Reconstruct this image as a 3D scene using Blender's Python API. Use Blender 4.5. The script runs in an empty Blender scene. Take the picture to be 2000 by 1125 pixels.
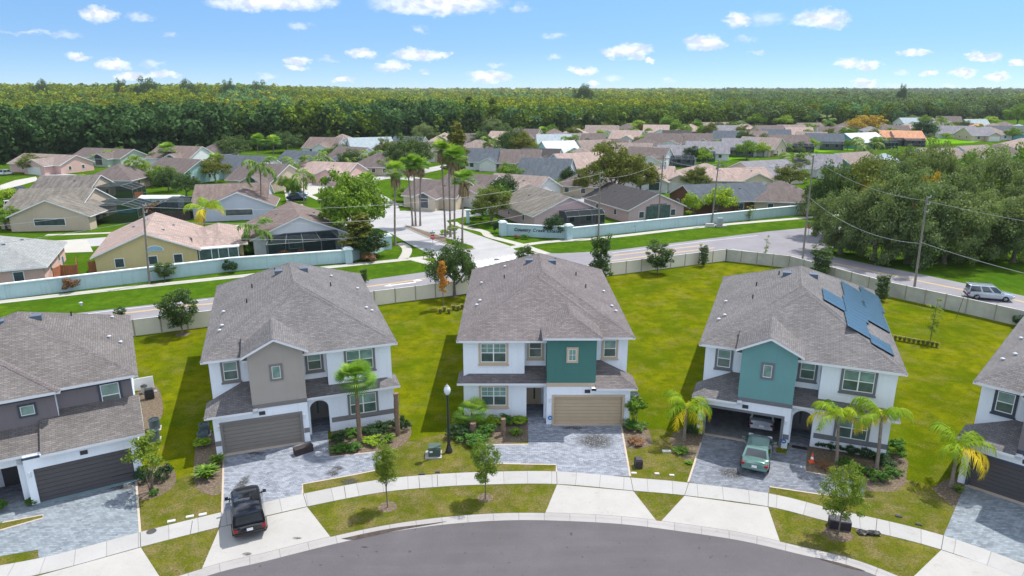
import bpy, math, random
import numpy as np
from mathutils import Vector, Matrix, Euler
R = math.radians
SC = bpy.context.scene
COL = SC.collection
rnd = random.Random(7)

# ------------------------------------------------------------------ camera
CAM_H = 24.0
FPX = 1333.3                      # focal length for a 2000 px wide picture (24 mm on 36 mm)
PITCH = math.atan(390.0 / FPX)
cam = bpy.data.cameras.new('camera'); cam.lens = 24.0; cam.sensor_width = 36.0
cam.clip_start = 0.3; cam.clip_end = 30000
cam_ob = bpy.data.objects.new('camera', cam); COL.objects.link(cam_ob)
cam_ob.location = (0, 0, CAM_H); cam_ob.rotation_euler = (R(90) - PITCH, 0, 0)
SC.camera = cam_ob
SC.render.resolution_x = 1024; SC.render.resolution_y = 576
SC.view_settings.view_transform = 'Standard'; SC.view_settings.look = 'None'
SC.view_settings.exposure = 1.10; SC.view_settings.gamma = 1.0

def ray(x, y):
    a = (x - 1000) / FPX; b = -(y - 562.5) / FPX
    return (a, math.cos(PITCH) + b * math.sin(PITCH), -math.sin(PITCH) + b * math.cos(PITCH))
def G(x, y, z=0.0):
    r = ray(x, y); t = (z - CAM_H) / r[2]
    return (r[0] * t, r[1] * t)
def ZAT(y, Y):                    # height seen at photo row y at distance Y
    r = ray(1000, y); return CAM_H + r[2] * Y / r[1]

# ------------------------------------------------------------------ light
SUN = Vector((0.41, 0.33, 1.0)).normalized()
EL = math.asin(SUN.z); AZ = math.atan2(SUN.x, SUN.y)
sl = bpy.data.lights.new('sun', 'SUN'); sl.energy = 2.65; sl.angle = R(0.53); sl.color = (1.0, 0.955, 0.88)
so = bpy.data.objects.new('sun', sl); COL.objects.link(so)
so.rotation_euler = SUN.to_track_quat('Z', 'Y').to_euler(); so.location = (60, 20, 120)

class NT:
    def __init__(s, tree): s.t = tree; s.t.nodes.clear()
    def n(s, typ, _o=None, **kw):
        nd = s.t.nodes.new(typ)
        for k, v in kw.items():
            if k.startswith('i_'):
                k2 = k[2:]
                k2 = int(k2) if k2.isdigit() else k2.replace('_', ' ')
                s.put(nd.inputs[k2], v)
            else: setattr(nd, k, v)
        return nd
    def put(s, sock, v):
        if isinstance(v, bpy.types.NodeSocket): s.t.links.new(v, sock)
        elif isinstance(v, bpy.types.Node): s.t.links.new(v.outputs[0], sock)
        else:
            if isinstance(v, (tuple, list)) and sock.type == 'RGBA' and len(v) == 3: v = (*v, 1)
            sock.default_value = v
    def math(s, op, a, b=None, c=None, clamp=False):
        nd = s.t.nodes.new('ShaderNodeMath'); nd.operation = op; nd.use_clamp = clamp
        s.put(nd.inputs[0], a)
        if b is not None: s.put(nd.inputs[1], b)
        if c is not None: s.put(nd.inputs[2], c)
        return nd.outputs[0]
    def vmath(s, op, a, b=None, c=None, out=0):
        nd = s.t.nodes.new('ShaderNodeVectorMath'); nd.operation = op
        s.put(nd.inputs[0], a)
        if b is not None: s.put(nd.inputs[1], b)
        if c is not None: s.put(nd.inputs[2], c)
        return nd.outputs[out]
    def mix(s, f, a, b, mode='MIX'):
        nd = s.t.nodes.new('ShaderNodeMix'); nd.data_type = 'RGBA'; nd.blend_type = mode
        s.put(nd.inputs['Factor'], f); s.put(nd.inputs[6], a); s.put(nd.inputs[7], b)
        return nd.outputs[2]
    def ramp(s, f, stops, interp='LINEAR'):
        nd = s.t.nodes.new('ShaderNodeValToRGB'); nd.color_ramp.interpolation = interp
        e = nd.color_ramp.elements
        while len(e) < len(stops): e.new(0.5)
        for i, (p, c) in enumerate(stops):
            e[i].position = p
            e[i].color = (c, c, c, 1) if isinstance(c, (int, float)) else (*c, 1)
        s.put(nd.inputs[0], f); return nd.outputs[0]
    def noise(s, vec, scale, detail=3, rough=0.55, w=0):
        nd = s.t.nodes.new('ShaderNodeTexNoise'); nd.inputs['Scale'].default_value = scale
        nd.inputs['Detail'].default_value = detail; nd.inputs['Roughness'].default_value = rough
        s.put(nd.inputs['Vector'], vec); return nd.outputs[0]

# sky: Nishita, with the small fair-weather clouds of the day mixed over it
w = bpy.data.worlds.new('World'); SC.world = w; w.use_nodes = True
T = NT(w.node_tree)
sky = T.n('ShaderNodeTexSky', sky_type='NISHITA', sun_disc=False, sun_elevation=EL, sun_rotation=AZ,
          altitude=500.0, air_density=0.3, dust_density=0.0, ozone_density=6.0)
tc = T.n('ShaderNodeTexCoord')
sep = T.n('ShaderNodeSeparateXYZ', i_0=tc.outputs['Generated'])
front = T.math('MAXIMUM', sep.outputs[1], 0.02)
u = T.math('DIVIDE', sep.outputs[0], front); v = T.math('DIVIDE', sep.outputs[2], front)
uv = T.n('ShaderNodeCombineXYZ', i_0=u, i_1=v).outputs[0]
strv = T.vmath('MULTIPLY', uv, (1.0, 1.7, 1.0))
nz = T.n('ShaderNodeTexNoise', i_Scale=44.0, i_Detail=7.0, i_Roughness=0.68, i_Vector=strv)
warp = T.vmath('MULTIPLY', T.vmath('SUBTRACT', nz.outputs[1], (0.5, 0.5, 0.5)), (0.05, 0.024, 0))
uvw = T.vmath('ADD', uv, warp)
CL_S = [(520,4,118,15),(590,-6,70,20),(850,6,122,21),(905,-4,60,20),(193,27,36,13),(222,127,34,10),(258,149,36,8),(320,145,34,8),
        (583,118,26,8),(708,104,28,9),(815,106,52,11),(862,104,22,7),(765,130,30,11),(957,150,44,11),(1240,99,38,15),(1200,103,32,9),
        (1268,118,12,5),(1140,138,32,9),(1375,84,42,13),(1605,37,54,17),(1440,40,23,15),(1655,122,26,10),(1690,127,30,9),
        (1922,109,40,8),(1788,104,34,7),(1985,124,16,7),(1690,163,26,9),(1815,141,20,6),(1950,150,26,10),(1880,143,30,8),(152,111,22,8),
        (584,134,24,6),(668,155,20,6),(1164,163,12,6),(797,132,8,6)]
CL_W = [(275,33,34,8),(1498,38,48,13),(300,128,22,7),(1455,76,26,6),(1480,104,22,4),(1765,140,26,6),(585,52,24,8),(820,58,16,8),(1018,16,18,10),
        (1080,110,18,8),(1080,70,26,6),(638,117,18,6),(527,149,26,6),(60,62,80,4),(832,140,14,6),(970,127,20,5),(1306,158,16,6),(1765,168,40,6),
        (1853,168,12,5),(1195,152,26,7),(330,68,20,6),(130,68,30,6)]
def blobs(lst):
    cur = None
    for (px, py, a, b) in lst:
        r = ray(px, py); a2 = a * 1.12 / FPX; b2 = b * 1.2 / FPX
        q = T.vmath('MULTIPLY_ADD', uvw, (1 / a2, 1 / b2, 0), (-r[0] / r[1] / a2, -r[2] / r[1] / b2, 0))
        d = T.vmath('LENGTH', q, out=1)
        cur = d if cur is None else T.math('SMOOTH_MIN', cur, d, 0.35)
    return cur
bs = T.ramp(blobs(CL_S), [(0.15, 1.0), (0.6, 0.68), (1.2, 0.0)], 'EASE')
bw = T.ramp(blobs(CL_W), [(0.2, 0.42), (1.0, 0.0)], 'EASE')
cov = T.math('MAXIMUM', bs, bw)
cov = T.math('MULTIPLY', cov, T.math('GREATER_THAN', sep.outputs[1], 0.02))
fin = T.n('ShaderNodeTexNoise', i_Scale=90.0, i_Detail=4.0, i_Vector=strv)
cov = T.math('MULTIPLY', cov, T.ramp(fin.outputs[0], [(0.25, 0.78), (0.6, 1.0)]), clamp=True)
SKY_STR = 0.075
skyc = T.mix(1.0, sky.outputs[0], (2.1, 2.2, 1.78), 'MULTIPLY')
skyc = T.mix(1.0, skyc, T.ramp(sep.outputs[2], [(0.0, (0.52, 0.43, 0.43)), (0.05, (0.63, 0.57, 0.58)), (0.16, (1.0, 1.0, 1.0))]), 'MULTIPLY')
# unseen, brighter clouds added overhead and behind the drone to fill the shade
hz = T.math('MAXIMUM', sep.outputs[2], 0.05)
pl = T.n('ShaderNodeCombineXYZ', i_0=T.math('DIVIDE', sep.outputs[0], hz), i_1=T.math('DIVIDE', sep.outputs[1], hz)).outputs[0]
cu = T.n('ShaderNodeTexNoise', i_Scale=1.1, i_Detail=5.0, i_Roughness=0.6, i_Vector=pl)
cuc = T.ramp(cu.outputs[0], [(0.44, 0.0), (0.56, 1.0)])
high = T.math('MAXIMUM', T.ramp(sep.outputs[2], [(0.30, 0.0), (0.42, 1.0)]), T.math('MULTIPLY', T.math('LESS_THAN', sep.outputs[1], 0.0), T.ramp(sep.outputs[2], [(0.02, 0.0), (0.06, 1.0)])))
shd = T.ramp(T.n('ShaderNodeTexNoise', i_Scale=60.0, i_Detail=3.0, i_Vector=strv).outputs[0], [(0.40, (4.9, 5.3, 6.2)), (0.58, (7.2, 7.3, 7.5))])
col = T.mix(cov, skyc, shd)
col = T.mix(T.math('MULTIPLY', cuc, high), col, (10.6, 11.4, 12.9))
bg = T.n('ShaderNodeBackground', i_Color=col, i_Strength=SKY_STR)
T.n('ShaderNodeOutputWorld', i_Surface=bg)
w.cycles.sampling_method = 'MANUAL'; w.cycles.sample_map_resolution = 512

# ------------------------------------------------------------------ tagging
def tag(o, label=None, cat=None, group=None, kind=None):
    if label: o['label'] = label
    if cat: o['category'] = cat
    if group: o['group'] = group
    if kind: o['kind'] = kind
    return o
def empty(name, loc=(0, 0, 0), rz=0.0, label=None, cat=None, group=None, scale=1.0):
    o = bpy.data.objects.new(name, None); COL.objects.link(o)
    o.location = loc; o.rotation_euler = (0, 0, rz); o.empty_display_size = 0.3
    o.scale = (scale,) * 3 if isinstance(scale, (int, float)) else scale
    return tag(o, label, cat, group)
def copy_tree(o, parent=None):
    c = o.copy(); COL.objects.link(c)
    if parent: c.parent = parent
    for ch in o.children: copy_tree(ch, c)
    return c

# ------------------------------------------------------------------ mesh builder
class MB:
    """collects faces, builds ONE mesh object with metre-scaled planar UVs"""
    def __init__(s, mirror=None):
        s.v = []; s.f = []; s.m = []; s.uv = {}; s.mir = mirror
    def face(s, pts, m=0, uvs=None):
        pts = [tuple(p) for p in pts]
        if s.mir is not None:
            pts = [(s.mir - p[0], p[1], p[2]) for p in pts][::-1]
            if uvs: uvs = uvs[::-1]
        b = len(s.v); s.v += pts; s.f.append(tuple(range(b, b + len(pts)))); s.m.append(m)
        if uvs: s.uv[len(s.f) - 1] = uvs
    def box(s, x0, x1, y0, y1, z0, z1, m=0, skip=''):
        if x0 > x1: x0, x1 = x1, x0
        if y0 > y1: y0, y1 = y1, y0
        P = lambda a, b, c: ((x0, x1)[a], (y0, y1)[b], (z0, z1)[c])
        F = {'b': [P(0,1,0),P(1,1,0),P(1,0,0),P(0,0,0)], 't': [P(0,0,1),P(1,0,1),P(1,1,1),P(0,1,1)],
             'f': [P(0,0,0),P(1,0,0),P(1,0,1),P(0,0,1)], 'k': [P(1,1,0),P(0,1,0),P(0,1,1),P(1,1,1)],
             'l': [P(0,1,0),P(0,0,0),P(0,0,1),P(0,1,1)], 'r': [P(1,0,0),P(1,1,0),P(1,1,1),P(1,0,1)]}
        for k, q in F.items():
            if k not in skip: s.face(q, m)
        return s
    def obox(s, c, d, l, wd, z0, z1, m=0):
        """oriented box: centre c (x,y), direction unit d, half length l, half width wd"""
        n = (-d[1], d[0])
        q = [(c[0]+a*l*d[0]+b*wd*n[0], c[1]+a*l*d[1]+b*wd*n[1]) for a, b in ((-1,-1),(1,-1),(1,1),(-1,1))]
        s.prism(q, z0, z1, m)
    def prism(s, poly, z0, z1, m=0, bottom=True, mtop=None):
        n = len(poly)
        A = sum(poly[i][0]*poly[(i+1) % n][1]-poly[(i+1) % n][0]*poly[i][1] for i in range(n))
        if A < 0: poly = poly[::-1]
        s.face([(p[0], p[1], z1) for p in poly], m if mtop is None else mtop)
        if bottom: s.face([(p[0], p[1], z0) for p in poly[::-1]], m)
        for i in range(n):
            a, b = poly[i], poly[(i+1) % n]
            s.face([(a[0], a[1], z0), (b[0], b[1], z0), (b[0], b[1], z1), (a[0], a[1], z1)], m)
    def tube(s, pts, rad, n=8, m=0, caps=True):
        rings = []
        pts = [Vector(p) for p in pts]
        if not isinstance(rad, (list, tuple)): rad = [rad]*len(pts)
        for i, p in enumerate(pts):
            a = pts[max(0, i-1)]; b = pts[min(len(pts)-1, i+1)]
            d = (b-a).normalized()
            up = Vector((0, 0, 1)) if abs(d.z) < 0.9 else Vector((1, 0, 0))
            e1 = d.cross(up).normalized(); e2 = e1.cross(d).normalized()
            rings.append([p + (e1*math.cos(2*math.pi*k/n) + e2*math.sin(2*math.pi*k/n))*rad[i] for k in range(n)])
        for i in range(len(rings)-1):
            for k in range(n):
                s.face([rings[i][k], rings[i][(k+1) % n], rings[i+1][(k+1) % n], rings[i+1][k]][::-1], m)
        if caps:
            s.face(rings[0], m); s.face(rings[-1][::-1], m)
    def lathe(s, prof, c=(0, 0), n=14, m=0):
        for i in range(len(prof)-1):
            (r0, z0), (r1, z1) = prof[i], prof[i+1]
            for k in range(n):
                a, b = 2*math.pi*k/n, 2*math.pi*(k+1)/n
                q = [(c[0]+r0*math.cos(a), c[1]+r0*math.sin(a), z0), (c[0]+r0*math.cos(b), c[1]+r0*math.sin(b), z0),
                     (c[0]+r1*math.cos(b), c[1]+r1*math.sin(b), z1), (c[0]+r1*math.cos(a), c[1]+r1*math.sin(a), z1)]
                if r0 < 1e-6: q = q[1:]
                elif r1 < 1e-6: q = q[:3]
                s.face(q, m)
    def cyl(s, c, r, z0, z1, n=14, m=0): s.lathe([(0, z0), (r, z0), (r, z1), (0, z1)], c, n, m)
    def build(s, name, mats, parent=None, smooth=False, loc=None, rz=None, bevel=0, merge=False):
        me = bpy.data.meshes.new(name)
        v, f = s.v, s.f
        if merge or smooth or bevel:
            idx = {}; nv = []; mp = []
            for p in v:
                k = (round(p[0], 4), round(p[1], 4), round(p[2], 4))
                if k not in idx: idx[k] = len(nv); nv.append(p)
                mp.append(idx[k])
            f = [tuple(mp[i] for i in q) for q in f]; v = nv
        me.from_pydata(v, [], f)
        if not isinstance(mats, (list, tuple)): mats = [mats]
        for mm in mats: me.materials.append(mm)
        if len(mats) > 1: me.polygons.foreach_set('material_index', s.m)
        ul = me.uv_layers.new(name='UVMap')
        for i, p in enumerate(me.polygons):
            if i in s.uv:
                for j, li in enumerate(p.loop_indices): ul.data[li].uv = s.uv[i][j]
                continue
            n = p.normal
            if abs(n.z) > 0.999: e1 = Vector((1, 0, 0)); e2 = Vector((0, 1, 0))
            else:
                e1 = Vector((0, 0, 1)).cross(n).normalized(); e2 = n.cross(e1)
            for li in p.loop_indices:
                co = me.vertices[me.loops[li].vertex_index].co
                ul.data[li].uv = (co.dot(e1), co.dot(e2))
        if smooth:
            me.polygons.foreach_set('use_smooth', [True]*len(me.polygons))
            me.set_sharp_from_angle(angle=R(38))
        o = bpy.data.objects.new(name, me); COL.objects.link(o)
        if bevel:
            b = o.modifiers.new('bevel', 'BEVEL'); b.width = bevel; b.segments = 2; b.limit_method = 'ANGLE'; b.angle_limit = R(40)
        if parent: o.parent = parent
        if loc: o.location = loc
        if rz is not None: o.rotation_euler = (0, 0, rz)
        return o

# ------------------------------------------------------------------ materials
MATS = {}
def base(name):
    m = bpy.data.materials.new(name); m.use_nodes = True; MATS[name] = m
    t = NT(m.node_tree)
    p = t.n('ShaderNodeBsdfPrincipled'); o = t.n('ShaderNodeOutputMaterial', i_Surface=p.outputs[0])
    return m, t, p, o
def srgb(r, g, b):
    f = lambda c: (c/255/12.92 if c/255 <= .04045 else ((c/255+.055)/1.055)**2.4)
    return (f(r), f(g), f(b))
def mul(c, k): return tuple(x*k for x in c)
def plain(name, col, rough=0.7, var=0.12, scale=1.5, metal=0.0, bump=0.0, bscale=30, spec=0.5, coat=0.0, uvc=False, fine=0.0):
    if name in MATS: return MATS[name]
    m, t, p, o = base(name)
    tcn = t.n('ShaderNodeTexCoord'); co = tcn.outputs['UV' if uvc else 'Object']
    c = col
    if var > 0:
        f = t.noise(co, scale, 5, 0.6)
        c = t.mix(t.ramp(f, [(0.3, 0.0), (0.72, 1.0)]), mul(col, 1-var), tuple(min(1, x*(1+var)) for x in col))
    if fine > 0:
        f2 = t.noise(co, 45, 2)
        c = t.mix(1.0, c, t.ramp(f2, [(0.3, 1-fine), (0.7, 1+fine)]), 'MULTIPLY')
    t.put(p.inputs['Base Color'], c)
    p.inputs['Roughness'].default_value = rough; p.inputs['Metallic'].default_value = metal
    p.inputs['Specular IOR Level'].default_value = spec
    if coat: p.inputs['Coat Weight'].default_value = coat; p.inputs['Coat Roughness'].default_value = 0.05
    if bump:
        b = t.n('ShaderNodeBump', i_Strength=bump, i_Distance=0.02, i_Height=t.noise(co, bscale, 4))
        t.put(p.inputs['Normal'], b)
    return m
def stucco(name, col, rough=0.88, dirt=0.10):
    m, t, p, o = base('stucco_'+name); co = t.n('ShaderNodeTexCoord').outputs['Object']
    c = t.mix(t.ramp(t.noise(co, 0.5, 4), [(0.3, 0), (0.7, 1)]), mul(col, 0.95), tuple(min(1, x*1.04) for x in col))
    st = t.noise(t.vmath('MULTIPLY', co, (2.6, 2.6, 0.22)), 1.3, 5, 0.7)
    c = t.mix(t.ramp(st, [(0.52, 0), (0.75, dirt*2.2)]), c, tuple(x*k for x, k in zip(col, (0.62, 0.60, 0.55))))
    c = t.mix(1.0, c, t.ramp(t.noise(co, 32, 3), [(0.3, 0.95), (0.7, 1.04)]), 'MULTIPLY')
    t.put(p.inputs['Base Color'], c); p.inputs['Roughness'].default_value = rough; p.inputs['Specular IOR Level'].default_value = 0.2
    b = t.n('ShaderNodeBump', i_Strength=0.35, i_Distance=0.02, i_Height=t.noise(co, 22, 4)); t.put(p.inputs['Normal'], b); return m
def shingle(name, ca, cb, cc):
    """architectural asphalt shingles: courses up the slope, mixed tabs"""
    m, t, p, o = base('shingle_'+name)
    uvn = t.n('ShaderNodeTexCoord').outputs['UV']
    br = t.n('ShaderNodeTexBrick', offset=0.37, i_Vector=uvn, i_Color1=ca, i_Color2=cb, i_Mortar=mul(ca, 0.45), i_Scale=1.0,
             i_Mortar_Size=0.011, i_Mortar_Smooth=0.3, i_Bias=0.0, i_Brick_Width=0.34, i_Row_Height=0.145)
    big = t.noise(uvn, 0.35, 3); strk = t.noise(t.vmath('MULTIPLY', uvn, (1.6, 5.5, 1)), 1.6, 3, 0.7)
    c = t.mix(t.ramp(strk, [(0.42, 0.0), (0.62, 0.55)]), br.outputs[0], cc)
    c = t.mix(1.0, c, t.ramp(big, [(0.3, 0.86), (0.7, 1.12)]), 'MULTIPLY')
    c = t.mix(1.0, c, t.ramp(t.noise(uvn, 60, 1), [(0.3, 0.94), (0.7, 1.06)]), 'MULTIPLY')
    t.put(p.inputs['Base Color'], c); p.inputs['Roughness'].default_value = 0.88; p.inputs['Specular IOR Level'].default_value = 0.25
    b = t.n('ShaderNodeBump', i_Strength=0.8, i_Distance=0.035, i_Height=t.math('ADD', t.math('MULTIPLY', t.math('FRACT', t.math('DIVIDE', t.n('ShaderNodeSeparateXYZ', i_0=uvn).outputs[1], 0.145)), -0.9), t.noise(uvn, 14, 3)))
    t.put(p.inputs['Normal'], b); return m
def ground_mat(name, c1, c2, c3, dry, dry_thr=0.62, s1=0.16, s2=0.9):
    m, t, p, o = base(name)
    co = t.n('ShaderNodeTexCoord').outputs['Object']
    a = t.noise(co, s1, 4, 0.6); b_ = t.noise(co, s2, 5, 0.65); f = t.noise(co, 9, 3, 0.7)
    c = t.mix(t.ramp(a, [(0.38, 0), (0.60, 1)]), c1, c2)
    c = t.mix(1.0, c, t.ramp(t.noise(t.vmath('MULTIPLY', co, (1.0, 0.55, 1)), 0.42, 4, 0.7), [(0.32, 0.80), (0.66, 1.16)]), 'MULTIPLY')
    c = t.mix(t.ramp(b_, [(0.4, 0), (0.72, 1)]), c, c3)
    d = t.math('MULTIPLY', t.ramp(t.noise(co, s1*2.6, 5, 0.7), [(dry_thr-.04, 0), (dry_thr+0.16, 0.8)]), t.ramp(f, [(0.35, 0.3), (0.6, 1)]))
    c = t.mix(d, c, dry)
    c = t.mix(1.0, c, t.ramp(f, [(0.28, 0.66), (0.5, 1.0), (0.75, 1.28)]), 'MULTIPLY')
    c = t.mix(1.0, c, t.ramp(t.noise(co, 30, 2), [(0.3, 0.8), (0.7, 1.2)]), 'MULTIPLY')
    t.put(p.inputs['Base Color'], c); p.inputs['Roughness'].default_value = 1.0; p.inputs['Specular IOR Level'].default_value = 0.0
    b = t.n('ShaderNodeBump', i_Strength=0.7, i_Distance=0.06, i_Height=t.noise(co, 14, 4, 0.7)); t.put(p.inputs['Normal'], b)
    return m
M_LAWN = ground_mat('lawn_grass', (0.074, 0.103, 0.003), (0.138, 0.143, 0.004), (0.056, 0.088, 0.003), (0.17, 0.145, 0.04), 0.55)
M_VERGE = ground_mat('verge_grass', (0.046, 0.104, 0.006), (0.072, 0.130, 0.008), (0.034, 0.076, 0.006), (0.14, 0.14, 0.03), 0.66)
M_STRIP = ground_mat('front_grass', (0.085, 0.098, 0.010), (0.128, 0.122, 0.018), (0.062, 0.088, 0.008), (0.19, 0.14, 0.08), 0.49, 0.3, 1.4)
M_BRIGHT = ground_mat('bright_grass', (0.10, 0.25, 0.004), (0.14, 0.30, 0.006), (0.08, 0.21, 0.004), (0.2, 0.3, 0.02), 0.8)
def soil_mat():
    m, t, p, o = base('mulch')
    co = t.n('ShaderNodeTexCoord').outputs['Object']
    c = t.ramp(t.noise(co, 7, 5, 0.75), [(0.25, (0.04, 0.030, 0.022)), (0.5, (0.125, 0.088, 0.066)), (0.62, (0.22, 0.165, 0.125)), (0.8, (0.34, 0.27, 0.2))])
    c = t.mix(t.ramp(t.noise(co, 2.2, 5, 0.75), [(0.52, 0), (0.66, 0.85)]), c, (0.095, 0.115, 0.012))
    t.put(p.inputs['Base Color'], c); p.inputs['Roughness'].default_value = 1.0
    b = t.n('ShaderNodeBump', i_Strength=0.9, i_Distance=0.06, i_Height=t.noise(co, 16, 4)); t.put(p.inputs['Normal'], b); return m
M_MULCH = soil_mat()
def concrete(name, col, joint=True, rough=0.9):
    m, t, p, o = base(name)
    tcn = t.n('ShaderNodeTexCoord'); co = tcn.outputs['Object']; uvn = tcn.outputs['UV']
    a = t.noise(co, 0.5, 5, 0.65); b_ = t.noise(co, 5, 5, 0.7)
    c = t.mix(t.ramp(a, [(0.3, 0), (0.7, 1)]), mul(col, 0.93), mul(col, 1.05))
    c = t.mix(t.ramp(b_, [(0.58, 0), (0.78, 0.4)]), c, mul(col, 0.66))
    c = t.mix(t.ramp(t.noise(co, 1.1, 5, 0.8), [(0.56, 0), (0.70, 0.35)]), c, tuple(x*k for x, k in zip(col, (0.66, 0.60, 0.52))))
    c = t.mix(1.0, c, t.ramp(t.noise(co, 50, 2), [(0.3, 0.93), (0.7, 1.05)]), 'MULTIPLY')
    if joint:
        sp = t.n('ShaderNodeSeparateXYZ', i_0=uvn)
        fr = t.math('FRACT', t.math('DIVIDE', sp.outputs[0], 1.5))
        ln = t.math('LESS_THAN', t.math('ABSOLUTE', t.math('SUBTRACT', fr, 0.5)), 0.016)
        c = t.mix(t.math('MULTIPLY', ln, 0.4), c, mul(col, 0.28))
        pan = t.n('ShaderNodeTexWhiteNoise', noise_dimensions='1D', i_W=t.math('FLOOR', t.math('ADD', t.math('DIVIDE', sp.outputs[0], 1.5), 0.5)))
        c = t.mix(1.0, c, t.ramp(pan.outputs[0], [(0, 0.93), (1, 1.04)]), 'MULTIPLY')
    t.put(p.inputs['Base Color'], c); p.inputs['Roughness'].default_value = rough; p.inputs['Specular IOR Level'].default_value = 0.2
    return m
M_CONC = concrete('sidewalk_concrete', (0.355, 0.35, 0.345))
M_APRON = concrete('apron_concrete', (0.362, 0.352, 0.338), False)
M_CURB = concrete('curb_concrete', (0.33, 0.315, 0.31))
M_FARCONC = concrete('far_concrete', (0.40, 0.385, 0.35), False)
def asphalt(name, col, spots=True):
    m, t, p, o = base(name)
    co = t.n('ShaderNodeTexCoord').outputs['Object']
    c = t.mix(t.ramp(t.noise(co, 0.25, 4), [(0.3, 0), (0.7, 1)]), mul(col, 0.9), mul(col, 1.1))
    st = t.noise(t.vmath('MULTIPLY', co, (0.12, 1.4, 1)), 1.0, 4)
    c = t.mix(t.ramp(st, [(0.45, 0), (0.7, 0.3)]), c, mul(col, 1.35))
    if spots:
        sp = t.noise(co, 2.6, 2, 0.4)
        c = t.mix(t.ramp(sp, [(0.70, 0), (0.74, 0.65)]), c, mul(col, 0.35))
        c = t.mix(t.ramp(t.noise(co, 0.6, 5, 0.75), [(0.35, 0.4), (0.65, 0)]), c, mul(col, 0.78))
    c = t.mix(1.0, c, t.ramp(t.noise(co, 55, 2), [(0.3, 0.8), (0.7, 1.2)]), 'MULTIPLY')
    t.put(p.inputs['Base Color'], c); p.inputs['Roughness'].default_value = 0.9; p.inputs['Specular IOR Level'].default_value = 0.3
    return m
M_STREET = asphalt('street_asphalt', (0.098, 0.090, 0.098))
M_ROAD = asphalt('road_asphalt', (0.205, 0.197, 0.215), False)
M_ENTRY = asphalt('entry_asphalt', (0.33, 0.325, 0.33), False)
def paver(name, ca, cb, sc=1.0, stain=0.6):
    m, t, p, o = base(name)
    co = t.n('ShaderNodeTexCoord').outputs['Object']
    br = t.n('ShaderNodeTexBrick', i_Vector=co, i_Color1=ca, i_Color2=cb, i_Mortar=mul(ca, 0.45), i_Scale=1.0, i_Mortar_Size=0.008,
             i_Brick_Width=0.30, i_Row_Height=0.15, i_Bias=-0.1)
    br2 = t.n('ShaderNodeTexBrick', i_Vector=co, i_Color1=(0, 0, 0), i_Color2=(1, 1, 1), i_Mortar=(0.5, 0.5, 0.5), i_Scale=1.0, i_Mortar_Size=0.0,
              i_Brick_Width=0.60, i_Row_Height=0.30)
    c = t.mix(t.math('MULTIPLY', br2.outputs[0], 0.3), br.outputs[0], mul(cb, 1.15))
    c = t.mix(t.ramp(t.noise(co, 3.2, 3, 0.7), [(0.42, 0), (0.62, 0.35)]), c, mul(ca, 0.85))
    c = t.mix(t.ramp(t.noise(co, 5.0, 2), [(0.6, 0), (0.72, 0.35)]), c, mul(cb, 1.25))
    sn = t.math('MULTIPLY', t.ramp(t.noise(co, 0.55, 3), [(0.60, 0), (0.68, 1)]), t.ramp(t.noise(co, 6, 4, 0.8), [(0.5, 0), (0.58, stain)]))
    c = t.mix(sn, c, (0.035, 0.033, 0.034))
    t.put(p.inputs['Base Color'], c); p.inputs['Roughness'].default_value = 0.85; p.inputs['Specular IOR Level'].default_value = 0.25
    b = t.n('ShaderNodeBump', i_Strength=0.4, i_Distance=0.01, i_Height=br.outputs[1]); b.invert = True; t.put(p.inputs['Normal'], b)
    return m
def glass(name, col, rough=0.06, spec=0.6):
    m, t, p, o = base(name)
    co = t.n('ShaderNodeTexCoord').outputs['Object']
    t.put(p.inputs['Base Color'], t.mix(t.ramp(t.noise(co, 1.3, 2), [(0.35, 0), (0.65, 1)]), mul(col, 0.75), mul(col, 1.2)))
    p.inputs['Roughness'].default_value = rough; p.inputs['Specular IOR Level'].default_value = spec; return m
M_GUP = glass('pane_with_blind', (0.19, 0.31, 0.27)); M_GLO = glass('dark_pane', (0.07, 0.115, 0.105))
M_GFAR = glass('far_pane', (0.05, 0.07, 0.08)); M_CARGLASS = glass('car_glass', (0.03, 0.04, 0.045), 0.03, 1.0)
M_WHITE = plain('white_trim', (0.72, 0.73, 0.76), 0.5, 0.03); M_VINYL = plain('vinyl_white', (0.8, 0.8, 0.8), 0.4, 0.02)
M_DARK = plain('dark_metal', (0.02, 0.021, 0.023), 0.45, 0.1); M_TYRE = plain('rubber', (0.014, 0.014, 0.015), 0.85, 0.1)
M_STEEL = plain('steel', (0.45, 0.46, 0.48), 0.35, 0.08, metal=0.7); M_BLACK = plain('black_plastic', (0.016, 0.015, 0.017), 0.55, 0.15)
M_RED = plain('tail_lamp_red', (0.25, 0.008, 0.012), 0.2, 0.1); M_LAMP = plain('lamp_clear', (0.7, 0.72, 0.75), 0.1, 0.02)
M_WOODP = plain('pole_wood', (0.20, 0.18, 0.15), 0.9, 0.2, 3); M_GREYM = plain('galvanised', (0.34, 0.36, 0.37), 0.5, 0.1)
M_INT = plain('garage_interior', (0.62, 0.63, 0.66), 0.9, 0.1)
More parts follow.
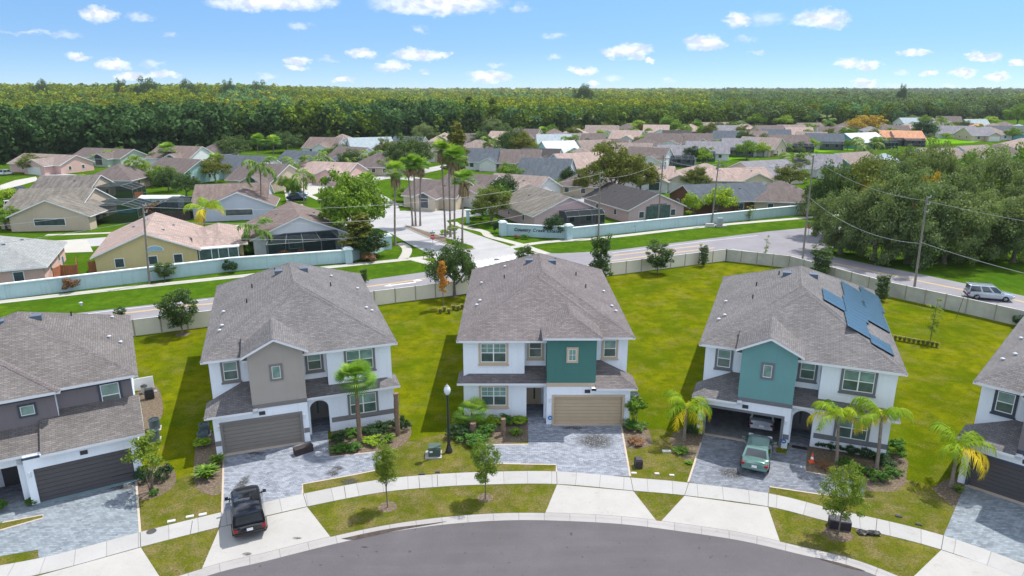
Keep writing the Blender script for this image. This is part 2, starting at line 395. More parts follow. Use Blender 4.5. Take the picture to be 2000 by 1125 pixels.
def leaf(name, ca, cb, cc=None, trans=0.3):
    """foliage; the tone attribute is each clump's own colour"""
    m = bpy.data.materials.new(name); m.use_nodes = True; t = NT(m.node_tree)
    at = t.n('ShaderNodeAttribute', attribute_name='tone')
    oi = t.n('ShaderNodeObjectInfo')
    c = t.ramp(at.outputs['Fac'], [(0.0, ca), (0.6, cb), (1.0, cc or mul(cb, 1.35))])
    c = t.mix(1.0, c, t.ramp(oi.outputs['Random'], [(0, (0.86, 0.92, 0.9)), (1, (1.14, 1.06, 1.0))]), 'MULTIPLY')
    d = t.n('ShaderNodeBsdfPrincipled', i_Base_Color=c, i_Roughness=0.62, i_Specular_IOR_Level=0.25)
    tr = t.n('ShaderNodeBsdfTranslucent', i_Color=t.mix(1.0, c, (1.25, 1.25, 0.5), 'MULTIPLY'))
    mx = t.n('ShaderNodeMixShader', i_Fac=trans); t.put(mx.inputs[1], d); t.put(mx.inputs[2], tr)
    t.n('ShaderNodeOutputMaterial', i_Surface=mx); MATS[name] = m; return m
def bark(name, col): return plain(name, col, 0.95, 0.3, 6, bump=0.5, bscale=14, spec=0.1)
M_BARK = bark('bark_grey', (0.16, 0.135, 0.11)); M_PALMBARK = bark('palm_bark', (0.24, 0.20, 0.165)); M_BOOT = bark('palm_boot', (0.20, 0.14, 0.10))
# ------------------------------------------------------------------ setting: ground, streets, paths
def P(lst, z=0.0): return [G(x, y, z) for x, y in lst]
def smooth(pts, n=6):
    out = []
    for i in range(len(pts)-1):
        p0 = pts[max(0, i-1)]; p1 = pts[i]; p2 = pts[i+1]; p3 = pts[min(len(pts)-1, i+2)]
        for k in range(n):
            t = k/n
            out.append(tuple(0.5*((2*p1[j]) + (-p0[j]+p2[j])*t + (2*p0[j]-5*p1[j]+4*p2[j]-p3[j])*t*t + (-p0[j]+3*p1[j]-3*p2[j]+p3[j])*t**3) for j in (0, 1)))
    out.append(tuple(pts[-1])); return out
def sheet(name, poly, z, m, kind='structure'):
    b = MB(); n = len(poly)
    A = sum(poly[i][0]*poly[(i+1) % n][1]-poly[(i+1) % n][0]*poly[i][1] for i in range(n))
    if A < 0: poly = poly[::-1]
    b.face([(p[0], p[1], z) for p in poly])
    o = b.build(name, m); return tag(o, kind=kind)
def offs(path, d):
    out = []
    for i, p in enumerate(path):
        a = path[max(0, i-1)]; b = path[min(len(path)-1, i+1)]
        dx, dy = b[0]-a[0], b[1]-a[1]; L = math.hypot(dx, dy) or 1
        out.append((p[0]-dy/L*d, p[1]+dx/L*d))
    return out
def ribbon(name, path, prof, m, kind='structure', parent=None):
    """sweep a profile [(offset to the left of the path, z), ...] along it, UV along the path"""
    b = MB(); s = [0.0]
    for i in range(1, len(path)): s.append(s[-1] + math.dist(path[i], path[i-1]))
    lines = [offs(path, o) for o, z in prof]
    for j in range(len(prof)-1):
        za, zb = prof[j][1], prof[j+1][1]; oa, ob = prof[j][0], prof[j+1][0]
        for i in range(len(path)-1):
            q = [(*lines[j][i], za), (*lines[j][i+1], za), (*lines[j+1][i+1], zb), (*lines[j+1][i], zb)]
            uv_ = [(s[i], oa), (s[i+1], oa), (s[i+1], ob), (s[i], ob)]
            if ob < oa: q = q[::-1]; uv_ = uv_[::-1]
            b.face(q, 0, uv_)
    o = b.build(name, m, parent); return tag(o, kind=kind) if kind else o

def big_ground():
    b = MB()
    b.face([(-6000, -60, 0), (6000, -60, 0), (6000, 9000, 0), (-6000, 9000, 0)])
    return tag(b.build('ground', M_VERGE), kind='structure')
big_ground()
FENCE_PX = [(265,657),(395,641),(735,598),(920,570),(1187,538),(1415,510)]
f0 = (-75.0, 47.9); f1 = (30.9, 95.9)
FENCE_L = [f0, (-38.0, 64.7), f1]
FENCE_R = [f1, G(1540, 524), G(1730, 578), G(1885, 613), G(2000, 640), (58.5, 59.0), (66, 44)]
sheet('lawn', [(-75, -30), (70, -30), (66, 44)] + FENCE_R[::-1][1:] + [(-75, 47.9)], 0.004, M_LAWN)
# front yards and the strip between pavement and kerb: thinner, browner turf
near_edge = [(-36, 24.6), (-30, 27.6), G(70, 1124), G(275, 1069), G(429, 1030), G(600, 990), G(740, 963), G(850, 952), G(950, 947), G(1088, 946),
             G(1237, 959), G(1337, 968), G(1500, 990), G(1620, 1020), G(1838, 1074), (27.4, 27.8), (32.6, 22.5), (38.5, 14)]
SWP = smooth(near_edge)
kerb_pts = [(-37, 9), (-31.5, 16.5), (-27.3, 21.6), (-22, 26.2), G(393, 1114), G(520, 1082), G(646, 1051), G(760, 1027), G(880, 1011), G(1000, 1004), G(1120, 1006),
            G(1230, 1013), G(1340, 1027), G(1450, 1044), G(1560, 1069), G(1680, 1099), (21.2, 28.0), (25.5, 24.0), (30.0, 18.0), (33.5, 10)]
KP = smooth(kerb_pts)
front_line = [G(0, 1000), G(270, 965), G(437, 905), G(620, 880), G(800, 860), G(905, 840), G(1290, 838), G(1400, 868), G(1600, 905), G(1760, 935), G(1860, 955), (31, 37), (40, 28)]
sheet('front_lawn', [(-40, 30)] + front_line + [(42, 8), (0, 8), (-44, 8)], 0.008, M_STRIP)
M_PAV_A = paver('paver_blue_grey', (0.14, 0.165, 0.19), (0.27, 0.31, 0.345), stain=0.12)
M_PAV_B = paver('paver_grey', (0.15, 0.165, 0.20), (0.31, 0.335, 0.385), stain=0.75)
M_PAV_C = paver('paver_dark_grey', (0.115, 0.125, 0.15), (0.235, 0.255, 0.295), stain=0.15)
# mulch beds
BEDS = [[(649,837),(643,869),(646,894),(733,884),(778,874),(803,849),(790,825),(720,828)],
        [(385,848),(425,850),(436,890),(434,960),(395,962),(378,930)],
        [(271,915),(268,972),(304,972),(337,951),(344,931),(329,909)],
        [(268,735),(308,757),(318,808),(292,838),(272,838)],
        [(884,827),(892,862),(925,867),(1030,862),(1032,828),(985,815),(890,815)],
        [(1213,829),(1219,862),(1233,876),(1270,871),(1273,857),(1258,832)],
        [(1056,828),(1057,839),(1083,840),(1083,828)],
        [(1307,857),(1325,890),(1352,897),(1368,867),(1366,838),(1330,838)],
        [(1576,883),(1574,921),(1622,933),(1668,956),(1755,957),(1771,918),(1755,890),(1594,858)],
        [(1820,956),(1866,993),(1880,982),(1893,941),(1866,934),(1840,941)],
        [(50,987),(46,992),(70,990),(86,978),(86,966),(60,975)]]
for bpx in BEDS:
    w_ = P(bpx); sheet('mulch_bed', smooth(w_ + [w_[0]], 4)[:-1], 0.012, M_MULCH, 'structure')
DRIVES = [([(87,957),(265,925),(274,1043),(76,1092),(74,1074),(0,1087),(-60,1100),(-60,1050),(0,1036),(84,1012),(84,1006),(5,1021),(-30,1028),(5,985),(52,975),(52,988),(86,976)], M_PAV_A),
          ([(437,880),(599,850),(601,835),(639,828),(644,893),(733,883),(746,890),(739,918),(690,928),(591,946),(593,966),(433,1003)], M_PAV_B),
          ([(1084,822),(1212,822),(1231,931),(1087,925),(1086,908),(932,905),(934,869),(1032,868),(1030,800),(1066,800),(1066,826),(1084,826)], M_PAV_B),
          ([(1376,838),(1515,862),(1516,884),(1535,887),(1541,868),(1550,845),(1579,850),(1573,921),(1622,930),(1686,941),(1688,974),(1602,966),(1503,951),(1501,964),(1344,942),(1369,865)], M_PAV_C),
          ([(1890,935),(2010,968),(2090,990),(2090,1140),(2000,1100),(1842,1048),(1867,990)], M_PAV_A)]
for px_, mm in DRIVES: sheet('driveway', P(px_), 0.018, mm)
# pale mortar edging of the paved areas
EDGES = [[(434,1003),(437,880)], [(591,966),(591,946),(690,928),(739,918)], [(644,893),(733,883)], [(1231,931),(1212,824)], [(1087,925),(1086,908),(932,905)],
         [(1032,868),(934,869)], [(1369,865),(1344,942)], [(274,1043),(265,925)], [(0,1036),(84,1012),(84,1006),(5,1021)], [(1503,951),(1602,966),(1688,974)], [(1573,921),(1622,930),(1686,941)]]
M_EDGE = concrete('edging_concrete', (0.44, 0.37, 0.31), False)
for e in EDGES: ribbon('driveway_edging', P(e), [(-0.06, 0.026), (0.06, 0.026)], M_EDGE)
for ap in [[(-60,1165),(70,1127),(275,1070),(330,1155),(150,1230),(-60,1290)], [(429,1031),(600,991),(646,1050),(520,1082),(393,1115)],
           [(1088,947),(1237,960),(1283,1019),(1230,1014),(1120,1007),(1064,1005)], [(1337,969),(1500,991),(1524,1061),(1450,1046),(1340,1028),(1290,1020)],
           [(1838,1075),(2070,1150),(2040,1240),(1760,1150)]]:
    sheet('driveway_apron', P(ap), 0.028, M_APRON)
ribbon('sidewalk', SWP, [(0.0, 0.0), (0.0, 0.034), (1.47, 0.034), (1.47, 0.0)], M_CONC)
ribbon('kerb', KP, [(0.02, 0.0), (0.02, 0.062), (-0.16, 0.062), (-0.32, 0.022), (-0.62, 0.018)], M_CURB)
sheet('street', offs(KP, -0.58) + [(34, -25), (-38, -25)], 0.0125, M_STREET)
M_STAIN = plain('kerb_dirt', (0.06, 0.045, 0.038), 0.95, 0.4, 3)
def dirt(px_, z):
    w_ = P(px_); sheet('dirt_patch', smooth(w_ + [w_[0]], 5)[:-1], z, M_STAIN)
dirt([(665,1053),(690,1047),(760,1033),(840,1023),(872,1019),(850,1024),(780,1036),(715,1050),(690,1055)], 0.0265)
dirt([(1590,1089),(1640,1100),(1690,1116),(1650,1108)], 0.0265)
# expansion joints: driveway and kerb lines
M_JOINT = plain('joint', (0.09, 0.085, 0.08), 0.9, 0.1)
for e in [[(275,1069),(274,1041)],[(600,990),(592,964)],[(429,1030),(433,1002)],[(1088,947),(1087,922)],[(1237,960),(1231,930)],[(1337,968),(1346,941)],[(1500,990),(1501,963)],
          [(1838,1074),(1843,1046)],[(676,974),(672,950)],[(820,955),(818,931)],[(855,951),(854,928)],[(1710,1042),(1713,1012)],[(372,1044),(376,1018)]]:
    ribbon('pavement_joint', P(e), [(-0.018, 0.0385), (0.018, 0.0385)], M_JOINT)
ribbon('kerb_joint', offs(KP, 0.05), [(-0.012, 0.0665), (0.012, 0.0665)], M_JOINT)
# ---- road behind the fence
road_far = [(-110, 43.5), (-70, 61.8), (-46.2, 73.1), (-36.3, 77.8), (-19.9, 85.2), (-11.2, 90.2), G(860, 516), G(880, 505)]
far2 = [G(1010, 489), G(1040, 493), G(1090, 495), (15.0, 102.4), (44.7, 117.3), (58, 122.5), (80, 129), (120, 142)]
near2 = [(124, 131), (84, 116.5), (66, 111), (55, 107.5), (49.6, 104.2), G(1590, 492), G(1625, 500), G(1680, 512), G(1800, 536), G(2000, 578), (70, 62), (78, 44)]
near1 = [(69, 44), (61, 59), G(2000, 634), G(1885, 607), G(1730, 572), G(1540, 519), (31.5, 97.4), (-37.5, 66.2), (-75, 49.2), (-110, 33)]
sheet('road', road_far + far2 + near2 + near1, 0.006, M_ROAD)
M_YEL = plain('yellow_paint', (0.62, 0.40, 0.10), 0.8, 0.15, 4); M_WPAINT = plain('white_paint', (0.62, 0.62, 0.62), 0.8, 0.1, 4)
def line(pts, wd=0.12, m=None, z=0.0115): return ribbon('road_marking', pts, [(-wd/2, z), (wd/2, z)], m or M_YEL)
def yel2(pts):
    for o in (-0.14, 0.14): line(offs(pts, o), 0.12)
ya = [(-110, 38), G(225, 614), G(405, 594), G(715, 560), G(830, 544)]
yb = [(-108, 35.8), (-60, 58), G(258, 631), G(410, 614)]
yel2(smooth(ya, 3)); yel2(yb)
yel2([G(1198, 499), G(1375, 479)]); yel2([G(1195, 509), G(1395, 484)])
yel2(smooth([G(1610, 510), G(1700, 529), G(1850, 560), G(2000, 590), (64, 62), (72, 46)], 4))
line([(-100, 39.2), G(200, 609), G(405, 585)], 0.12, M_WPAINT)
line([G(1195, 494), G(1380, 471), G(1480, 460)], 0.12, M_WPAINT); line([G(1430, 486), G(1520, 500), G(1560, 515)], 0.12, M_WPAINT)
# crossing at the mouth of the entry road
cw0 = G(925, 519); cw1 = G(1030, 500)
for k in range(9):
    t_ = (k + 0.5)/9; c = (cw0[0]+(cw1[0]-cw0[0])*t_, cw0[1]+(cw1[1]-cw0[1])*t_)
    ribbon('crosswalk_bar', [(c[0]+1.6, c[1]-1.7), (c[0]-1.6, c[1]+1.4)], [(-0.32, 0.0165), (0.32, 0.0165)], M_WPAINT)
# turn arrow
ab = MB(); ac = G(800, 553)
ad = Vector((0.9, 0.43)).normalized(); an = Vector((-ad.y, ad.x))
def apt(a, b): q = Vector(ac) + ad*a + an*b; return (q.x, q.y, 0.012)
ab.face([apt(-2.4, -0.15), apt(0.6, -0.15), apt(0.6, 0.2), apt(-2.4, 0.2)][::1])
ab.face([apt(0.6, -0.15), apt(1.3, 0.3), apt(1.0, 0.6), apt(0.6, 0.2)]); ab.face([apt(0.7, 0.9), apt(1.0, 0.2), apt(1.9, 0.5), apt(1.5, 1.3)])
ab.face([apt(-2.4, -0.45), apt(-2.4, 0.5), apt(-3.4, 0.03)])
tag(ab.build('road_arrow', M_WPAINT), kind='structure')
# ---- entry road with planted median
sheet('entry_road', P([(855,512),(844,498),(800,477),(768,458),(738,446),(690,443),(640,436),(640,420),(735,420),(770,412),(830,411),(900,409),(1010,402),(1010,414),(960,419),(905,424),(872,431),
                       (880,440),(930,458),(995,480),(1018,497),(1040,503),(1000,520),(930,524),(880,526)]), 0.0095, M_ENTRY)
MED = P([(792,440),(803,443),(925,481),(928,486),(915,489),(895,486),(835,464),(790,444)])
sheet('median_bed', MED, 0.075, M_MULCH)
ribbon('median_kerb', MED + [MED[0]], [(-0.2, 0.0), (-0.2, 0.09), (0.05, 0.09)], M_CURB)
sheet('median_grass', P([(870,466),(925,482),(924,486),(905,487),(873,475)]), 0.083, M_VERGE)
# ---- pavements beyond the road
def path(pts, wd=1.5, z=0.02, m=None, name='path', n=4): return ribbon(name, smooth(pts, n), [(-wd/2, z), (wd/2, z)], m or M_FARCONC)
path([(-115, 47.6), G(0, 590), G(330, 554), G(660, 520), G(790, 507), G(855, 500)], 1.5)
path([G(995, 484), G(1065, 473), G(1185, 464), G(1380, 442), (58.5, 131.0), (80, 139)], 1.5)
path([G(787, 506), G(795, 492), G(792, 482), G(779, 475)], 1.5, 0.024); path([G(800, 504), G(845, 516)], 1.5, 0.024)
path([G(885, 434), G(900, 442), G(944, 452), G(957, 462), G(1010, 476), G(1045, 488), G(1068, 496)], 1.5, 0.024)
# ---- streets and drives inside the far estate
STREETS = []
def street(pts, wd=7.0, z=0.0085): STREETS.extend(smooth(P(pts), 4)); return ribbon('estate_street', smooth(P(pts), 5), [(-wd/2, z), (wd/2, z)], M_ENTRY)
street([(-80,494),(60,482),(220,470),(330,462),(430,454),(560,446),(660,432)], 7.0)
street([(745,432),(748,405),(725,385),(690,372),(640,365),(560,357)], 6.5, 0.0125)
street([(690,372),(720,352),(770,346),(830,352)], 6.0, 0.011)
street([(1010,408),(1060,402),(1120,392),(1190,378),(1260,372)], 6.0, 0.0125)
street([(1180,376),(1240,372),(1330,366),(1440,358),(1560,346)], 6.0, 0.0155)
for px_ in [[(0,362),(30,352),(70,345),(75,352),(40,362),(0,372)], [(90,495),(105,470),(170,468),(182,492)], [(555,372),(620,363),(640,372),(560,395)],
            [(560,400),(590,398),(600,410),(566,412)], [(900,384),(960,386),(985,400),(925,402)], [(1010,385),(1050,378),(1062,385),(1030,396)],
            [(1320,350),(1356,348),(1400,362),(1345,366)], [(1440,349),(1472,350),(1500,357),(1462,361)], [(1860,270),(1920,262),(1960,268),(1900,276)]]:
    sheet('far_driveway', P(px_), 0.019, M_FARCONC)
for px_ in [[(640,352),(668,348),(700,352),(660,358)], [(985,398),(1010,396),(1040,400),(1000,404)], [(1180,372),(1215,368),(1240,373),(1200,378)], [(430,330),(500,338),(470,342),(400,333)], [(240,345),(300,338),(330,342),(270,350)],
            [(1270,300),(1330,303),(1300,306),(1240,303)], [(1090,318),(1040,322),(1000,318),(1060,315)], [(990,305),(1040,309),(1010,311),(960,307)], [(700,322),(760,328),(740,332),(690,325)]]:
    sheet('far_driveway', P(px_), 0.019, M_FARCONC)
street([(90,340),(150,345),(260,348),(360,345),(470,340),(560,350)], 6.0, 0.0145)
street([(780,345),(900,320),(1000,316),(1120,309),(1240,303),(1330,300)], 6.0, 0.0145)
street([(960,300),(1060,284),(1180,292),(1290,276),(1400,262),(1520,258)], 6.0, 0.017)
path([G(90, 459), G(210, 455), G(340, 446), G(560, 436), G(650, 427)], 1.2, 0.02)
path([G(745, 387), G(800, 404), G(880, 401), G(960, 398)], 1.2, 0.022)
path([G(555, 368), G(600, 380), G(640, 398)], 1.2, 0.022)
# bright mown strip behind the far lanais (a drained pond bank)
sheet('mown_strip', P([(1340,312),(1395,300),(1480,293),(1570,285),(1640,279),(1700,277),(1760,272),(1800,270),(1880,268),(1935,271),(1900,279),(1800,283),(1740,287),(1650,294),(1560,300),(1470,307),(1400,316)]), 0.01, M_BRIGHT)

# ---- vinyl fence
M_FENCE = plain('fence_vinyl', (0.66, 0.61, 0.53), 0.6, 0.05, 0.8); M_FENCEG = plain('fence_weathered', (0.42, 0.41, 0.37), 0.8, 0.22, 0.5); M_FPOST = plain('fence_post', (0.33, 0.30, 0.26), 0.6, 0.05)
M_FCAP = plain('fence_cap', (0.70, 0.68, 0.64), 0.6, 0.04)
def fence(path_, step, h, m, label, name='fence'):
    e = empty(name, (path_[0][0], path_[0][1], 0), 0, label, 'fence')
    pts = []; 
    for i in range(len(path_)-1):
        L = math.dist(path_[i], path_[i+1]); n = max(1, round(L/step))
        for k in range(n): pts.append((path_[i][0]+(path_[i+1][0]-path_[i][0])*k/n, path_[i][1]+(path_[i+1][1]-path_[i][1])*k/n))
    pts.append(path_[-1]); ox, oy = path_[0]
    for i, p in enumerate(pts):
        b = MB(); x, y = p[0]-ox, p[1]-oy
        b.box(x-.065, x+.065, y-.065, y+.065, 0, h+.09, 0)
        b.build('post', M_FPOST, e)
        if i < len(pts)-1:
            q = pts[i+1]; mx, my = (p[0]+q[0])/2-ox, (p[1]+q[1])/2-oy; L = math.dist(p, q); d = ((q[0]-p[0])/L, (q[1]-p[1])/L)
            b = MB(); b.obox((mx, my), d, L/2-.07, .03, .05, h, 0); b.obox((mx, my), d, L/2-.066, .05, h+.002, h+.07, 1)
            b.obox((mx, my), d, L/2-.066, .045, .1, .22, 0)
            b.build('panel', [m, M_FCAP], e)
    return e
fence([(-62, 53.8), (-38.0, 64.7), f1], 2.42, 1.72, M_FENCE, 'tan vinyl privacy fence with narrow posts running straight behind the left and middle houses')
fence([f1] + FENCE_R[1:6], 2.42, 1.72, M_FENCEG, 'grey weathered fence curving behind the house with solar panels')
# ---- pale blue masonry walls
M_BLUE = stucco('wall_blue', (0.42, 0.57, 0.60), 0.9, 0.22); M_WCAP = plain('wall_cap', (0.70, 0.77, 0.79), 0.85, 0.05)
def bluewall(path_, label, h=1.75, piers=True, step=11.0):
    e = empty('masonry_wall', (path_[0][0], path_[0][1], 0), 0, label, 'wall'); ox, oy = path_[0]
    b = MB(); c = MB(); pr = MB()
    for i in range(len(path_)-1):
        p, q = path_[i], path_[i+1]; L = math.dist(p, q); d = ((q[0]-p[0])/L, (q[1]-p[1])/L)
        b.obox(((p[0]+q[0])/2-ox, (p[1]+q[1])/2-oy), d, L/2, .14, 0, h); c.obox(((p[0]+q[0])/2-ox, (p[1]+q[1])/2-oy), d, L/2, .24, h+.001, h+.14)
        n = int(L/step)
        for k in range(n+1):
            if not piers: break
            t_ = k/max(1, n); pr.obox((p[0]+(q[0]-p[0])*t_-ox, p[1]+(q[1]-p[1])*t_-oy), d, .28, .22, 0, h-.003)
    b.build('wall_panel', M_BLUE, e); c.build('cap', M_WCAP, e)
    if piers: pr.build('pier', M_BLUE, e)
    return e
BWL = [(-100, 50.6), (-60.3, 77.4), G(235, 556), G(455, 529), G(680, 512.5)]
BWR0 = G(1110, 467); BWR1 = G(1570, 418)
bluewall(BWL[:5], 'long pale blue masonry wall with white cap in front of the yellow house')
bluewall([G(684, 512), G(757, 486)], 'short angled pale blue wall carrying dark letters left of the entry road', 1.9, False)
bluewall([G(984, 459.5), G(1040, 463), G(1108, 466)], 'pale blue entrance wall with dark estate name right of the palms', 1.95, False)
bluewall([G(1112, 466.5), BWR1, (75, 142)], 'pale blue masonry wall with white cap behind the pink houses')
def pier(px_, label, h=2.3):
    x, y = G(*px_); b = MB(); b.box(-.5, .5, -.5, .5, 0, h); b.box(-.62, .62, -.62, .62, h+.002, h+.16, 1); b.box(-.45, .45, -.45, .45, h+.162, h+.34, 1)
    o = b.build('wall_pillar', [M_BLUE, M_WCAP], None, loc=(x, y, 0), rz=R(25)); tag(o, label, 'pillar')
pier((681,513), 'blue wall pillar with stepped cap where the long wall meets the angled wall', 1.95)
pier((758,486), 'blue wall pillar with white cap beside the left foot of the entry road', 2.0)
pier((982,460), 'white capped blue pillar at the left end of the lettered entrance wall', 2.2)
pier((1110,467), 'white capped blue pillar behind the round bush right of the lettered wall', 2.2)
M_LET = plain('letter_dark', (0.01, 0.02, 0.05), 0.5, 0)
def lettering(txt, a, b_, size, z, name, label, off=-0.17):
    cu = bpy.data.curves.new(name, 'FONT'); cu.body = txt; cu.size = size; cu.extrude = 0.03; cu.shear = 0.25; cu.offset = 0.02; cu.space_character = 1.15
    to = bpy.data.objects.new('tmp_text', cu); COL.objects.link(to)
    dg = bpy.context.evaluated_depsgraph_get(); me = bpy.data.meshes.new_from_object(to.evaluated_get(dg))
    bpy.data.objects.remove(to); me.materials.clear(); me.materials.append(M_LET)
    o = bpy.data.objects.new(name, me); COL.objects.link(o)
    ang = math.atan2(b_[1]-a[1], b_[0]-a[0]); n = (math.sin(ang), -math.cos(ang))
    o.location = (a[0]-n[0]*off, a[1]-n[1]*off, z); o.rotation_euler = (R(90), 0, ang); tag(o, label, 'lettering'); return o
lettering('Country Creek Estates', G(1004, 461.2), G(1108, 466), .74, 0.95, 'wall_lettering', 'dark slanted letters of the estate name on the blue entrance wall')
lettering('Estates', G(735, 494), G(757, 486), 0.6, 0.95, 'wall_lettering', 'dark slanted letters at the end of the angled blue wall')

def stain_mat():
    m = bpy.data.materials.new('oil_stain'); m.use_nodes = True; t = NT(m.node_tree); tcn = t.n('ShaderNodeTexCoord'); co = tcn.outputs['Object']
    d = t.n('ShaderNodeBsdfPrincipled', i_Base_Color=(0.05, 0.05, 0.048, 1), i_Roughness=0.8); tr = t.n('ShaderNodeBsdfTransparent')
    f = t.math('MULTIPLY', t.ramp(t.noise(co, 7.0, 5, 0.8), [(0.40, 0), (0.52, 0.8)]), t.ramp(t.vmath('LENGTH', tcn.outputs['UV'], out=1), [(0.45, 1.0), (1.0, 0.0)]))
    mx = t.n('ShaderNodeMixShader', i_Fac=f); t.put(mx.inputs[1], tr); t.put(mx.inputs[2], d); t.n('ShaderNodeOutputMaterial', i_Surface=mx); return m
M_OIL = stain_mat()
for (px_, rx_, ry_) in (((1163, 862), 1.5, 1.3), ((1120, 836), 1.2, .3), ((682, 941), .7, .5), ((650, 925), .5, .5), ((470, 950), .4, 1.6), ((500, 886), .8, .25), ((1250, 1000), .01, .01), ((660, 915), .5, .3), ((930, 1), .01, .01), ((1430, 925), 1.0, .8), ((600, 1074), .01, .01), ((240, 950), 1.2, .6)):
    if rx_ < .1: continue
    x, y = G(*px_); b = MB(); n = 20; pts = [(rx_*math.cos(2*math.pi*k/n), ry_*math.sin(2*math.pi*k/n), .0235) for k in range(n)]
    b.face(pts, 0, [(p[0]/rx_, p[1]/ry_) for p in pts]); tag(b.build('driveway_stain', M_OIL, None, loc=(x, y, 0)), kind='structure')
for (px_, rx_, ry_, z_) in (((482, 1083), .3, .16, .034), ((580, 1052), .3, .12, .034), ((712, 1069), .22, .1, .018), ((735, 1078), .12, .06, .018), ((668, 1087), .1, .05, .018), ((626, 1104), .1, .06, .018)):
    x, y = G(*px_); b = MB(); n = 16; pts = [(rx_*math.cos(2*math.pi*k/n), ry_*math.sin(2*math.pi*k/n), z_) for k in range(n)]
    b.face(pts, 0, [(p[0]/rx_, p[1]/ry_) for p in pts]); tag(b.build('dirt_patch', M_OIL, None, loc=(x, y, 0)), kind='structure')
# ------------------------------------------------------------------ the five new two-storey houses
SH1 = shingle('taupe', (0.130, 0.118, 0.114), (0.190, 0.174, 0.168), (0.092, 0.083, 0.080))
SH2 = shingle('grey', (0.130, 0.123, 0.125), (0.190, 0.181, 0.184), (0.088, 0.083, 0.084))
SH3 = shingle('rose_grey', (0.134, 0.117, 0.118), (0.196, 0.173, 0.175), (0.092, 0.081, 0.082))
W_ST = stucco('white', (0.78, 0.82, 0.88)); 
def roof_solid(b, faces, zt=0.0, m=0):
    for f in faces: b.face(f, m)
def hipface(b, x0, x1, y0, y1, z, s, m=0, mf=1, th=0.17, ridge_axis=None):
    """hip roof over a rectangle, fascia and soffit included; returns (a, b) ridge ends"""
    wx, wy = x1-x0, y1-y0; h = min(wx, wy)/2; 
    if wx <= wy: A = (x0+h, y0+h, z+h*s); B = (x0+h, y1-h, z+h*s)
    else: A = (x0+h, y0+h, z+h*s); B = (x1-h, y0+h, z+h*s)
    c = [(x0, y0, z), (x1, y0, z), (x1, y1, z), (x0, y1, z)]
    if wx <= wy:
        b.face([c[0], c[1], A], m); b.face([c[1], c[2], B, A], m); b.face([c[2], c[3], B], m); b.face([c[3], c[0], A, B], m)
    else:
        b.face([c[0], c[1], B, A], m); b.face([c[1], c[2], B], m); b.face([c[2], c[3], A, B], m); b.face([c[3], c[0], A], m)
    eaves(b, c, th, mf)
    return A, B
def eaves(b, c, th, mf, closed=True):
    n = len(c)
    for i in range(n if closed else n-1):
        p, q = c[i], c[(i+1) % n]
        b.face([(p[0], p[1], p[2]-th), (q[0], q[1], q[2]-th), q, p], mf)
    if closed: b.face([(p[0], p[1], p[2]-th) for p in c[::-1]], mf)
def cap(b, p, q, wd=0.15, m=2):
    """ridge or hip cap strip lying on the roof"""
    p, q = Vector(p), Vector(q); d = (q-p).normalized(); n = Vector((-d.y, d.x, 0)).normalized()
    u_ = Vector((0, 0, 0.03)); e = Vector((0, 0, -0.045))
    b.face([p-n*wd+e, q-n*wd+e, q+u_, p+u_], m); b.face([p+u_, q+u_, q+n*wd+e, p+n*wd+e], m)
def window(parent, mats, x0, x1, z0, z1, y, cols=1, mirror=None, trim=0.16, grid=False, face='f', blind=True, sill=True, xw=0):
    """sash window on a wall facing -y: trim surround > sash, panes"""
    tm, sm = mats
    b = MB(mirror); t = trim; yo = y-0.06
    b.box(x0, x0+t, yo, y, z0, z1); b.box(x1-t, x1, yo, y, z0, z1)
    b.box(x0+t, x1-t, yo, y, z1-t, z1); b.box(x0+t, x1-t, yo, y, z0, z0+t)
    if sill: b.box(x0-.05, x1+.05, yo-.05, y, z0-.1, z0-.002)
    f = b.build('window', tm, parent)
    ix0, ix1, iz0, iz1 = x0+t+.002, x1-t-.002, z0+t+.002, z1-t-.002; zm = (iz0+iz1)/2; s = 0.045 if x1-x0 > 1 else 0.035
    b = MB(mirror); ys = y-0.045
    b.box(ix0, ix0+s, ys, y-.002, iz0, iz1); b.box(ix1-s, ix1, ys, y-.002, iz0, iz1)
    b.box(ix0+s, ix1-s, ys, y-.002, iz1-s, iz1); b.box(ix0+s, ix1-s, ys, y-.002, iz0, iz0+s)
    if iz1-iz0 > 0.9: b.box(ix0+s, ix1-s, ys, y-.002, zm-s*.6, zm+s*.6)
    w_ = (ix1-ix0)/cols
    for k in range(1, cols): b.box(ix0+w_*k-s*.9, ix0+w_*k+s*.9, ys-.004, y-.002, iz0+s, iz1-s)
    if grid:
        for k in range(cols):
            xc = ix0+w_*(k+.5); b.box(xc-.012, xc+.012, y-.034, y-.002, (zm if iz1-iz0 > .9 else iz0)+s, iz1-s)
        zc = (zm+iz1)/2 if iz1-iz0 > .9 else zm
        b.box(ix0+s, ix1-s, y-.032, y-.002, zc-.012, zc+.012)
    b.build('sash', sm, f)
    up = M_GUP if blind else M_GLO
    if iz1-iz0 > 0.9:
        b = MB(mirror); b.box(ix0+s, ix1-s, y-.018, y-.004, zm, iz1-s, skip='b'); b.build('pane', up, f)
        b = MB(mirror); b.box(ix0+s, ix1-s, y-.018, y-.004, iz0+s, zm, skip='t'); b.build('pane', M_GLO, f)
    else:
        b = MB(mirror); b.box(ix0+s, ix1-s, y-.018, y-.004, iz0+s, iz1-s); b.build('pane', up, f)
    return f
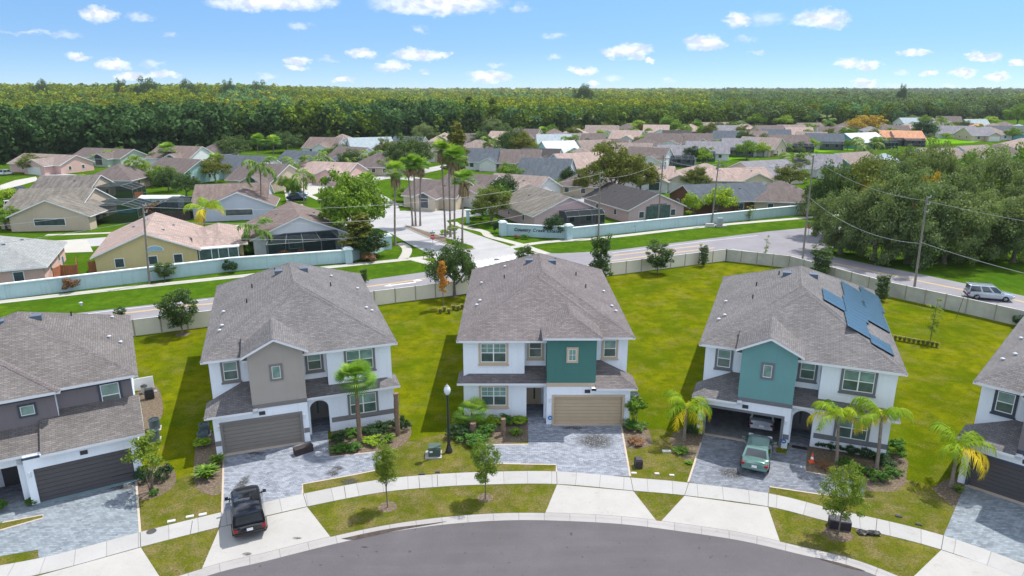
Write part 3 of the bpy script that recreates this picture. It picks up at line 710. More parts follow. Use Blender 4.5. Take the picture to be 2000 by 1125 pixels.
def roof_bits(parent, mats, main, mir=None, seed=1, skip=False):
    """vents and stacks standing on the main roof slopes. main=(x0,x1,y0,y1,z,s)"""
    x0, x1, y0, y1, z, s = main
    xm = (x0+x1)/2
    def zr(x): return z + min(x-x0, x1-x)*s
    for x, y in ((xm-1.05, y1-8.0), (xm+1.0, y1-7.9)):
        b = MB(mir); sg = 1 if x < xm else -1; q = [(x-.32, y-.3), (x+.32, y-.3), (x+.32, y+.3), (x-.32, y+.3)]
        zt = [zr(p[0]) + (0.16 if (p[0] > x) == (sg < 0) else 0.03)*1 for p in q]
        b.face([(q[i][0], q[i][1], max(zt)+.06) for i in range(4)])
        for i in range(4):
            a, c = q[i], q[(i+1) % 4]; b.face([(a[0], a[1], zr(a[0])-.05), (c[0], c[1], zr(c[0])-.05), (c[0], c[1], max(zt)+.06), (a[0], a[1], max(zt)+.06)])
        b.build('roof_vent', M_VENT, parent)
    r = random.Random(seed)
    for x, y, k in ((x0+1.0, y0+9.5, 0), (x0+1.1, y0+5.4, 0), (x0+.9, y0+4.7, 0), (x1-1.2, y0+6.4, 0), (x1-1.0, y0+5.6, 0), (x1-1.4, y0+12, 0), (x0+2.9, y0+7.8, 1), (x0+3.2, y0+11.5, 1), (x1-3.4, y0+9.8, 1), (xm-1.5, y1-7, 1), (x1-3.3, y0+13.6, 0)):
        x += r.uniform(-.25, .25); y += r.uniform(-.5, .5)
        if skip and x > xm+1: continue
        b = MB(mir); zz = zr(x)
        if k: b.cyl((x, y), .05, zz-.1, zz+.34, 8)
        else: b.cyl((x, y), .08, zz-.1, zz+.12, 10); b.lathe([(.14, zz+.1), (.14, zz+.15), (.06, zz+.2), (0, zz+.2)], (x, y), 10)
        b.build('stack' if k else 'exhaust_cap', M_BLACK if k else M_CAPG, parent)
M_CAPG = plain('cap_grey', (0.42, 0.44, 0.48), 0.5, 0.1)
M_VENT = plain('vent_blue_grey', (0.10, 0.13, 0.17), 0.35, 0.1)
NUMPL = plain('plate_dark', (0.03, 0.03, 0.035), 0.5, 0.05)
def arch_pts(x0, x1, zs, zt, n=10):
    xm = (x0+x1)/2; a = (x1-x0)/2; return [(xm - a*math.cos(math.pi*k/n), zs + (zt-zs)*math.sin(math.pi*k/n)) for k in range(n+1)]
def new_house(name, label, loc, rot, mirror, gable, arch, mats, open_garage=False, grid=False, number=''):
    """garage on the left in local coordinates (mirror flips it); front faces -y"""
    W = 12.3; mir = 0.0 if mirror else None
    wall, bay, trim, door, roofm, band = mats
    H = empty(name, (loc[0], loc[1], 0), rot, label, 'house')
    zE = 6.3; S = 0.5; D = 20.8
    # walls -----------------------------------------------------
    b = MB(mir)
    gx0, gx1 = 0.57, 5.57; gz = 2.24
    # garage front with opening
    b.box(0, gx0, 0, .2, 0, 3.12); b.box(gx1, 6.13, 0, .2, 0, 3.12); b.box(gx0, gx1, 0, .2, gz, 3.12)
    if open_garage:
        b.box(0, .2, .2, 7.2, 0, 3.12); b.box(5.93, 6.13, .2, 7.2, 0, 3.12); b.box(.2, 5.93, .2, 7.2, 2.6, 3.12); b.box(0, 6.13, 7.2, D, 0, 3.12)
    else: b.box(0, 6.13, .2, D, 0, 3.12)
    # living part, recessed entry behind an arch or a square opening
    b.box(7.75, W, .95, D, 0, 3.12)
    b.box(6.13, 7.75, 3.4, D, 0, 3.12)
    ox0, ox1 = 6.3, 7.6
    b.box(6.13, ox0, .95, 1.15, 0, 3.12); b.box(ox1, 7.75, .95, 1.15, 0, 3.12)
    if arch:
        ap = arch_pts(ox0, ox1, 2.0, 2.6)
        for i in range(len(ap)-1):
            (xa, za), (xb, zb) = ap[i], ap[i+1]
            b.face([(xa, .95, za), (xb, .95, zb), (xb, .95, 3.12), (xa, .95, 3.12)])
            b.face([(xb, 1.15, zb), (xa, 1.15, za), (xa, 1.15, 3.12), (xb, 1.15, 3.12)])
            b.face([(xa, .95, za), (xa, 1.15, za), (xb, 1.15, zb), (xb, .95, zb)])
    else: b.box(ox0, ox1, .95, 1.15, 2.55, 3.12)
    # upper storey: right/left back wall, entry wall, living part forward
    b.box(0, W, 2.0, D, 3.12, zE-.12)
    b.box(7.75, W, 1.3, 2.0, 3.12, zE-.12)
    b.build('wall', wall, H)
    b = MB(mir); b.box(2.58, 6.135, -.012, 2.4, 3.36, 6.86)
    if gable:
        b.face([(2.58, -.012, 6.86), (6.135, -.012, 6.86), (4.3575, -.012, 6.86+.5*1.7775)])
    b.build('bay', bay, H)
    # bands and trims -----------------------------------------
    b = MB(mir)
    b.box(2.56, 6.15, -.03, .3, 3.06, 3.36)
    if band:
        b.box(-.02, .37, -.03, 0, .72, 1.08); b.box(5.77, 6.15, -.03, 0, .72, 1.08)
        b.box(7.75, W+.02, .92, .95, .72, 1.1)
    t = .17
    b.box(gx0-t, gx0, -.05, .12, 0, gz+t); b.box(gx1, gx1+t, -.05, .12, 0, gz+t); b.box(gx0, gx1, -.05, .12, gz, gz+t)
    b.build('trim_band', trim, H)
    # garage door
    if open_garage:
        b = MB(mir); b.box(gx0, gx1, .4, 3.0, 2.42, 2.48); b.build('garage_door', door, H)
        b = MB(mir); b.box(.2, 5.93, 7.16, 7.19, .01, 2.6); b.box(.202, .23, .21, 7.15, .01, 2.59); b.box(5.9, 5.928, .21, 7.15, .01, 2.59); b.build('garage_lining', M_INT, H)
        b = MB(mir); b.box(.21, 5.92, 0.02, 7.14, 0.004, 0.024); b.build('garage_floor', plain('garage_floor', (0.17, 0.18, 0.19), 0.6, 0.3, 2), H)
        b = MB(mir); b.box(gx0, gx1, -.06, .22, .02, .035); b.build('threshold', M_EDGE, H)
    else:
        b = MB(mir); n = 8; hh = gz/n
        for k in range(n):
            b.box(gx0, gx1, .10, .16, k*hh+.012, (k+1)*hh-.012)
        b.box(gx0, gx1, .13, .17, 0, gz)
        b.build('garage_door', door, H)
        b = MB(mir); b.box(gx0-.1, gx1+.1, -.22, .09, .0, .035); b.build('threshold', M_EDGE, H)
    # entry door
    b = MB(mir); b.box(6.4, 6.6, 3.3, 3.4, 0, 2.35); b.box(7.55, 7.75, 3.3, 3.4, 0, 2.35); b.box(6.6, 7.55, 3.3, 3.4, 2.15, 2.35)
    ed = b.build('door_frame', trim, H)
    b = MB(mir); b.box(6.6, 7.55, 3.34, 3.39, .03, 2.15); b.build('front_door', door, ed)
    b = MB(mir); b.box(6.85, 7.0, 3.315, 3.338, .5, 1.9); b.build('door_glass', M_GLO, ed)
    b = MB(mir); b.box(6.13, 7.75, 1.16, 3.39, .0, .03); b.build('porch_floor', M_PAV_C, H)
    # windows --------------------------------------------------
    tr = (trim, M_VINYL)
    window(H, tr, .72, 1.95, 4.45, 6.1, 2.0, 1, mir)
    window(H, tr, 3.9, 4.75, 4.95, 6.15, -.012, 1, mir, .15, grid=grid, sill=False)
    window(H, tr, 6.3, 7.55, 4.42, 6.1, 2.0, 1, mir, blind=not grid)
    window(H, tr, 8.95, 11.15, 4.3, 6.1, 1.3, 2, mir, grid=grid)
    window(H, tr, 8.95, 11.15, .95, 2.8, .95, 2, mir, grid=grid)
    # side windows (gable ends seen from a step aside)
    # skirt roofs ---------------------------------------------
    b = MB(mir); zk = 3.1; o = .45
    yw = 2.0; h = (yw+o)*S
    def q3(x, y, z): return (x, y, z)
    b.face([q3(-o, -o, zk), q3(2.58, -o, zk), q3(2.58, yw, zk+h), q3(-o+2*h, yw, zk+h)])       # front slope
    b.face([q3(-o, yw, zk), q3(-o, -o, zk), q3(-o+2*h, yw, zk+h)])                              # hip end against wall
    eaves(b, [q3(-o, yw, zk), q3(-o, -o, zk), q3(2.9, -o, zk)], .17, 1, False)
    b.face([q3(-o, -o, zk-.17), q3(-o, yw, zk-.17), q3(2.58, yw, zk-.17), q3(2.58, -o, zk-.17)], 1)
    b.box(2.56, 2.9, -o, -.032, zk-.17, zk-.002, 1)
    y2 = .95-.5; x2 = W+o; hl = (1.3-y2)*S; he = (2.0-y2)*S
    b.face([q3(6.14, y2, zk), q3(x2, y2, zk), q3(x2-(1.3-y2), 1.3, zk+hl), q3(6.14, 1.3, zk+hl)])
    b.face([q3(6.14, 1.3, zk+hl), q3(7.75, 1.3, zk+hl), q3(7.75, 2.0, zk+he), q3(6.14, 2.0, zk+he)])
    b.face([q3(x2, y2, zk), q3(x2, 2.6, zk), q3(x2-(1.3-y2), 2.6, zk+hl), q3(x2-(1.3-y2), 1.3, zk+hl)])
    eaves(b, [q3(6.14, y2, zk), q3(x2, y2, zk), q3(x2, 2.6, zk)], .17, 1, False)
    b.face([q3(6.14, y2, zk-.17), q3(6.14, 1.2, zk-.17), q3(x2, 1.2, zk-.17), q3(x2, y2, zk-.17)], 1)
    b.face([q3(x2, 1.2, zk-.17), q3(W, 1.2, zk-.17), q3(W, 2.6, zk-.17), q3(x2, 2.6, zk-.17)], 1)
    cap(b, (-o, -o, zk), (-o+2*h-.0, yw-.01, zk+h)); 
    b.build('skirt_roof', [roofm, M_WHITE, roofm], H)
    # main roof ------------------------------------------------
    b = MB(mir); X0, X1, Y0, Y1 = -.45, W+.45, 1.55, 21.2
    A, B = hipface(b, X0, X1, Y0, Y1, zE, S)
    cap(b, A, B)
    for c, e in (((X0, Y0, zE), A), ((X1, Y0, zE), A), ((X0, Y1, zE), B), ((X1, Y1, zE), B)): cap(b, c, e)
    ya = .85; xr = .3; xa = (xr+X1)/2; hh = (X1-xr)/2; za = zE+hh*S
    k = 2.2
    b.face([(k, ya, zE), (X1, ya, zE), (xa, ya+hh, za), (k, ya+(k-xr), zE+(k-xr)*S)])
    b.face([(k, ya+(k-xr), zE+(k-xr)*S), (xa, ya+hh, za), (xa, ya+hh+1.3, za), (k, ya+(k-xr)+1.3, zE+(k-xr)*S)])
    b.face([(X1, ya, zE), (X1, Y0+.2, zE), (X1-.6, Y0+.9, zE+.3), (xa, ya+hh, za)])
    eaves(b, [(k, ya, zE), (X1, ya, zE), (X1, Y0, zE)], .17, 1, False)
    b.face([(k, ya, zE-.17), (k, Y0+.1, zE-.17), (X1, Y0+.1, zE-.17), (X1, ya, zE-.17)], 1)
    cap(b, (k, ya+k-xr, zE+(k-xr)*S), (xa, ya+hh, za)); cap(b, (X1, ya, zE), (xa, ya+hh, za))
    b.build('main_roof', [roofm, M_WHITE, roofm], H)
    # bay roof
    b = MB(mir); bx0, bx1, by0 = 2.2, 6.5, -.42; zb = 6.98; hb = (bx1-bx0)/2*S; xm = (bx0+bx1)/2; yb = 6.2
    if gable:
        b.face([(bx0, by0, zb), (xm, by0, zb+hb), (xm, yb, zb+hb), (bx0, yb, zb)][::-1]); b.face([(bx1, by0, zb), (bx1, yb, zb), (xm, yb, zb+hb), (xm, by0, zb+hb)])
        th = .16
        for (xa_, xb_) in ((bx0, xm), (bx1, xm)):
            za_, zb_ = zb, zb+hb
            q = [(xa_, by0, za_-th), (xb_, by0, zb_-th), (xb_, by0, zb_), (xa_, by0, za_)]
            b.face(q if xa_ < xb_ else q[::-1], 1)
            q = [(xa_, by0, za_-th), (xa_, .5, za_-th), (xb_, .5, zb_-th), (xb_, by0, zb_-th)]
            b.face(q if xa_ < xb_ else q[::-1], 1)
        b.face([(bx0, yb, zb-th), (bx0, by0, zb-th), (bx0, by0, zb), (bx0, yb, zb)], 1)
        b.face([(bx1, by0, zb-th), (bx1, yb, zb-th), (bx1, yb, zb), (bx1, by0, zb)], 1)
        cap(b, (xm, by0, zb+hb), (xm, yb, zb+hb))
    else:
        A2, B2 = hipface(b, bx0, bx1, by0, yb+2, zb, S)
        cap(b, A2, B2); cap(b, (bx0, by0, zb), A2); cap(b, (bx1, by0, zb), A2)
    b.box(bx0+.35, bx1-.35, .0, 2.2, 6.8, zb-.17, 1, skip='t')
    b.build('bay_roof', [roofm, M_WHITE, roofm], H)
    roof_bits(H, None, (X0, X1, Y0, Y1, zE, S), mir, (len(name)+int(loc[0])) & 255, open_garage)
    # lights, number
    for x in (.28, 5.86):
        b = MB(mir); b.box(x-.06, x+.06, -.12, -.001, 1.85, 2.15); b.build('wall_lamp', M_LAMP, H)
    b = MB(mir); b.box(2.95, 3.35, -.03, -.001, 2.55, 2.75); b.box(2.95, 3.35, -.06, -.001, 2.76, 2.82)
    b.build('house_number', NUMPL, H)
    return H
def condenser(x, y, rz, label, group=None):
    b = MB(); n = 16
    b.lathe([(0, .04), (.36, .04), (.36, .74), (.38, .76), (.38, .8)], (0, 0), n, 0)
    b.lathe([(.38, .8), (.30, .82), (.30, .76), (.06, .74), (0, .78)], (0, 0), n, 1)
    b.box(-.42, .42, -.42, .42, 0, .05, 2)
    for k in range(8):
        a = math.pi*k/8; d = (math.cos(a), math.sin(a)); b.obox((0, 0), d, .37, .008, .80, .815, 0)
    o = b.build('air_conditioner', [plain('condenser_grey', (0.07, 0.10, 0.115), 0.45, 0.15), plain('fan_dark', (0.03, 0.05, 0.06), 0.4, 0.2), M_APRON], None, loc=(x, y, 0), rz=rz)
    return tag(o, label, 'air conditioner', group)
T2 = stucco('greige_bay', (0.37, 0.335, 0.30)); TR2 = plain('trim_slate', (0.185, 0.175, 0.165), 0.8, 0.04); DR2 = plain('door_taupe', (0.205, 0.185, 0.165), 0.5, 0.04)
B3 = stucco('green_bay', (0.068, 0.185, 0.165)); TR3 = plain('trim_tan', (0.50, 0.40, 0.29), 0.8, 0.04); DR3 = plain('door_tan', (0.46, 0.355, 0.235), 0.5, 0.04)
B4 = stucco('teal_bay', (0.15, 0.315, 0.315)); TR4 = plain('trim_blue_grey', (0.15, 0.155, 0.17), 0.8, 0.04); DR4 = plain('door_grey', (0.16, 0.155, 0.165), 0.5, 0.04)
TR5 = plain('trim_navy', (0.045, 0.06, 0.085), 0.7, 0.04); DR5 = plain('door_charcoal', (0.075, 0.068, 0.072), 0.5, 0.05); G1 = stucco('plum_grey', (0.185, 0.165, 0.175))
O2, A2_ = (-20.05, 41.35), R(19.5); O3, A3_ = (8.68, 45.9), 0.0; O4, A4_ = (13.35, 44.55), R(-21.5); O5, A5_ = (28.28, 38.17), R(-44)
H2 = new_house('two_storey_house', 'white two-storey house with greige gabled bay and taupe garage door behind the black car', O2, A2_, False, True, True, (W_ST, T2, TR2, DR2, SH2, True))
H3 = new_house('two_storey_house', 'white two-storey house with dark green bay and tan garage door behind the driveway', O3, A3_, True, False, False, (W_ST, B3, TR3, DR3, SH3, False), grid=True)
H4 = new_house('two_storey_house', 'white two-storey house with light teal gabled bay and open garage', O4, A4_, False, True, True, (W_ST, B4, TR4, DR4, SH2, True), open_garage=True)
H5 = new_house('two_storey_house', 'white two-storey house with navy window trim and charcoal garage door cut by the right edge', O5, A5_, False, True, True, (W_ST, G1, TR5, DR5, SH2, False))
def to_world(O, A, x, y, mirror=False):
    if mirror: x = -x
    c, s_ = math.cos(A), math.sin(A); return (O[0]+c*x-s_*y, O[1]+s_*x+c*y)
def zr4(x): return 6.3 + min(x+.45, 12.75-x)*.5
# solar panels on the right slope of the teal house: each module a part of one array
def solar():
    e = empty('solar_array', (O4[0], O4[1], 0), A4_, 'blue black solar panel array on the right roof slope of the teal-bay house', 'solar panels')
    m, t, p, o = base('solar_cell'); uvn = t.n('ShaderNodeTexCoord').outputs['UV']
    br = t.n('ShaderNodeTexBrick', offset=0.0, i_Vector=uvn, i_Color1=(0.022, 0.055, 0.09), i_Color2=(0.028, 0.066, 0.105), i_Mortar=(0.08, 0.13, 0.18), i_Scale=1.0, i_Mortar_Size=0.008, i_Brick_Width=0.16, i_Row_Height=0.16)
    t.put(p.inputs['Base Color'], br.outputs[0]); p.inputs['Roughness'].default_value = 0.2; p.inputs['Specular IOR Level'].default_value = 0.7
    sm = m
    # measured on the roof: columns across the slope (x) and rows along the eave (y)
    s5 = math.sqrt(1.25)
    def xy(px, py):
        for z in (8.0,):
            zz = 8.0
            for _ in range(12):
                wx, wy = G(px, py, zz); dx, dy = wx-O4[0], wy-O4[1]; c, s_ = math.cos(A4_), math.sin(A4_)
                lx, ly = c*dx+s_*dy, -s_*dx+c*dy; zz = zr4(min(max(lx, 6.3), 12.7))+.1
        return lx, ly
    quads = [[(1607,565),(1649,585),(1650,607),(1608,586)],
             [(1645,553),(1683,568),(1689,597),(1648,580)], [(1648,580),(1689,597),(1693,628),(1651,610)], [(1651,610),(1693,628),(1699,660),(1653,637)],
             [(1680,560),(1718,577),(1727,610),(1686,590)], [(1686,590),(1727,610),(1734,646),(1691,625)], [(1698,652),(1740,675),(1747,696),(1700,669)]]
    for q in quads:
        c4 = [xy(*p) for p in q]
        x0 = (c4[0][0]+c4[3][0])/2; x1 = (c4[1][0]+c4[2][0])/2; y1 = (c4[0][1]+c4[1][1])/2; y0 = (c4[2][1]+c4[3][1])/2
        nx = max(1, round((x1-x0)*s5/1.7)); ny = max(1, round((y1-y0)/1.02))
        for i in range(nx):
            for j in range(ny):
                a0 = x0+(x1-x0)*i/nx+.018; a1 = x0+(x1-x0)*(i+1)/nx-.018; b0 = y0+(y1-y0)*j/ny+.025; b1 = y0+(y1-y0)*(j+1)/ny-.025
                b = MB(); z0, z1 = zr4(a0)+.14, zr4(a1)+.14; th = .045
                T_ = [(a0, b0, z0), (a1, b0, z1), (a1, b1, z1), (a0, b1, z0)]
                b.face(T_, 0); b.face([(p[0], p[1], p[2]-th) for p in T_[::-1]], 1)
                for k in range(4):
                    p_, r_ = T_[k], T_[(k+1) % 4]; b.face([(p_[0], p_[1], p_[2]-th), (r_[0], r_[1], r_[2]-th), r_, p_], 1)
                b.build('solar_panel', [sm, M_BLACK], e)
solar()
# ---------------- far left house, garage on its right, wide lean-to roof over the ground floor
def left_house():
    O = (-23.6, 38.6); A = R(30)
    H = empty('two_storey_house', (O[0], O[1], 0), A, 'plum grey two-storey house with dark garage door cut by the left edge', 'house')
    S = .5; zE = 6.3; zk = 3.3; W = 12.6
    trim, door = TR5, DR5
    b = MB()                                # local: garage front-right corner at the origin, house extends to -x
    gx0, gx1 = -5.55, -.45
    b.box(-5.95, gx0, 0, .2, 0, 3.2); b.box(gx1, 0, 0, .2, 0, 3.2); b.box(gx0, gx1, 0, .2, 2.3, 3.2); b.box(-5.95, 0, .2, 15.3, 0, 3.2)
    b.box(-6.35, -5.95, .6, .8, 0, 3.0); b.box(-8.2, -5.95, .6, .8, 2.5, 3.0); b.box(-8.5, -8.1, .6, .8, 0, 3.0)
    b.box(-8.2, -5.95, 3.3, 15.3, 0, 3.2); b.box(-13.0, -8.2, .8, 15.3, 0, 3.2)
    b.build('wall', W_ST, H)
    b = MB(); b.box(-12.4, .13, 2.5, 15.35, 3.2, zE-.12); b.box(-12.4, -4.0, 2.05, 2.5, 3.2, zE-.12); b.build('upper_wall', G1, H)
    b = MB(); b.box(.132, .16, 2.48, 15.37, 3.2, zE-.12); b.box(-3.998, -3.97, 2.05, 2.5, 3.2, zE-.12); b.build('wall_return', W_ST, H)
    b = MB(); b.box(-4, .13, 2.46, 2.5, zE-.42, zE-.14); b.box(-12.4, -4, 2.01, 2.05, zE-.42, zE-.14); b.box(-6.0, .03, -.02, 0, 3.0, 3.14); b.build('trim_band', trim, H)
    b = MB(); n = 8
    for k in range(n): b.box(gx0, gx1, .10, .16, k*2.3/n+.012, (k+1)*2.3/n-.012)
    b.box(gx0, gx1, .13, .17, 0, 2.3); b.build('garage_door', door, H)
    b = MB(); b.box(gx0-.1, gx1+.1, -.22, .09, 0, .035); b.build('threshold', plain('threshold_blue', (0.16, 0.24, 0.27), 0.7, 0.1), H)
    b = MB(); b.box(-7.6, -6.6, 3.24, 3.3, 0, 2.15); b.build('front_door', DR5, H)
    b = MB(); b.box(-8.1, -6.0, .8, 3.2, 0, .03); b.build('porch_floor', M_PAV_C, H)
    window(H, (trim, M_VINYL), -1.75, -.45, 4.2, 6.0, 2.5, 1, None, .13)
    window(H, (trim, M_VINYL), -5.95, -5.0, 4.85, 5.7, 2.05, 1, None, .12, sill=False)
    b = MB(); o = .45
    h = (2.5+o)*S
    b.face([(-5.0, -o, zk), (o, -o, zk), (o, 2.5, zk+h), (-5.0, 2.5, zk+h)]); b.face([(-5.0, -o, zk), (-5.0, 2.5, zk+h), (-5.0, 2.5, zk-.2), (-5.0, -o, zk-.17)])
    b.face([(o, -o, zk-.17), (o, 2.6, zk-.17), (o, 2.6, zk+h), (o, 2.5, zk+h), (o, -o, zk)], 1)
    eaves(b, [(-5.0, -o, zk), (o, -o, zk)], .17, 1, False); b.face([(-5, -o, zk-.17), (-5, 2.5, zk-.17), (o, 2.5, zk-.17), (o, -o, zk-.17)], 1)
    y3 = .1; h3 = (2.05-y3)*S
    b.face([(-13.4, y3, zk), (-5.0, y3, zk), (-5.0, 2.05, zk+h3), (-13.4, 2.05, zk+h3)]); eaves(b, [(-13.4, y3, zk), (-5.0, y3, zk)], .17, 1, False)
    b.face([(-13.4, y3, zk-.17), (-13.4, 2.0, zk-.17), (-5, 2.0, zk-.17), (-5, y3, zk-.17)], 1)
    b.box(-5.03, -4.97, -o-.01, .6, zk-.18, zk+.05, 1)
    b.build('skirt_roof', [SH1, M_WHITE], H)
    b = MB(); X1, X0, Y0, Y1 = .58, .58-12.9, 2.05, 15.8
    Aa, Bb = hipface(b, X0, X1, Y0, Y1, zE, S); cap(b, Aa, Bb)
    for c, e in (((X0, Y0, zE), Aa), ((X1, Y0, zE), Aa), ((X0, Y1, zE), Bb), ((X1, Y1, zE), Bb)): cap(b, c, e)
    # forward part on the left
    xf, yf = -3.65, 1.6
    hh = 4.3; b.face([(xf-2*hh, yf, zE), (xf, yf, zE), (xf-hh, yf+hh, zE+hh*S)]); b.face([(xf, yf, zE), (xf, yf+1.2, zE), (xf-hh, yf+hh+1.2, zE+hh*S), (xf-hh, yf+hh, zE+hh*S)])
    eaves(b, [(xf-2*hh, yf, zE), (xf, yf, zE), (xf, Y0, zE)], .17, 1, False); b.face([(xf-2*hh, yf, zE-.17), (xf-2*hh, Y0+.1, zE-.17), (xf, Y0+.1, zE-.17), (xf, yf, zE-.17)], 1)
    cap(b, (xf, yf, zE), (xf-hh, yf+hh, zE+hh*S), .2)
    b.build('main_roof', [SH1, M_WHITE, SH3], H)
    roof_bits(H, None, (X0, X1, Y0, Y1+1.0, zE, S), None, 5)
    b = MB(); b.box(-3.1, -2.7, -.03, -.001, 2.55, 2.75); b.box(-3.1, -2.7, -.05, -.001, 2.76, 2.82); b.build('house_number', NUMPL, H)
    b = MB(); b.box(-5.8, -5.68, -.12, -.001, 1.85, 2.2); b.build('wall_lamp', M_LAMP, H)
left_house()
# ------------------------------------------------------------------ vegetation
def np_mesh(name, V, nper, mat_, tone=None, parent=None, smooth=False):
    """V: (nfaces*nper,3); every face its own vertices"""
    n = len(V); nf = n//nper
    me = bpy.data.meshes.new(name); me.vertices.add(n); me.vertices.foreach_set('co', V.astype(np.float32).ravel())
    me.loops.add(n); me.loops.foreach_set('vertex_index', np.arange(n, dtype=np.int32))
    me.polygons.add(nf); me.polygons.foreach_set('loop_start', np.arange(0, n, nper, dtype=np.int32))
    me.polygons.foreach_set('loop_total', np.full(nf, nper, dtype=np.int32))
    if tone is not None:
        a = me.attributes.new('tone', 'FLOAT', 'POINT'); a.data.foreach_set('value', np.repeat(tone, nper).astype(np.float32))
    me.materials.append(mat_); me.update(); me.validate()
    return me
def unit(a): return a/np.maximum(np.linalg.norm(a, axis=1, keepdims=True), 1e-9)
def cards(C, N, size, rg, asp=0.7):
    """leaf-clump quads (slightly pointed) at C with normals N"""
    n = len(C); up = unit(rg.normal(size=(n, 3))); e1 = unit(np.cross(N, up)); e2 = np.cross(N, e1)
    s = size[:, None] if isinstance(size, np.ndarray) else size
    a = e1*s; b = e2*s*asp
    Q = np.stack([C-a*.5-b*.35, C+a*.15-b*.55, C+a*.6+b*.1, C-a*.1+b*.55], axis=1)
    return Q.reshape(-1, 3)
def crown_mesh(name, seed, rx, ry, rz, mat_, nclump=60, per=60, leaf=0.28, cr=0.28, cz=None, shape='dome', hole=0.0, up=0.35, tonevar=0.35):
    """clumped foliage filling an uneven crown centred at height cz"""
    rg = np.random.default_rng(seed); cz = rz if cz is None else cz
    D = unit(rg.normal(size=(nclump, 3))); r = rg.uniform(0.35, 1.0, nclump)**0.5
    if shape == 'dome': D[:, 2] = np.abs(D[:, 2])*1.15-0.28; D = unit(D)
    P_ = D*r[:, None]
    if shape == 'cone':
        t = rg.uniform(0, 1, nclump)**0.8; a = rg.uniform(0, 2*np.pi, nclump); rr = (1-t)**0.8*rg.uniform(.3, 1, nclump)+.05
        P_ = np.stack([np.cos(a)*rr, np.sin(a)*rr, t*2-1], 1)
    if shape == 'column':
        t = rg.uniform(-1, 1, nclump); a = rg.uniform(0, 2*np.pi, nclump); rr = np.sqrt(np.clip(1-np.abs(t)**3, .05, 1))*rg.uniform(.3, 1, nclump)
        P_ = np.stack([np.cos(a)*rr, np.sin(a)*rr, t], 1)
    lob = 1+0.22*np.sin(3*np.arctan2(P_[:, 1], P_[:, 0])+seed)+rg.normal(0, .08, nclump)
    P_ = P_*lob[:, None]
    K = P_*np.array([rx, ry, rz])
    cs = cr*(rx+ry+rz)/3*rg.uniform(.65, 1.3, nclump)
    keep = rg.uniform(size=nclump) > hole; K = K[keep]; cs = cs[keep]; nc = len(K)
    idx = np.repeat(np.arange(nc), per); d = unit(rg.normal(size=(nc*per, 3)))
    rr = rg.uniform(.45, 1.05, nc*per)
    C = K[idx]+d*(cs[idx]*rr)[:, None]*np.array([1.15, 1.15, .8])
    N = unit(d*0.8+rg.normal(size=d.shape)*.55+np.array([0, 0, up]))
    C[:, 2] += cz
    tone = np.clip(rg.uniform(.15, .85, nc)[idx]*tonevar*2*.5+.3+rg.normal(0, .12, nc*per), 0, 1)
    sz = leaf*rg.uniform(.6, 1.4, nc*per)
    return np_mesh(name, cards(C, N, sz, rg), 4, mat_, tone), K + np.array([0, 0, cz])
def trunk_mb(h, r, K=None, nb=6, seed=0, lean=0.0, flare=1.5, tips=True):
    b = MB(); rg = random.Random(seed); pts = []; 
    for i in range(5):
        t = i/4; pts.append((lean*h*t*t+rg.uniform(-.03, .03)*h*.3*t, rg.uniform(-.03, .03)*h*.3*t, h*t))
    b.tube([(0, 0, -.1)]+pts[0:1]+[(0, 0, .25*r*4)]+pts[1:], [r*flare, r*flare, r*1.05]+[r*(1-.45*(i+1)/4) for i in range(4)], 9)
    if K is not None:
        idx = list(range(len(K))); rg.shuffle(idx)
        for i in idx[:nb]:
            k = Vector(K[i]); t0 = rg.uniform(.45, .95); p0 = Vector(pts[min(4, int(t0*4))]); mid = p0.lerp(k, .5)+Vector((0, 0, -.05*h))
            b.tube([p0, mid, k], [r*.5, r*.32, r*.1], 6)
    return b
L_OAK = leaf('leaf_oak', (0.038, 0.084, 0.023), (0.080, 0.138, 0.038), (0.145, 0.189, 0.043))
L_MOSS = leaf('leaf_mossy', (0.075, 0.125, 0.045), (0.155, 0.22, 0.085), (0.31, 0.35, 0.14), 0.36)
L_OLIVE = leaf('leaf_olive', (0.080, 0.109, 0.020), (0.152, 0.181, 0.026), (0.254, 0.246, 0.029))
L_FRESH = leaf('leaf_fresh', (0.072, 0.160, 0.017), (0.160, 0.275, 0.026), (0.275, 0.392, 0.041))
L_LIME = leaf('leaf_lime', (0.131, 0.246, 0.017), (0.261, 0.392, 0.026), (0.435, 0.522, 0.043))
L_DARK = leaf('leaf_dark', (0.020, 0.055, 0.020), (0.043, 0.094, 0.032), (0.080, 0.138, 0.043))
L_YOUNG = leaf('leaf_young', (0.095, 0.165, 0.022), (0.195, 0.275, 0.036), (0.33, 0.40, 0.06), 0.4)
L_ORANGE = leaf('leaf_orange', (0.30, 0.13, 0.02), (0.50, 0.23, 0.03), (0.6, 0.36, 0.05))
L_GOLD = leaf('leaf_gold', (0.232, 0.174, 0.014), (0.406, 0.290, 0.017), (0.551, 0.406, 0.029))
L_CYP = leaf('leaf_cypress', (0.072, 0.094, 0.017), (0.160, 0.167, 0.023), (0.304, 0.217, 0.029))
L_HEDGE = leaf('leaf_hedge', (0.036, 0.109, 0.017), (0.087, 0.203, 0.026), (0.174, 0.334, 0.043))
L_PALM = leaf('leaf_palm', (0.072, 0.145, 0.029), (0.160, 0.246, 0.043), (0.319, 0.377, 0.072), 0.25)
L_PALMY = leaf('leaf_palm_yellow', (0.12, 0.28, 0.015), (0.34, 0.44, 0.018), (0.80, 0.60, 0.02), 0.35)
L_FAN = leaf('leaf_fan', (0.072, 0.189, 0.020), (0.174, 0.334, 0.036), (0.406, 0.522, 0.072), 0.28)
L_SKIRT = leaf('leaf_dead', (0.16, 0.11, 0.055), (0.30, 0.22, 0.12), (0.42, 0.34, 0.2), 0.15)
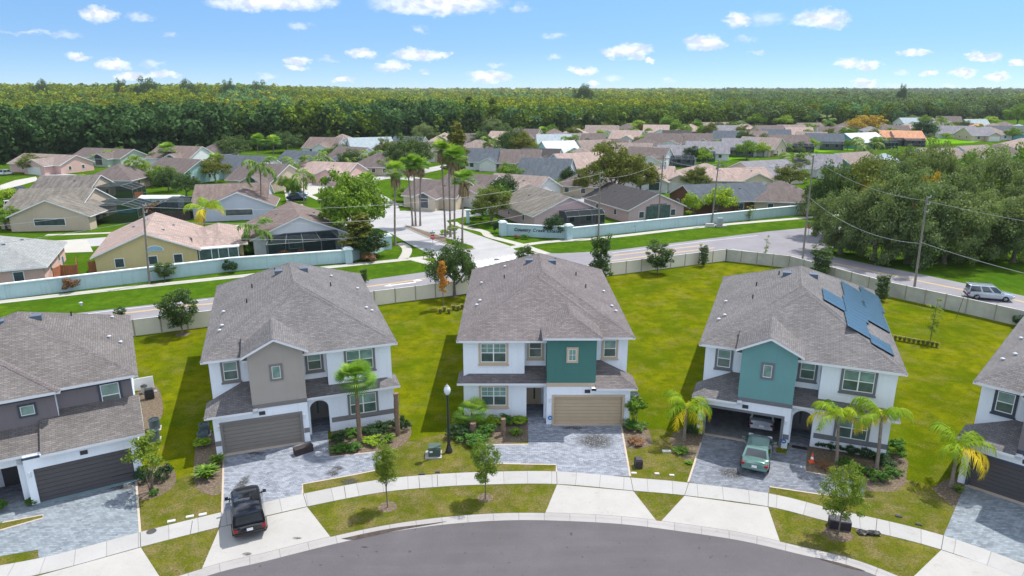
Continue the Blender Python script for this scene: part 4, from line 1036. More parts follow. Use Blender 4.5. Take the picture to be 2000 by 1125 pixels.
L_GRASSY = leaf('leaf_tussock', (0.16, 0.18, 0.05), (0.28, 0.28, 0.08), (0.42, 0.38, 0.15), 0.3)
L_REDDISH = leaf('leaf_reddish', (0.131, 0.072, 0.043), (0.232, 0.131, 0.072), (0.319, 0.174, 0.087), 0.2)
PROTO = {}
def tree_proto(key, name, cat, seed, rx, ry, rz, leafm, trunk_h, tr, clear, **kw):
    """prototype: crown bottom at 'clear', total height = clear + 2*rz"""
    cz = clear+rz
    me, K = crown_mesh('crown', seed, rx, ry, rz, leafm, cz=cz, **kw)
    tb = trunk_mb(trunk_h, tr, K, kw.get('nb', 7) if False else 7, seed)
    PROTO[key] = dict(name=name, cat=cat, crown=me, trunk=tb, th=None, H=clear+2*rz*.97, W=2*max(rx, ry))
    return PROTO[key]
def place_tree(key, x, y, label, sx=1.0, sz=None, rz=0.0, group=None, z=0.0, name=None, cat=None):
    p = PROTO[key]; sz = sx if sz is None else sz
    e = empty(name or p['name'], (x, y, z), rz, label, cat or p['cat'], group, (sx, sx, sz))
    if p['trunk'] is not None:
        if p['th'] is None:
            t = p['trunk'].build('trunk', p.get('bark', M_BARK), e, smooth=True); p['th'] = t.data
        else:
            t = bpy.data.objects.new('trunk', p['th']); COL.objects.link(t); t.parent = e
    for nm, me in [('crown', p['crown'])]+p.get('extra', []):
        c = bpy.data.objects.new(nm, me); COL.objects.link(c); c.parent = e
    return e
def tree_px(key, bx, by, top, label, wpx=None, **kw):
    """stand a tree with its foot at photo point (bx,by) and its top at row 'top' """
    x, y = G(bx, by); h = ZAT(top, y); p = PROTO[key]; sz = h/p['H']
    sx = sz
    if wpx: sx = (wpx/FPX*(y*math.cos(PITCH)+(CAM_H-h/2)*math.sin(PITCH)))/p['W']
    return place_tree(key, x, y, label, sx, sz, kw.pop('rz', (bx*7+by*3) % 6.28), **kw)
# broadleaf prototypes (metres)
tree_proto('oak', 'oak_tree', 'tree', 1, 6.2, 6.0, 4.7, L_MOSS, 4.6, .42, .8, nclump=150, per=170, leaf=.27, cr=.21, hole=.08, shape='ball')
tree_proto('oak2', 'oak_tree', 'tree', 12, 6.4, 5.6, 4.6, L_MOSS, 4.6, .42, .7, nclump=150, per=170, leaf=.27, cr=.21, hole=.1, shape='ball')
tree_proto('oakd', 'oak_tree', 'tree', 3, 5.4, 5.2, 3.9, L_OAK, 3.6, .34, .7, nclump=100, per=120, leaf=.3, cr=.24)
tree_proto('gold', 'oak_tree', 'tree', 4, 5.0, 5.0, 3.4, L_GOLD, 3.6, .3, 1.2, nclump=60, per=60, leaf=.45, cr=.28)
tree_proto('olive', 'broadleaf_tree', 'tree', 5, 4.6, 4.4, 4.1, L_OLIVE, 3.8, .3, .9, nclump=100, per=120, leaf=.28, cr=.23, hole=.06)
tree_proto('fresh', 'broadleaf_tree', 'tree', 6, 4.4, 4.6, 3.9, L_FRESH, 4.0, .3, .8, nclump=90, per=100, leaf=.3, cr=.24)
tree_proto('sea', 'broadleaf_tree', 'tree', 61, 5.0, 5.0, 4.6, L_FRESH, 4.6, .3, .6, nclump=150, per=110, leaf=.34, cr=.21, hole=.04)
tree_proto('lime', 'broadleaf_tree', 'tree', 7, 3.4, 3.4, 2.8, L_LIME, 3.2, .22, .9, nclump=55, per=60, leaf=.35, cr=.28)
tree_proto('dark', 'broadleaf_tree', 'tree', 8, 4.6, 4.6, 4.0, L_DARK, 4.0, .3, .9, nclump=70, per=80, leaf=.4, cr=.28)
tree_proto('cyp', 'cypress_tree', 'tree', 9, 3.4, 3.4, 7.0, L_CYP, 12.0, .32, 1.5, nclump=110, per=60, leaf=.45, cr=.17, shape='cone')
tree_proto('pine', 'conifer_tree', 'tree', 10, 2.6, 2.6, 5.5, L_DARK, 9.5, .25, .8, nclump=90, per=55, leaf=.4, cr=.18, shape='cone')
tree_proto('yard', 'young_oak', 'tree', 20, 1.5, 1.5, 1.75, L_OAK, 2.3, .07, 1.0, nclump=80, per=90, leaf=.14, cr=.24, shape='ball', hole=.05)
tree_proto('yard2', 'young_oak', 'tree', 21, 1.0, 1.0, 1.7, L_OAK, 2.6, .06, .6, nclump=70, per=90, leaf=.12, cr=.26, shape='column')
tree_proto('sap', 'street_tree', 'tree', 22, .75, .75, 1.05, L_YOUNG, 2.0, .035, 1.1, nclump=90, per=120, leaf=.055, cr=.24, shape='ball')
tree_proto('sap2', 'street_tree', 'tree', 23, .95, .95, 1.15, L_YOUNG, 2.0, .04, .9, nclump=120, per=95, leaf=.058, cr=.2, shape='ball', hole=.05)
tree_proto('sap3', 'street_tree', 'tree', 24, .60, .60, 1.2, L_YOUNG, 2.6, .035, 1.75, nclump=90, per=120, leaf=.055, cr=.25, shape='column')
tree_proto('thin', 'sapling', 'tree', 25, .5, .5, 1.3, L_YOUNG, 3.3, .03, .9, nclump=20, per=22, leaf=.12, cr=.3, shape='column', hole=.1)
tree_proto('orange', 'maple_sapling', 'tree', 26, .55, .55, 1.35, L_ORANGE, 2.6, .03, 1.1, nclump=30, per=50, leaf=.12, cr=.3, shape='cone')
tree_proto('bush', 'bush', 'shrub', 30, 1.0, 1.0, .75, L_HEDGE, .6, .05, 0.0, nclump=34, per=60, leaf=.16, cr=.34)
tree_proto('bushd', 'bush', 'shrub', 31, 1.0, 1.0, .8, L_DARK, .6, .05, 0.0, nclump=34, per=60, leaf=.16, cr=.34)
tree_proto('bushl', 'bush', 'shrub', 32, 1.0, 1.0, .75, L_LIME, .6, .05, 0.0, nclump=34, per=55, leaf=.17, cr=.34)
tree_proto('bushr', 'bush', 'shrub', 33, 1.0, 1.0, .8, L_REDDISH, .6, .05, 0.0, nclump=34, per=55, leaf=.16, cr=.34)
for k in ('bush', 'bushd', 'bushl', 'bushr'): PROTO[k]['trunk'] = None
def tussock(name, seed, mat_, n=260, h=.8, r=.4, w_=.03):
    rg = np.random.default_rng(seed); a = rg.uniform(0, 2*np.pi, n); l = h*rg.uniform(.6, 1.1, n); o = rg.uniform(.2, 1, n)*r
    b0 = np.stack([np.cos(a)*o*.3, np.sin(a)*o*.3, np.zeros(n)], 1); m1 = np.stack([np.cos(a)*o*.8, np.sin(a)*o*.8, l*.75], 1); t1 = np.stack([np.cos(a)*o*1.6, np.sin(a)*o*1.6, l*.85], 1)
    s = np.stack([-np.sin(a), np.cos(a), np.zeros(n)], 1)*w_
    Q = np.concatenate([np.stack([b0-s, b0+s, m1+s, m1-s], 1), np.stack([m1-s, m1+s, t1+s*.2, t1-s*.2], 1)]).reshape(-1, 3)
    return np_mesh(name, Q, 4, mat_, np.tile(rg.uniform(0, 1, n), 2))
PROTO['tussock'] = dict(name='ornamental_grass', cat='grass clump', crown=tussock('leaves', 2, L_GRASSY), trunk=None, th=None, H=.75, W=1.1)
PROTO['fern'] = dict(name='leafy_plant', cat='plant', crown=tussock('leaves', 5, L_FRESH, 160, .7, .5, .07), trunk=None, th=None, H=.65, W=1.4)
PROTO['croton'] = dict(name='croton', cat='plant', crown=tussock('leaves', 6, leaf('leaf_croton', (0.362, 0.087, 0.029), (0.609, 0.203, 0.043), (0.725, 0.493, 0.072)), 160, .8, .45, .06), trunk=None, th=None, H=.7, W=1.3)
# ---- palms
def fan_crown(seed, nf=34, rad=1.25, mat_=None, droop=.35, lo=-.5, seg=14):
    rg = np.random.default_rng(seed); Q = []; tone = []
    for i in range(nf):
        a = rg.uniform(0, 2*np.pi); el = rg.uniform(lo, 1.25); L0 = rad*rg.uniform(.45, .62)
        d = np.array([math.cos(a)*math.cos(el), math.sin(a)*math.cos(el), math.sin(el)])
        side = np.array([-math.sin(a), math.cos(a), 0]); upv = np.cross(d, side); upv = upv*np.sign(upv[2]+1e-6)
        c = d*L0; tn = float(np.clip(.55+.35*el-.2+rg.normal(0, .15), 0, 1))
        s = side*.02; Q.append([s*0-s, s, c+s, c-s]); tone.append(tn)
        bl = rad*rg.uniform(.5, .62)
        for k in range(seg):
            th = (k/(seg-1)-.5)*2.5; th2 = th+2.5/seg*.8
            v1 = d*math.cos(th)+side*math.sin(th); v2 = d*math.cos(th2)+side*math.sin(th2)
            m1 = c+v1*bl*.62+upv*.03; m2 = c+v2*bl*.62+upv*.03
            tip = c+(v1+v2)*.5*bl*1.08+np.array([0, 0, -droop*bl*.5])
            Q.append([c, m1, tip, m2]); tone.append(tn+rg.normal(0, .06))
    return np_mesh('crown', np.array(Q).reshape(-1, 3), 4, mat_, np.clip(np.array(tone), 0, 1))
def feather_crown(seed, nf=13, L0=2.4, mat_=None, nl=34, els=(-.25, 1.1), leaf_l=.55, lw=.035, sag=1.0, tonef=None):
    rg = np.random.default_rng(seed); Q = []; tone = []
    for i in range(nf):
        a = 2*np.pi*i/nf*2.618+rg.uniform(-.2, .2); el = els[0]+(els[1]-els[0])*((i*.618) % 1); L = L0*rg.uniform(.85, 1.1)
        dx = np.array([math.cos(a), math.sin(a), 0]); side = np.array([-math.sin(a), math.cos(a), 0])
        p = np.zeros(3); e = el; st = L/nl; t0 = tonef(el, rg) if tonef else .5; prev = p
        for k in range(nl):
            t = k/nl; e2 = e-sag*t*1.9*(1.0/nl)*2.2; e = e2
            dv = dx*math.cos(e)+np.array([0, 0, math.sin(e)]); q = p+dv*st
            s = side*.018; Q.append([p-s, p+s, q+s, q-s]); tone.append(t0)
            if k > 3:
                ll = leaf_l*math.sin(math.pi*min(1, .15+t*.83))**.5*rg.uniform(.6, 1.15)
                for sg in (-1, 1):
                    lv = (side*sg*rg.uniform(.45, .9)+dv*rg.uniform(.3, .6)+np.array([0, 0, -.35-.5*t+rg.uniform(-.25, .35)])); lv /= np.linalg.norm(lv)
                    w_ = dv*lw; m_ = q+lv*ll*.55+np.array([0, 0, .02]); tp = q+lv*ll+np.array([0, 0, -.16*ll])
                    Q.append([q-w_, q+w_, m_+w_, m_-w_]); Q.append([m_-w_, m_+w_, tp+w_*.2, tp-w_*.2]); tone += [t0+rg.normal(0, .07)]*2
            p = q
    return np_mesh('crown', np.array(Q).reshape(-1, 3), 4, mat_, np.clip(np.array(tone), 0, 1))
def palm(name, cx, cy, h, crown, r, label, scale=1.0, lean=(0, 0), skirt=None, bark_=None, group=None, rz=0, boots=False, cat='palm'):
    e = empty(name, (cx, cy, 0), 0, label, cat, group)
    b = MB(); n = 9; top = (lean[0]*h, lean[1]*h, h)
    pts = [(top[0]*(i/n)**1.5, top[1]*(i/n)**1.5, h*i/n) for i in range(n+1)]
    rr = [r*(1.35 if i == 0 else 1.0-.25*i/n)*(1.12 if (boots and i % 2) else 1) for i in range(n+1)]
    b.tube([(0, 0, -.1)]+pts, [rr[0]]+rr, 10); b.build('trunk', bark_ or M_PALMBARK, e, smooth=True)
    c = bpy.data.objects.new('crown', crown); COL.objects.link(c); c.parent = e; c.location = top; c.scale = (scale,)*3; c.rotation_euler = (0, 0, rz)
    if skirt:
        c = bpy.data.objects.new('dead_skirt', skirt); COL.objects.link(c); c.parent = e; c.location = top; c.scale = (scale,)*3; c.rotation_euler = (0, 0, rz*1.7)
    return e
def skirt_mesh(seed, n=260, L0=1.5, r=.42):
    rg = np.random.default_rng(seed); a = rg.uniform(0, 2*np.pi, n); z0 = -rg.uniform(0, .7, n)*L0; l = rg.uniform(.5, 1, n)*.9
    o = rg.uniform(.4, 1.3, n)*r; p = np.stack([np.cos(a)*.1, np.sin(a)*.1, z0], 1); q = np.stack([np.cos(a)*o, np.sin(a)*o, z0-l*.4], 1); t = np.stack([np.cos(a)*o*1.1, np.sin(a)*o*1.1, z0-l], 1)
    s = np.stack([-np.sin(a), np.cos(a), 0*a], 1)*.07
    Q = np.concatenate([np.stack([p-s*.3, p+s*.3, q+s, q-s], 1), np.stack([q-s, q+s, t+s*.4, t-s*.4], 1)]).reshape(-1, 3)
    return np_mesh('dead_skirt', Q, 4, L_SKIRT, np.tile(rg.uniform(0, 1, n), 2))
FAN = [fan_crown(s, 52, 1.3, L_FAN) for s in (1, 2)]; FANF = fan_crown(3, 30, 1.7, L_FAN, .45, -.2, 11); SKIRT = skirt_mesh(4)
PALMF = feather_crown(5, 14, 2.9, L_PALM, 18, (-.35, 1.15), .8, .09, 1.0)
def ytone(el, rg): return float(np.clip(.28+(.55 if el < .35 else 0)+rg.normal(0, .15), 0, 1))
QUEEN = [feather_crown(s, n_, 2.35, L_PALMY, 50, (.0, 1.25), .72, .019, 1.12, ytone) for s, n_ in ((11, 11), (12, 12), (13, 13), (14, 12))]
# ------------------------------------------------------------------ vehicles
def paint(name, col, metal=0.35, rough=0.22):
    m, t, p, o = base('paint_'+name)
    co = t.n('ShaderNodeTexCoord').outputs['Object']
    t.put(p.inputs['Base Color'], t.mix(t.ramp(t.noise(co, 3, 3), [(0.3, 0), (0.7, 1)]), mul(col, 0.92), mul(col, 1.06)))
    p.inputs['Metallic'].default_value = metal; p.inputs['Roughness'].default_value = rough; p.inputs['Coat Weight'].default_value = 0.6; p.inputs['Coat Roughness'].default_value = 0.04
    return m
def inset(q, mx, mz, off, n=None):
    """shrink a quad (bl, br, tr, tl) by metres and push it out"""
    a, b, c, d = [Vector(p) for p in q]
    def lerp2(s, t): return (a.lerp(b, s)).lerp(d.lerp(c, s), t)
    w0 = (b-a).length; h0 = (d-a).length; sx, sz = mx/w0, mz/h0
    nn = (b-a).cross(d-a).normalized()*off
    return [lerp2(sx, sz)+nn, lerp2(1-sx, sz)+nn, lerp2(1-sx, 1-sz)+nn, lerp2(sx, 1-sz)+nn]
def make_car(name, label, cat, x, y, heading, pm, kind='suv', L=4.6, W=1.85, H=1.68, plate=True, simple=False, group=None, z=0.03):
    e = empty(name, (x, y, z), heading, label, cat, group)
    hw = W/2; f = L/2; belt = .98 if kind == 'suv' else .90
    if kind == 'suv':
        st = [(-f, .78, .42, .80), (-f+.12, .90, .34, .92), (-f+.5, .97, .24, belt), (-f*.3, 1.0, .22, belt), (f*.35, 1.0, .22, belt), (f*.62, .97, .24, .96), (f-.22, .88, .28, .86), (f, .70, .40, .68)]
        g = dict(b0=-f+.08, b1=f*.54, t0=-f+.20, t1=f*.16)
    else:
        st = [(-f, .76, .42, .76), (-f+.14, .90, .34, .93), (-f+.6, .97, .22, .95), (-f*.3, 1.0, .20, belt), (f*.35, 1.0, .20, belt), (f*.62, .96, .22, .86), (f-.25, .86, .26, .74), (f, .66, .38, .58)]
        g = dict(b0=-f+.58, b1=f*.52, t0=-f+1.02, t1=f*.20)
    b = MB(); rings = []
    for (sx, ww, zb, zt) in st:
        w_ = hw*ww; zm = zb+(zt-zb)*.5
        rings.append([(sx, -w_*.86, zb), (sx, -w_, zb+.12), (sx, -w_, zm+.05), (sx, -w_*.93, zt-.04), (sx, -w_*.6, zt+.02), (sx, 0, zt+.04), (sx, w_*.6, zt+.02), (sx, w_*.93, zt-.04), (sx, w_, zm+.05), (sx, w_, zb+.12), (sx, w_*.86, zb)])
    for i in range(len(rings)-1):
        for k in range(11): b.face([rings[i][k], rings[i+1][k], rings[i+1][(k+1) % 11], rings[i][(k+1) % 11]][::-1])
    b.face(rings[0][::-1][::-1]); b.face(rings[-1][::-1])
    body = b.build('body', pm, e, smooth=True, bevel=0 if simple else .035)
    # greenhouse
    zb = belt-.02; wb = hw*.93; wt = hw*(.82 if kind == 'suv' else .76); B = [(g['b0'], -wb), (g['b1'], -wb), (g['b1'], wb), (g['b0'], wb)]; T_ = [(g['t0'], -wt), (g['t1'], -wt), (g['t1'], wt), (g['t0'], wt)]
    b3 = [Vector((*p, zb)) for p in B]; t3 = [Vector((*p, H-.05)) for p in T_]
    b = MB()
    for k in range(4): b.face([b3[k], b3[(k+1) % 4], t3[(k+1) % 4], t3[k]])
    m3 = [Vector((p.x*.93+((g['t0']+g['t1'])/2)*.07, p.y*.86, H)) for p in t3]
    for k in range(4): b.face([t3[k], t3[(k+1) % 4], m3[(k+1) % 4], m3[k]])
    b.face(m3); b.build('roof', pm, e, smooth=True)
    def pane(nm, q, mx, mz):
        b = MB(); i = inset(q, mx, mz, .008); b.face(i); b.build(nm, M_CARGLASS, e)
    pane('windscreen', [b3[1], b3[2], t3[2], t3[1]], .07, .03); pane('rear_window', [b3[3], b3[0], t3[0], t3[3]], .14, .10 if kind == 'suv' else .05)
    for sgn, (p0, p1, q1, q0) in ((-1, (b3[0], b3[1], t3[1], t3[0])), (1, (b3[2], b3[3], t3[3], t3[2]))):
        cuts = (.02, .36, .40, .68, .72, .97) if kind == 'suv' else (.04, .48, .52, .96)
        if sgn > 0: cuts = tuple(1-c for c in cuts[::-1])
        for k in range(0, len(cuts), 2):
            a, c = cuts[k], cuts[k+1]; pane('side_window', [p0.lerp(p1, a), p0.lerp(p1, c), q0.lerp(q1, c), q0.lerp(q1, a)], .03, .05)
    # wheels
    for wx in (-f*.60, f*.62):
        for sg in (-1, 1):
            r = .34; b = MB(); n = 18; yy = sg*(hw-.10)
            for (r0, y0, r1, y1) in ((.22, -.11, r-.02, -.11), (r-.02, -.11, r, -.08), (r, -.08, r, .08), (r, .08, r-.02, .11), (r-.02, .11, .22, .11)):
                for k in range(n):
                    a, c = 2*math.pi*k/n, 2*math.pi*(k+1)/n
                    b.face([(wx+r0*math.cos(a), yy+y0, r+r0*math.sin(a)), (wx+r0*math.cos(c), yy+y0, r+r0*math.sin(c)), (wx+r1*math.cos(c), yy+y1, r+r1*math.sin(c)), (wx+r1*math.cos(a), yy+y1, r+r1*math.sin(a))])
            wh = b.build('wheel', M_TYRE, e)
            if not simple:
                b = MB(); b.face([(wx+.225*math.cos(2*math.pi*k/n), yy+sg*.085, r+.225*math.sin(2*math.pi*k/n)) for k in range(n)][::1 if sg < 0 else -1])
                for k in range(5):
                    a = 2*math.pi*k/5; u_ = Vector((math.cos(a), 0, math.sin(a))); v_ = Vector((-math.sin(a), 0, math.cos(a)))*.035; c = Vector((wx, yy+sg*.105, r))
                    b.face([c-v_, c+v_, c+u_*.21+v_*.7, c+u_*.21-v_*.7], 1)
                b.build('rim', [M_BLACK, M_STEEL], wh)
    if simple: return e
    # lamps, plate, mirrors, bumper strip, handles
    for sg in (-1, 1):
        b = MB(); zt_ = .62 if kind == 'suv' else .66; zz = zt_+(.2 if kind == 'suv' else .15)
        b.box(-f-.005, -f+.30, sg*hw*.66, sg*hw*.915, zt_, zz); b.build('taillight', M_RED, e, bevel=.02)
        b = MB(); b.box(f-.30, f-.08, sg*hw*.52, sg*hw*.86, .58, .72); b.build('headlight', M_LAMP, e, bevel=.02)
        b = MB(); b.box(f*.34, f*.34+.14, sg*(hw+.02), sg*(hw+.22), belt-.02, belt+.14); b.box(f*.34+.02, f*.34+.1, sg*(hw-.1), sg*(hw+.05), belt-.02, belt+.04); b.build('mirror', pm, e, bevel=.02)
    b = MB(); b.box(-f-.06, -f+.22, -hw*.86, hw*.86, .40, .56); b.build('bumper', M_BLACK if kind == 'suv' else pm, e, bevel=.03)
    if plate:
        b = MB(); zp = .72 if kind == 'suv' else .64; b.box(-f-.03, -f-.005, -.16, .16, zp-.075, zp+.08); b.build('licence_plate', M_VINYL, e)
    if kind == 'suv':
        for sg in (-1, 1):
            b = MB(); b.tube([(g['t0']+.1, sg*wt*.95, H+.01), (g['t0']+.2, sg*wt*.95, H+.06), (g['t1']-.2, sg*wt*.95, H+.06), (g['t1']-.1, sg*wt*.95, H+.01)], .018, 6, caps=True); b.build('roof_rail', M_DARK, e)
        b = MB(); b.box(g['t0']-.16, g['t0']+.12, -wt*.9, wt*.9, H-.07, H-.015); b.build('spoiler', pm, e, bevel=.015)
    return e
def car_px(rear, front, *a, **kw):
    r0 = G(*rear); f0_ = G(*front); L = kw.get('L', 4.6); hd = math.atan2(f0_[1]-r0[1], f0_[0]-r0[0])
    return make_car(a[0], a[1], a[2], r0[0]+math.cos(hd)*L/2, r0[1]+math.sin(hd)*L/2, hd, *a[3:], **kw)
PB = paint('black', (0.012, 0.013, 0.017), .45, .06); PG = paint('sage', (0.14, 0.25, 0.22), .45, .2); PS = paint('silver', (0.62, 0.66, 0.72), .3, .25); PW = paint('pearl', (0.42, 0.47, 0.52), .45, .2)
PBL = paint('blue', (0.02, 0.10, 0.32), .3, .2); PD = paint('dark_blue', (0.012, 0.035, 0.08), .4, .2)
car_px((491, 1056), (481, 979), 'parked_car', 'glossy black SUV parked across the pavement on the concrete apron', 'car', PB, kind='suv', L=4.5, W=1.85, H=1.66)
car_px((1471, 929), (1483, 870), 'parked_car', 'sage green sedan parked on grey pavers before the open garage', 'car', PG, kind='sedan', L=4.55, W=1.8, H=1.45)
gx = to_world(O4, A4_, 4.35, 1.15); gy = to_world(O4, A4_, 4.35, 3.7)
make_car('parked_car', 'silver sedan standing inside the open garage of the teal-bay house', 'car', gy[0], gy[1], A4_+R(90), PS, kind='sedan', L=4.4, W=1.78, H=1.44, z=.03)
car_px((1884, 580), (1957, 586), 'moving_car', 'silver blue SUV driving on the road behind the grey fence', 'car', PW, kind='suv', L=4.8, W=1.92, H=1.72, z=.015)
FC = 'cars parked in the far estate'
for (r_, f_, lb, pm_, kd) in (((561, 391), (602, 391), 'dark blue car parked on the drive of the pale lavender house', PD, 'sedan'), ((563, 384), (598, 383), 'white car parked behind the dark blue one by the lavender house', PW, 'sedan'),
        ((938, 389), (958, 393), 'blue car before the white garage door behind the tall palms', PBL, 'suv'), ((-2, 344), (22, 341), 'white car on the drive at the left edge near the distant pink house', PW, 'sedan'),
        ((8, 408), (40, 405), 'silver pickup-sized car beside the weathered brown roofs at left', PS, 'suv'), ((22, 380), (46, 378), 'dark teal car beyond the silver one at the left edge', PD, 'sedan'),
        ((1246, 371), (1262, 376), 'white car half hidden by the large olive tree near the black-roofed house', PW, 'sedan'), ((1552, 347), (1572, 346), 'bright blue car beside the thin utility pole and yellowish palms', PBL, 'suv'),
        ((1286, 284), (1303, 284), 'black car in front of a distant white-gabled house', PB, 'sedan'), ((1185, 287), (1200, 286), 'dark car in a distant carport right of the dark bush', PD, 'sedan')):
    car_px(r_, f_, 'parked_car', lb, 'car', pm_, kind=kd, L=4.5, simple=True, group=FC)
# ------------------------------------------------------------------ small foreground things
condenser(*to_world(O2, A2_, -1.0, 3.6), A2_, 'rear air conditioner beside the house with the greige bay', 'air conditioners beside the houses')
condenser(*to_world(O2, A2_, -1.0, 2.3), A2_, 'front air conditioner beside the house with the greige bay', 'air conditioners beside the houses')
condenser(*to_world(O3, A3_, -1.0, 3.6, True), 0, 'air conditioner right of the tan garage', 'air conditioners beside the houses')
_a = G(303, 838); condenser(_a[0], _a[1], .4, 'rear air conditioner beside the plum grey house', 'air conditioners beside the houses')
_a = G(302, 860); condenser(_a[0], _a[1], .4, 'front air conditioner beside the plum grey house', 'air conditioners beside the houses')
def small(name, label, cat, px_, parts, rz=0.0, z=0.02, group=None):
    x, y = G(*px_); e = empty(name, (x, y, z), rz, label, cat, group)
    for nm, fn, m in parts:
        b = MB(); fn(b); b.build(nm, m, e, bevel=.015)
    return e
# street lamp
def lamp():
    x, y = G(877, 883); H_ = ZAT(750, y); e = empty('street_lamp', (x, y, 0), 0, 'black street lamp with white acorn globe on the lawn', 'street lamp')
    b = MB(); b.lathe([(0, 0), (.24, 0), (.24, .12), (.19, .3), (.15, .42), (.11, .6), (.085, 1.0), (.07, H_-.95), (.1, H_-.93), (.11, H_-.85), (.07, H_-.82), (.13, H_-.74), (0, H_-.74)], n=16); b.build('pole', M_DARK, e, smooth=True)
    b = MB(); b.lathe([(0, H_-.74), (.13, H_-.74), (.21, H_-.6), (.235, H_-.45), (.2, H_-.28), (.12, H_-.16), (0, H_-.12)], n=16); b.build('globe', plain('lamp_globe', (0.62, 0.66, 0.72), 0.25, 0.02), e, smooth=True)
    b = MB(); b.lathe([(.14, H_-.2), (.12, H_-.13), (.05, H_-.08), (.02, H_), (0, H_)], n=12); b.build('finial', M_GREYM, e, smooth=True)
lamp()
M_UG = plain('utility_green', (0.05, 0.085, 0.07), 0.6, 0.1)
small('utility_cabinet', 'dark green transformer cabinet on a concrete pad beside the street lamp', 'utility cabinet', (848, 896),
      [('pad', lambda b: b.box(-.62, .5, -.05, 1.0, -.02, .06), M_APRON), ('cabinet', lambda b: (b.box(-.38, .42, .1, .85, .061, .62), b.box(-.40, .44, .14, .88, .622, .70)), M_UG),
       ('warning_label', lambda b: b.box(-.3, -.1, .085, .098, .38, .5), M_VINYL)], R(4))
M_WICK = plain('wicker_brown', (0.035, 0.026, 0.026), 0.85, 0.35, 12, bump=.5, bscale=40)
small('storage_box', 'dark brown woven storage box standing askew before the arched entry', 'storage box', (593, 884),
      [('box', lambda b: b.box(-.62, .62, -.26, .26, 0, .42), M_WICK), ('lid', lambda b: b.box(-.64, .64, -.28, .28, .422, .48), M_WICK)], R(38))
small('storage_box', 'low navy storage box against the dark garage door at left', 'storage box', (247, 940),
      [('box', lambda b: b.box(-.72, .72, -.05, .45, 0, .5), plain('navy_plastic', (0.012, 0.02, 0.03), .5, .1)), ('lid', lambda b: b.box(-.74, .74, -.07, .47, .502, .56), M_DARK)], R(30))
small('telecom_pedestal', 'dark brown rounded telecom pedestal in the grass right of the middle driveway', 'utility box', (1248, 915),
      [('housing', lambda b: (b.box(-.24, .24, -.05, .5, 0, .55), b.box(-.20, .20, 0, .45, .551, .62)), plain('pedestal_brown', (0.035, 0.028, 0.035), .6, .1)), ('seam', lambda b: b.box(-.242, .242, -.056, -.051, .3, .32), M_BLACK)], R(2))
small('planter_box', 'black woven box left on the grass beside a street tree trunk', 'storage box', (1641, 1036),
      [('box', lambda b: b.box(-.56, .56, 0, .6, 0, .5), plain('box_plum', (0.022, 0.016, 0.026), .6, .2, 8)), ('lid', lambda b: b.box(-.56, .56, .04, .6, .502, .55), plain('lid_grey', (0.075, 0.07, 0.085), .3, .1))], R(-13))
def crumple():
    x, y = G(1697, 1043); b = MB(); r = random.Random(3); n = 9; m_ = 5
    g = [[(-.62+1.24*i/n + r.uniform(-.03, .03), -.2+.4*j/m_+r.uniform(-.03, .03), .03+r.uniform(0, .13)) for j in range(m_+1)] for i in range(n+1)]
    for i in range(n):
        for j in range(m_): b.face([g[i][j], g[i+1][j], g[i+1][j+1], g[i][j+1]])
    o = b.build('crumpled_tarp', M_BLACK, None, loc=(x, y, .01), rz=R(-4)); tag(o, 'crumpled black sheet on the grass right of the black box', 'tarp')
crumple()
small('traffic_cone', 'orange traffic cone with white band in the planting bed', 'traffic cone', (1585, 903),
      [('base', lambda b: b.box(-.19, .19, -.19, .19, 0, .04), plain('cone_orange', (0.75, 0.10, 0.02), .5, .05)), ('cone', lambda b: b.lathe([(.15, .04), (.1, .26)]), MATS['cone_orange'] if 'cone_orange' in MATS else plain('cone_orange', (0.75, 0.10, 0.02), .5, .05)),
       ('band', lambda b: b.lathe([(.1, .26), (.065, .42)]), M_VINYL), ('tip', lambda b: b.lathe([(.065, .42), (.03, .68), (0, .68)]), MATS['cone_orange'] if 'cone_orange' in MATS else M_RED)])
dm = to_world(O4, A4_, 6.95, .45)
b = MB(); b.box(-.5, .5, -.16, .16, 0, .05); tag(b.build('doormat', M_BLACK, None, loc=(dm[0], dm[1], .02), rz=A4_), 'black doormat on the pavers before the arched entry of the teal-bay house', 'doormat')
M_SB = plain('sign_blue', (0.02, 0.16, 0.42), .4, .02)
def disc(name, label, cat, x, y, z, rz, r, m, nrm='y', ring=None):
    b = MB(); n = 20
    b.face([(r*math.cos(2*math.pi*k/n), -.02, z+r*math.sin(2*math.pi*k/n)) for k in range(n)]); b.face([(r*math.cos(2*math.pi*k/n), 0, z+r*math.sin(2*math.pi*k/n)) for k in range(n)][::-1])
    for k in range(n):
        a, c = 2*math.pi*k/n, 2*math.pi*(k+1)/n; b.face([(r*math.cos(a), -.02, z+r*math.sin(a)), (r*math.cos(a), 0, z+r*math.sin(a)), (r*math.cos(c), 0, z+r*math.sin(c)), (r*math.cos(c), -.02, z+r*math.sin(c))])
    b.box(-r*.5, r*.5, -.028, -.021, z-.03, z+.03, 1)
    b.cyl((0, -.01), .012, 0, z-r, 6, 1)
    return tag(b.build(name, [m, M_VINYL], None, loc=(x, y, 0), rz=rz), label, cat)
q = to_world(O3, 0, 5.86, -.15, True); disc('yard_sign', 'round blue yard sign on the white pier left of the tan garage', 'sign', q[0], q[1], .62, 0, .17, M_SB)
q = to_world(O4, A4_, 5.86, -.15); disc('yard_sign', 'round blue yard sign on the white pier beside the open garage', 'sign', q[0], q[1], .62, A4_, .17, M_SB)
M_LID = plain('lid_white', (0.55, 0.54, 0.52), .8, .1); M_LIDD = plain('lid_dark', (0.05, 0.05, 0.05), .8, .2)
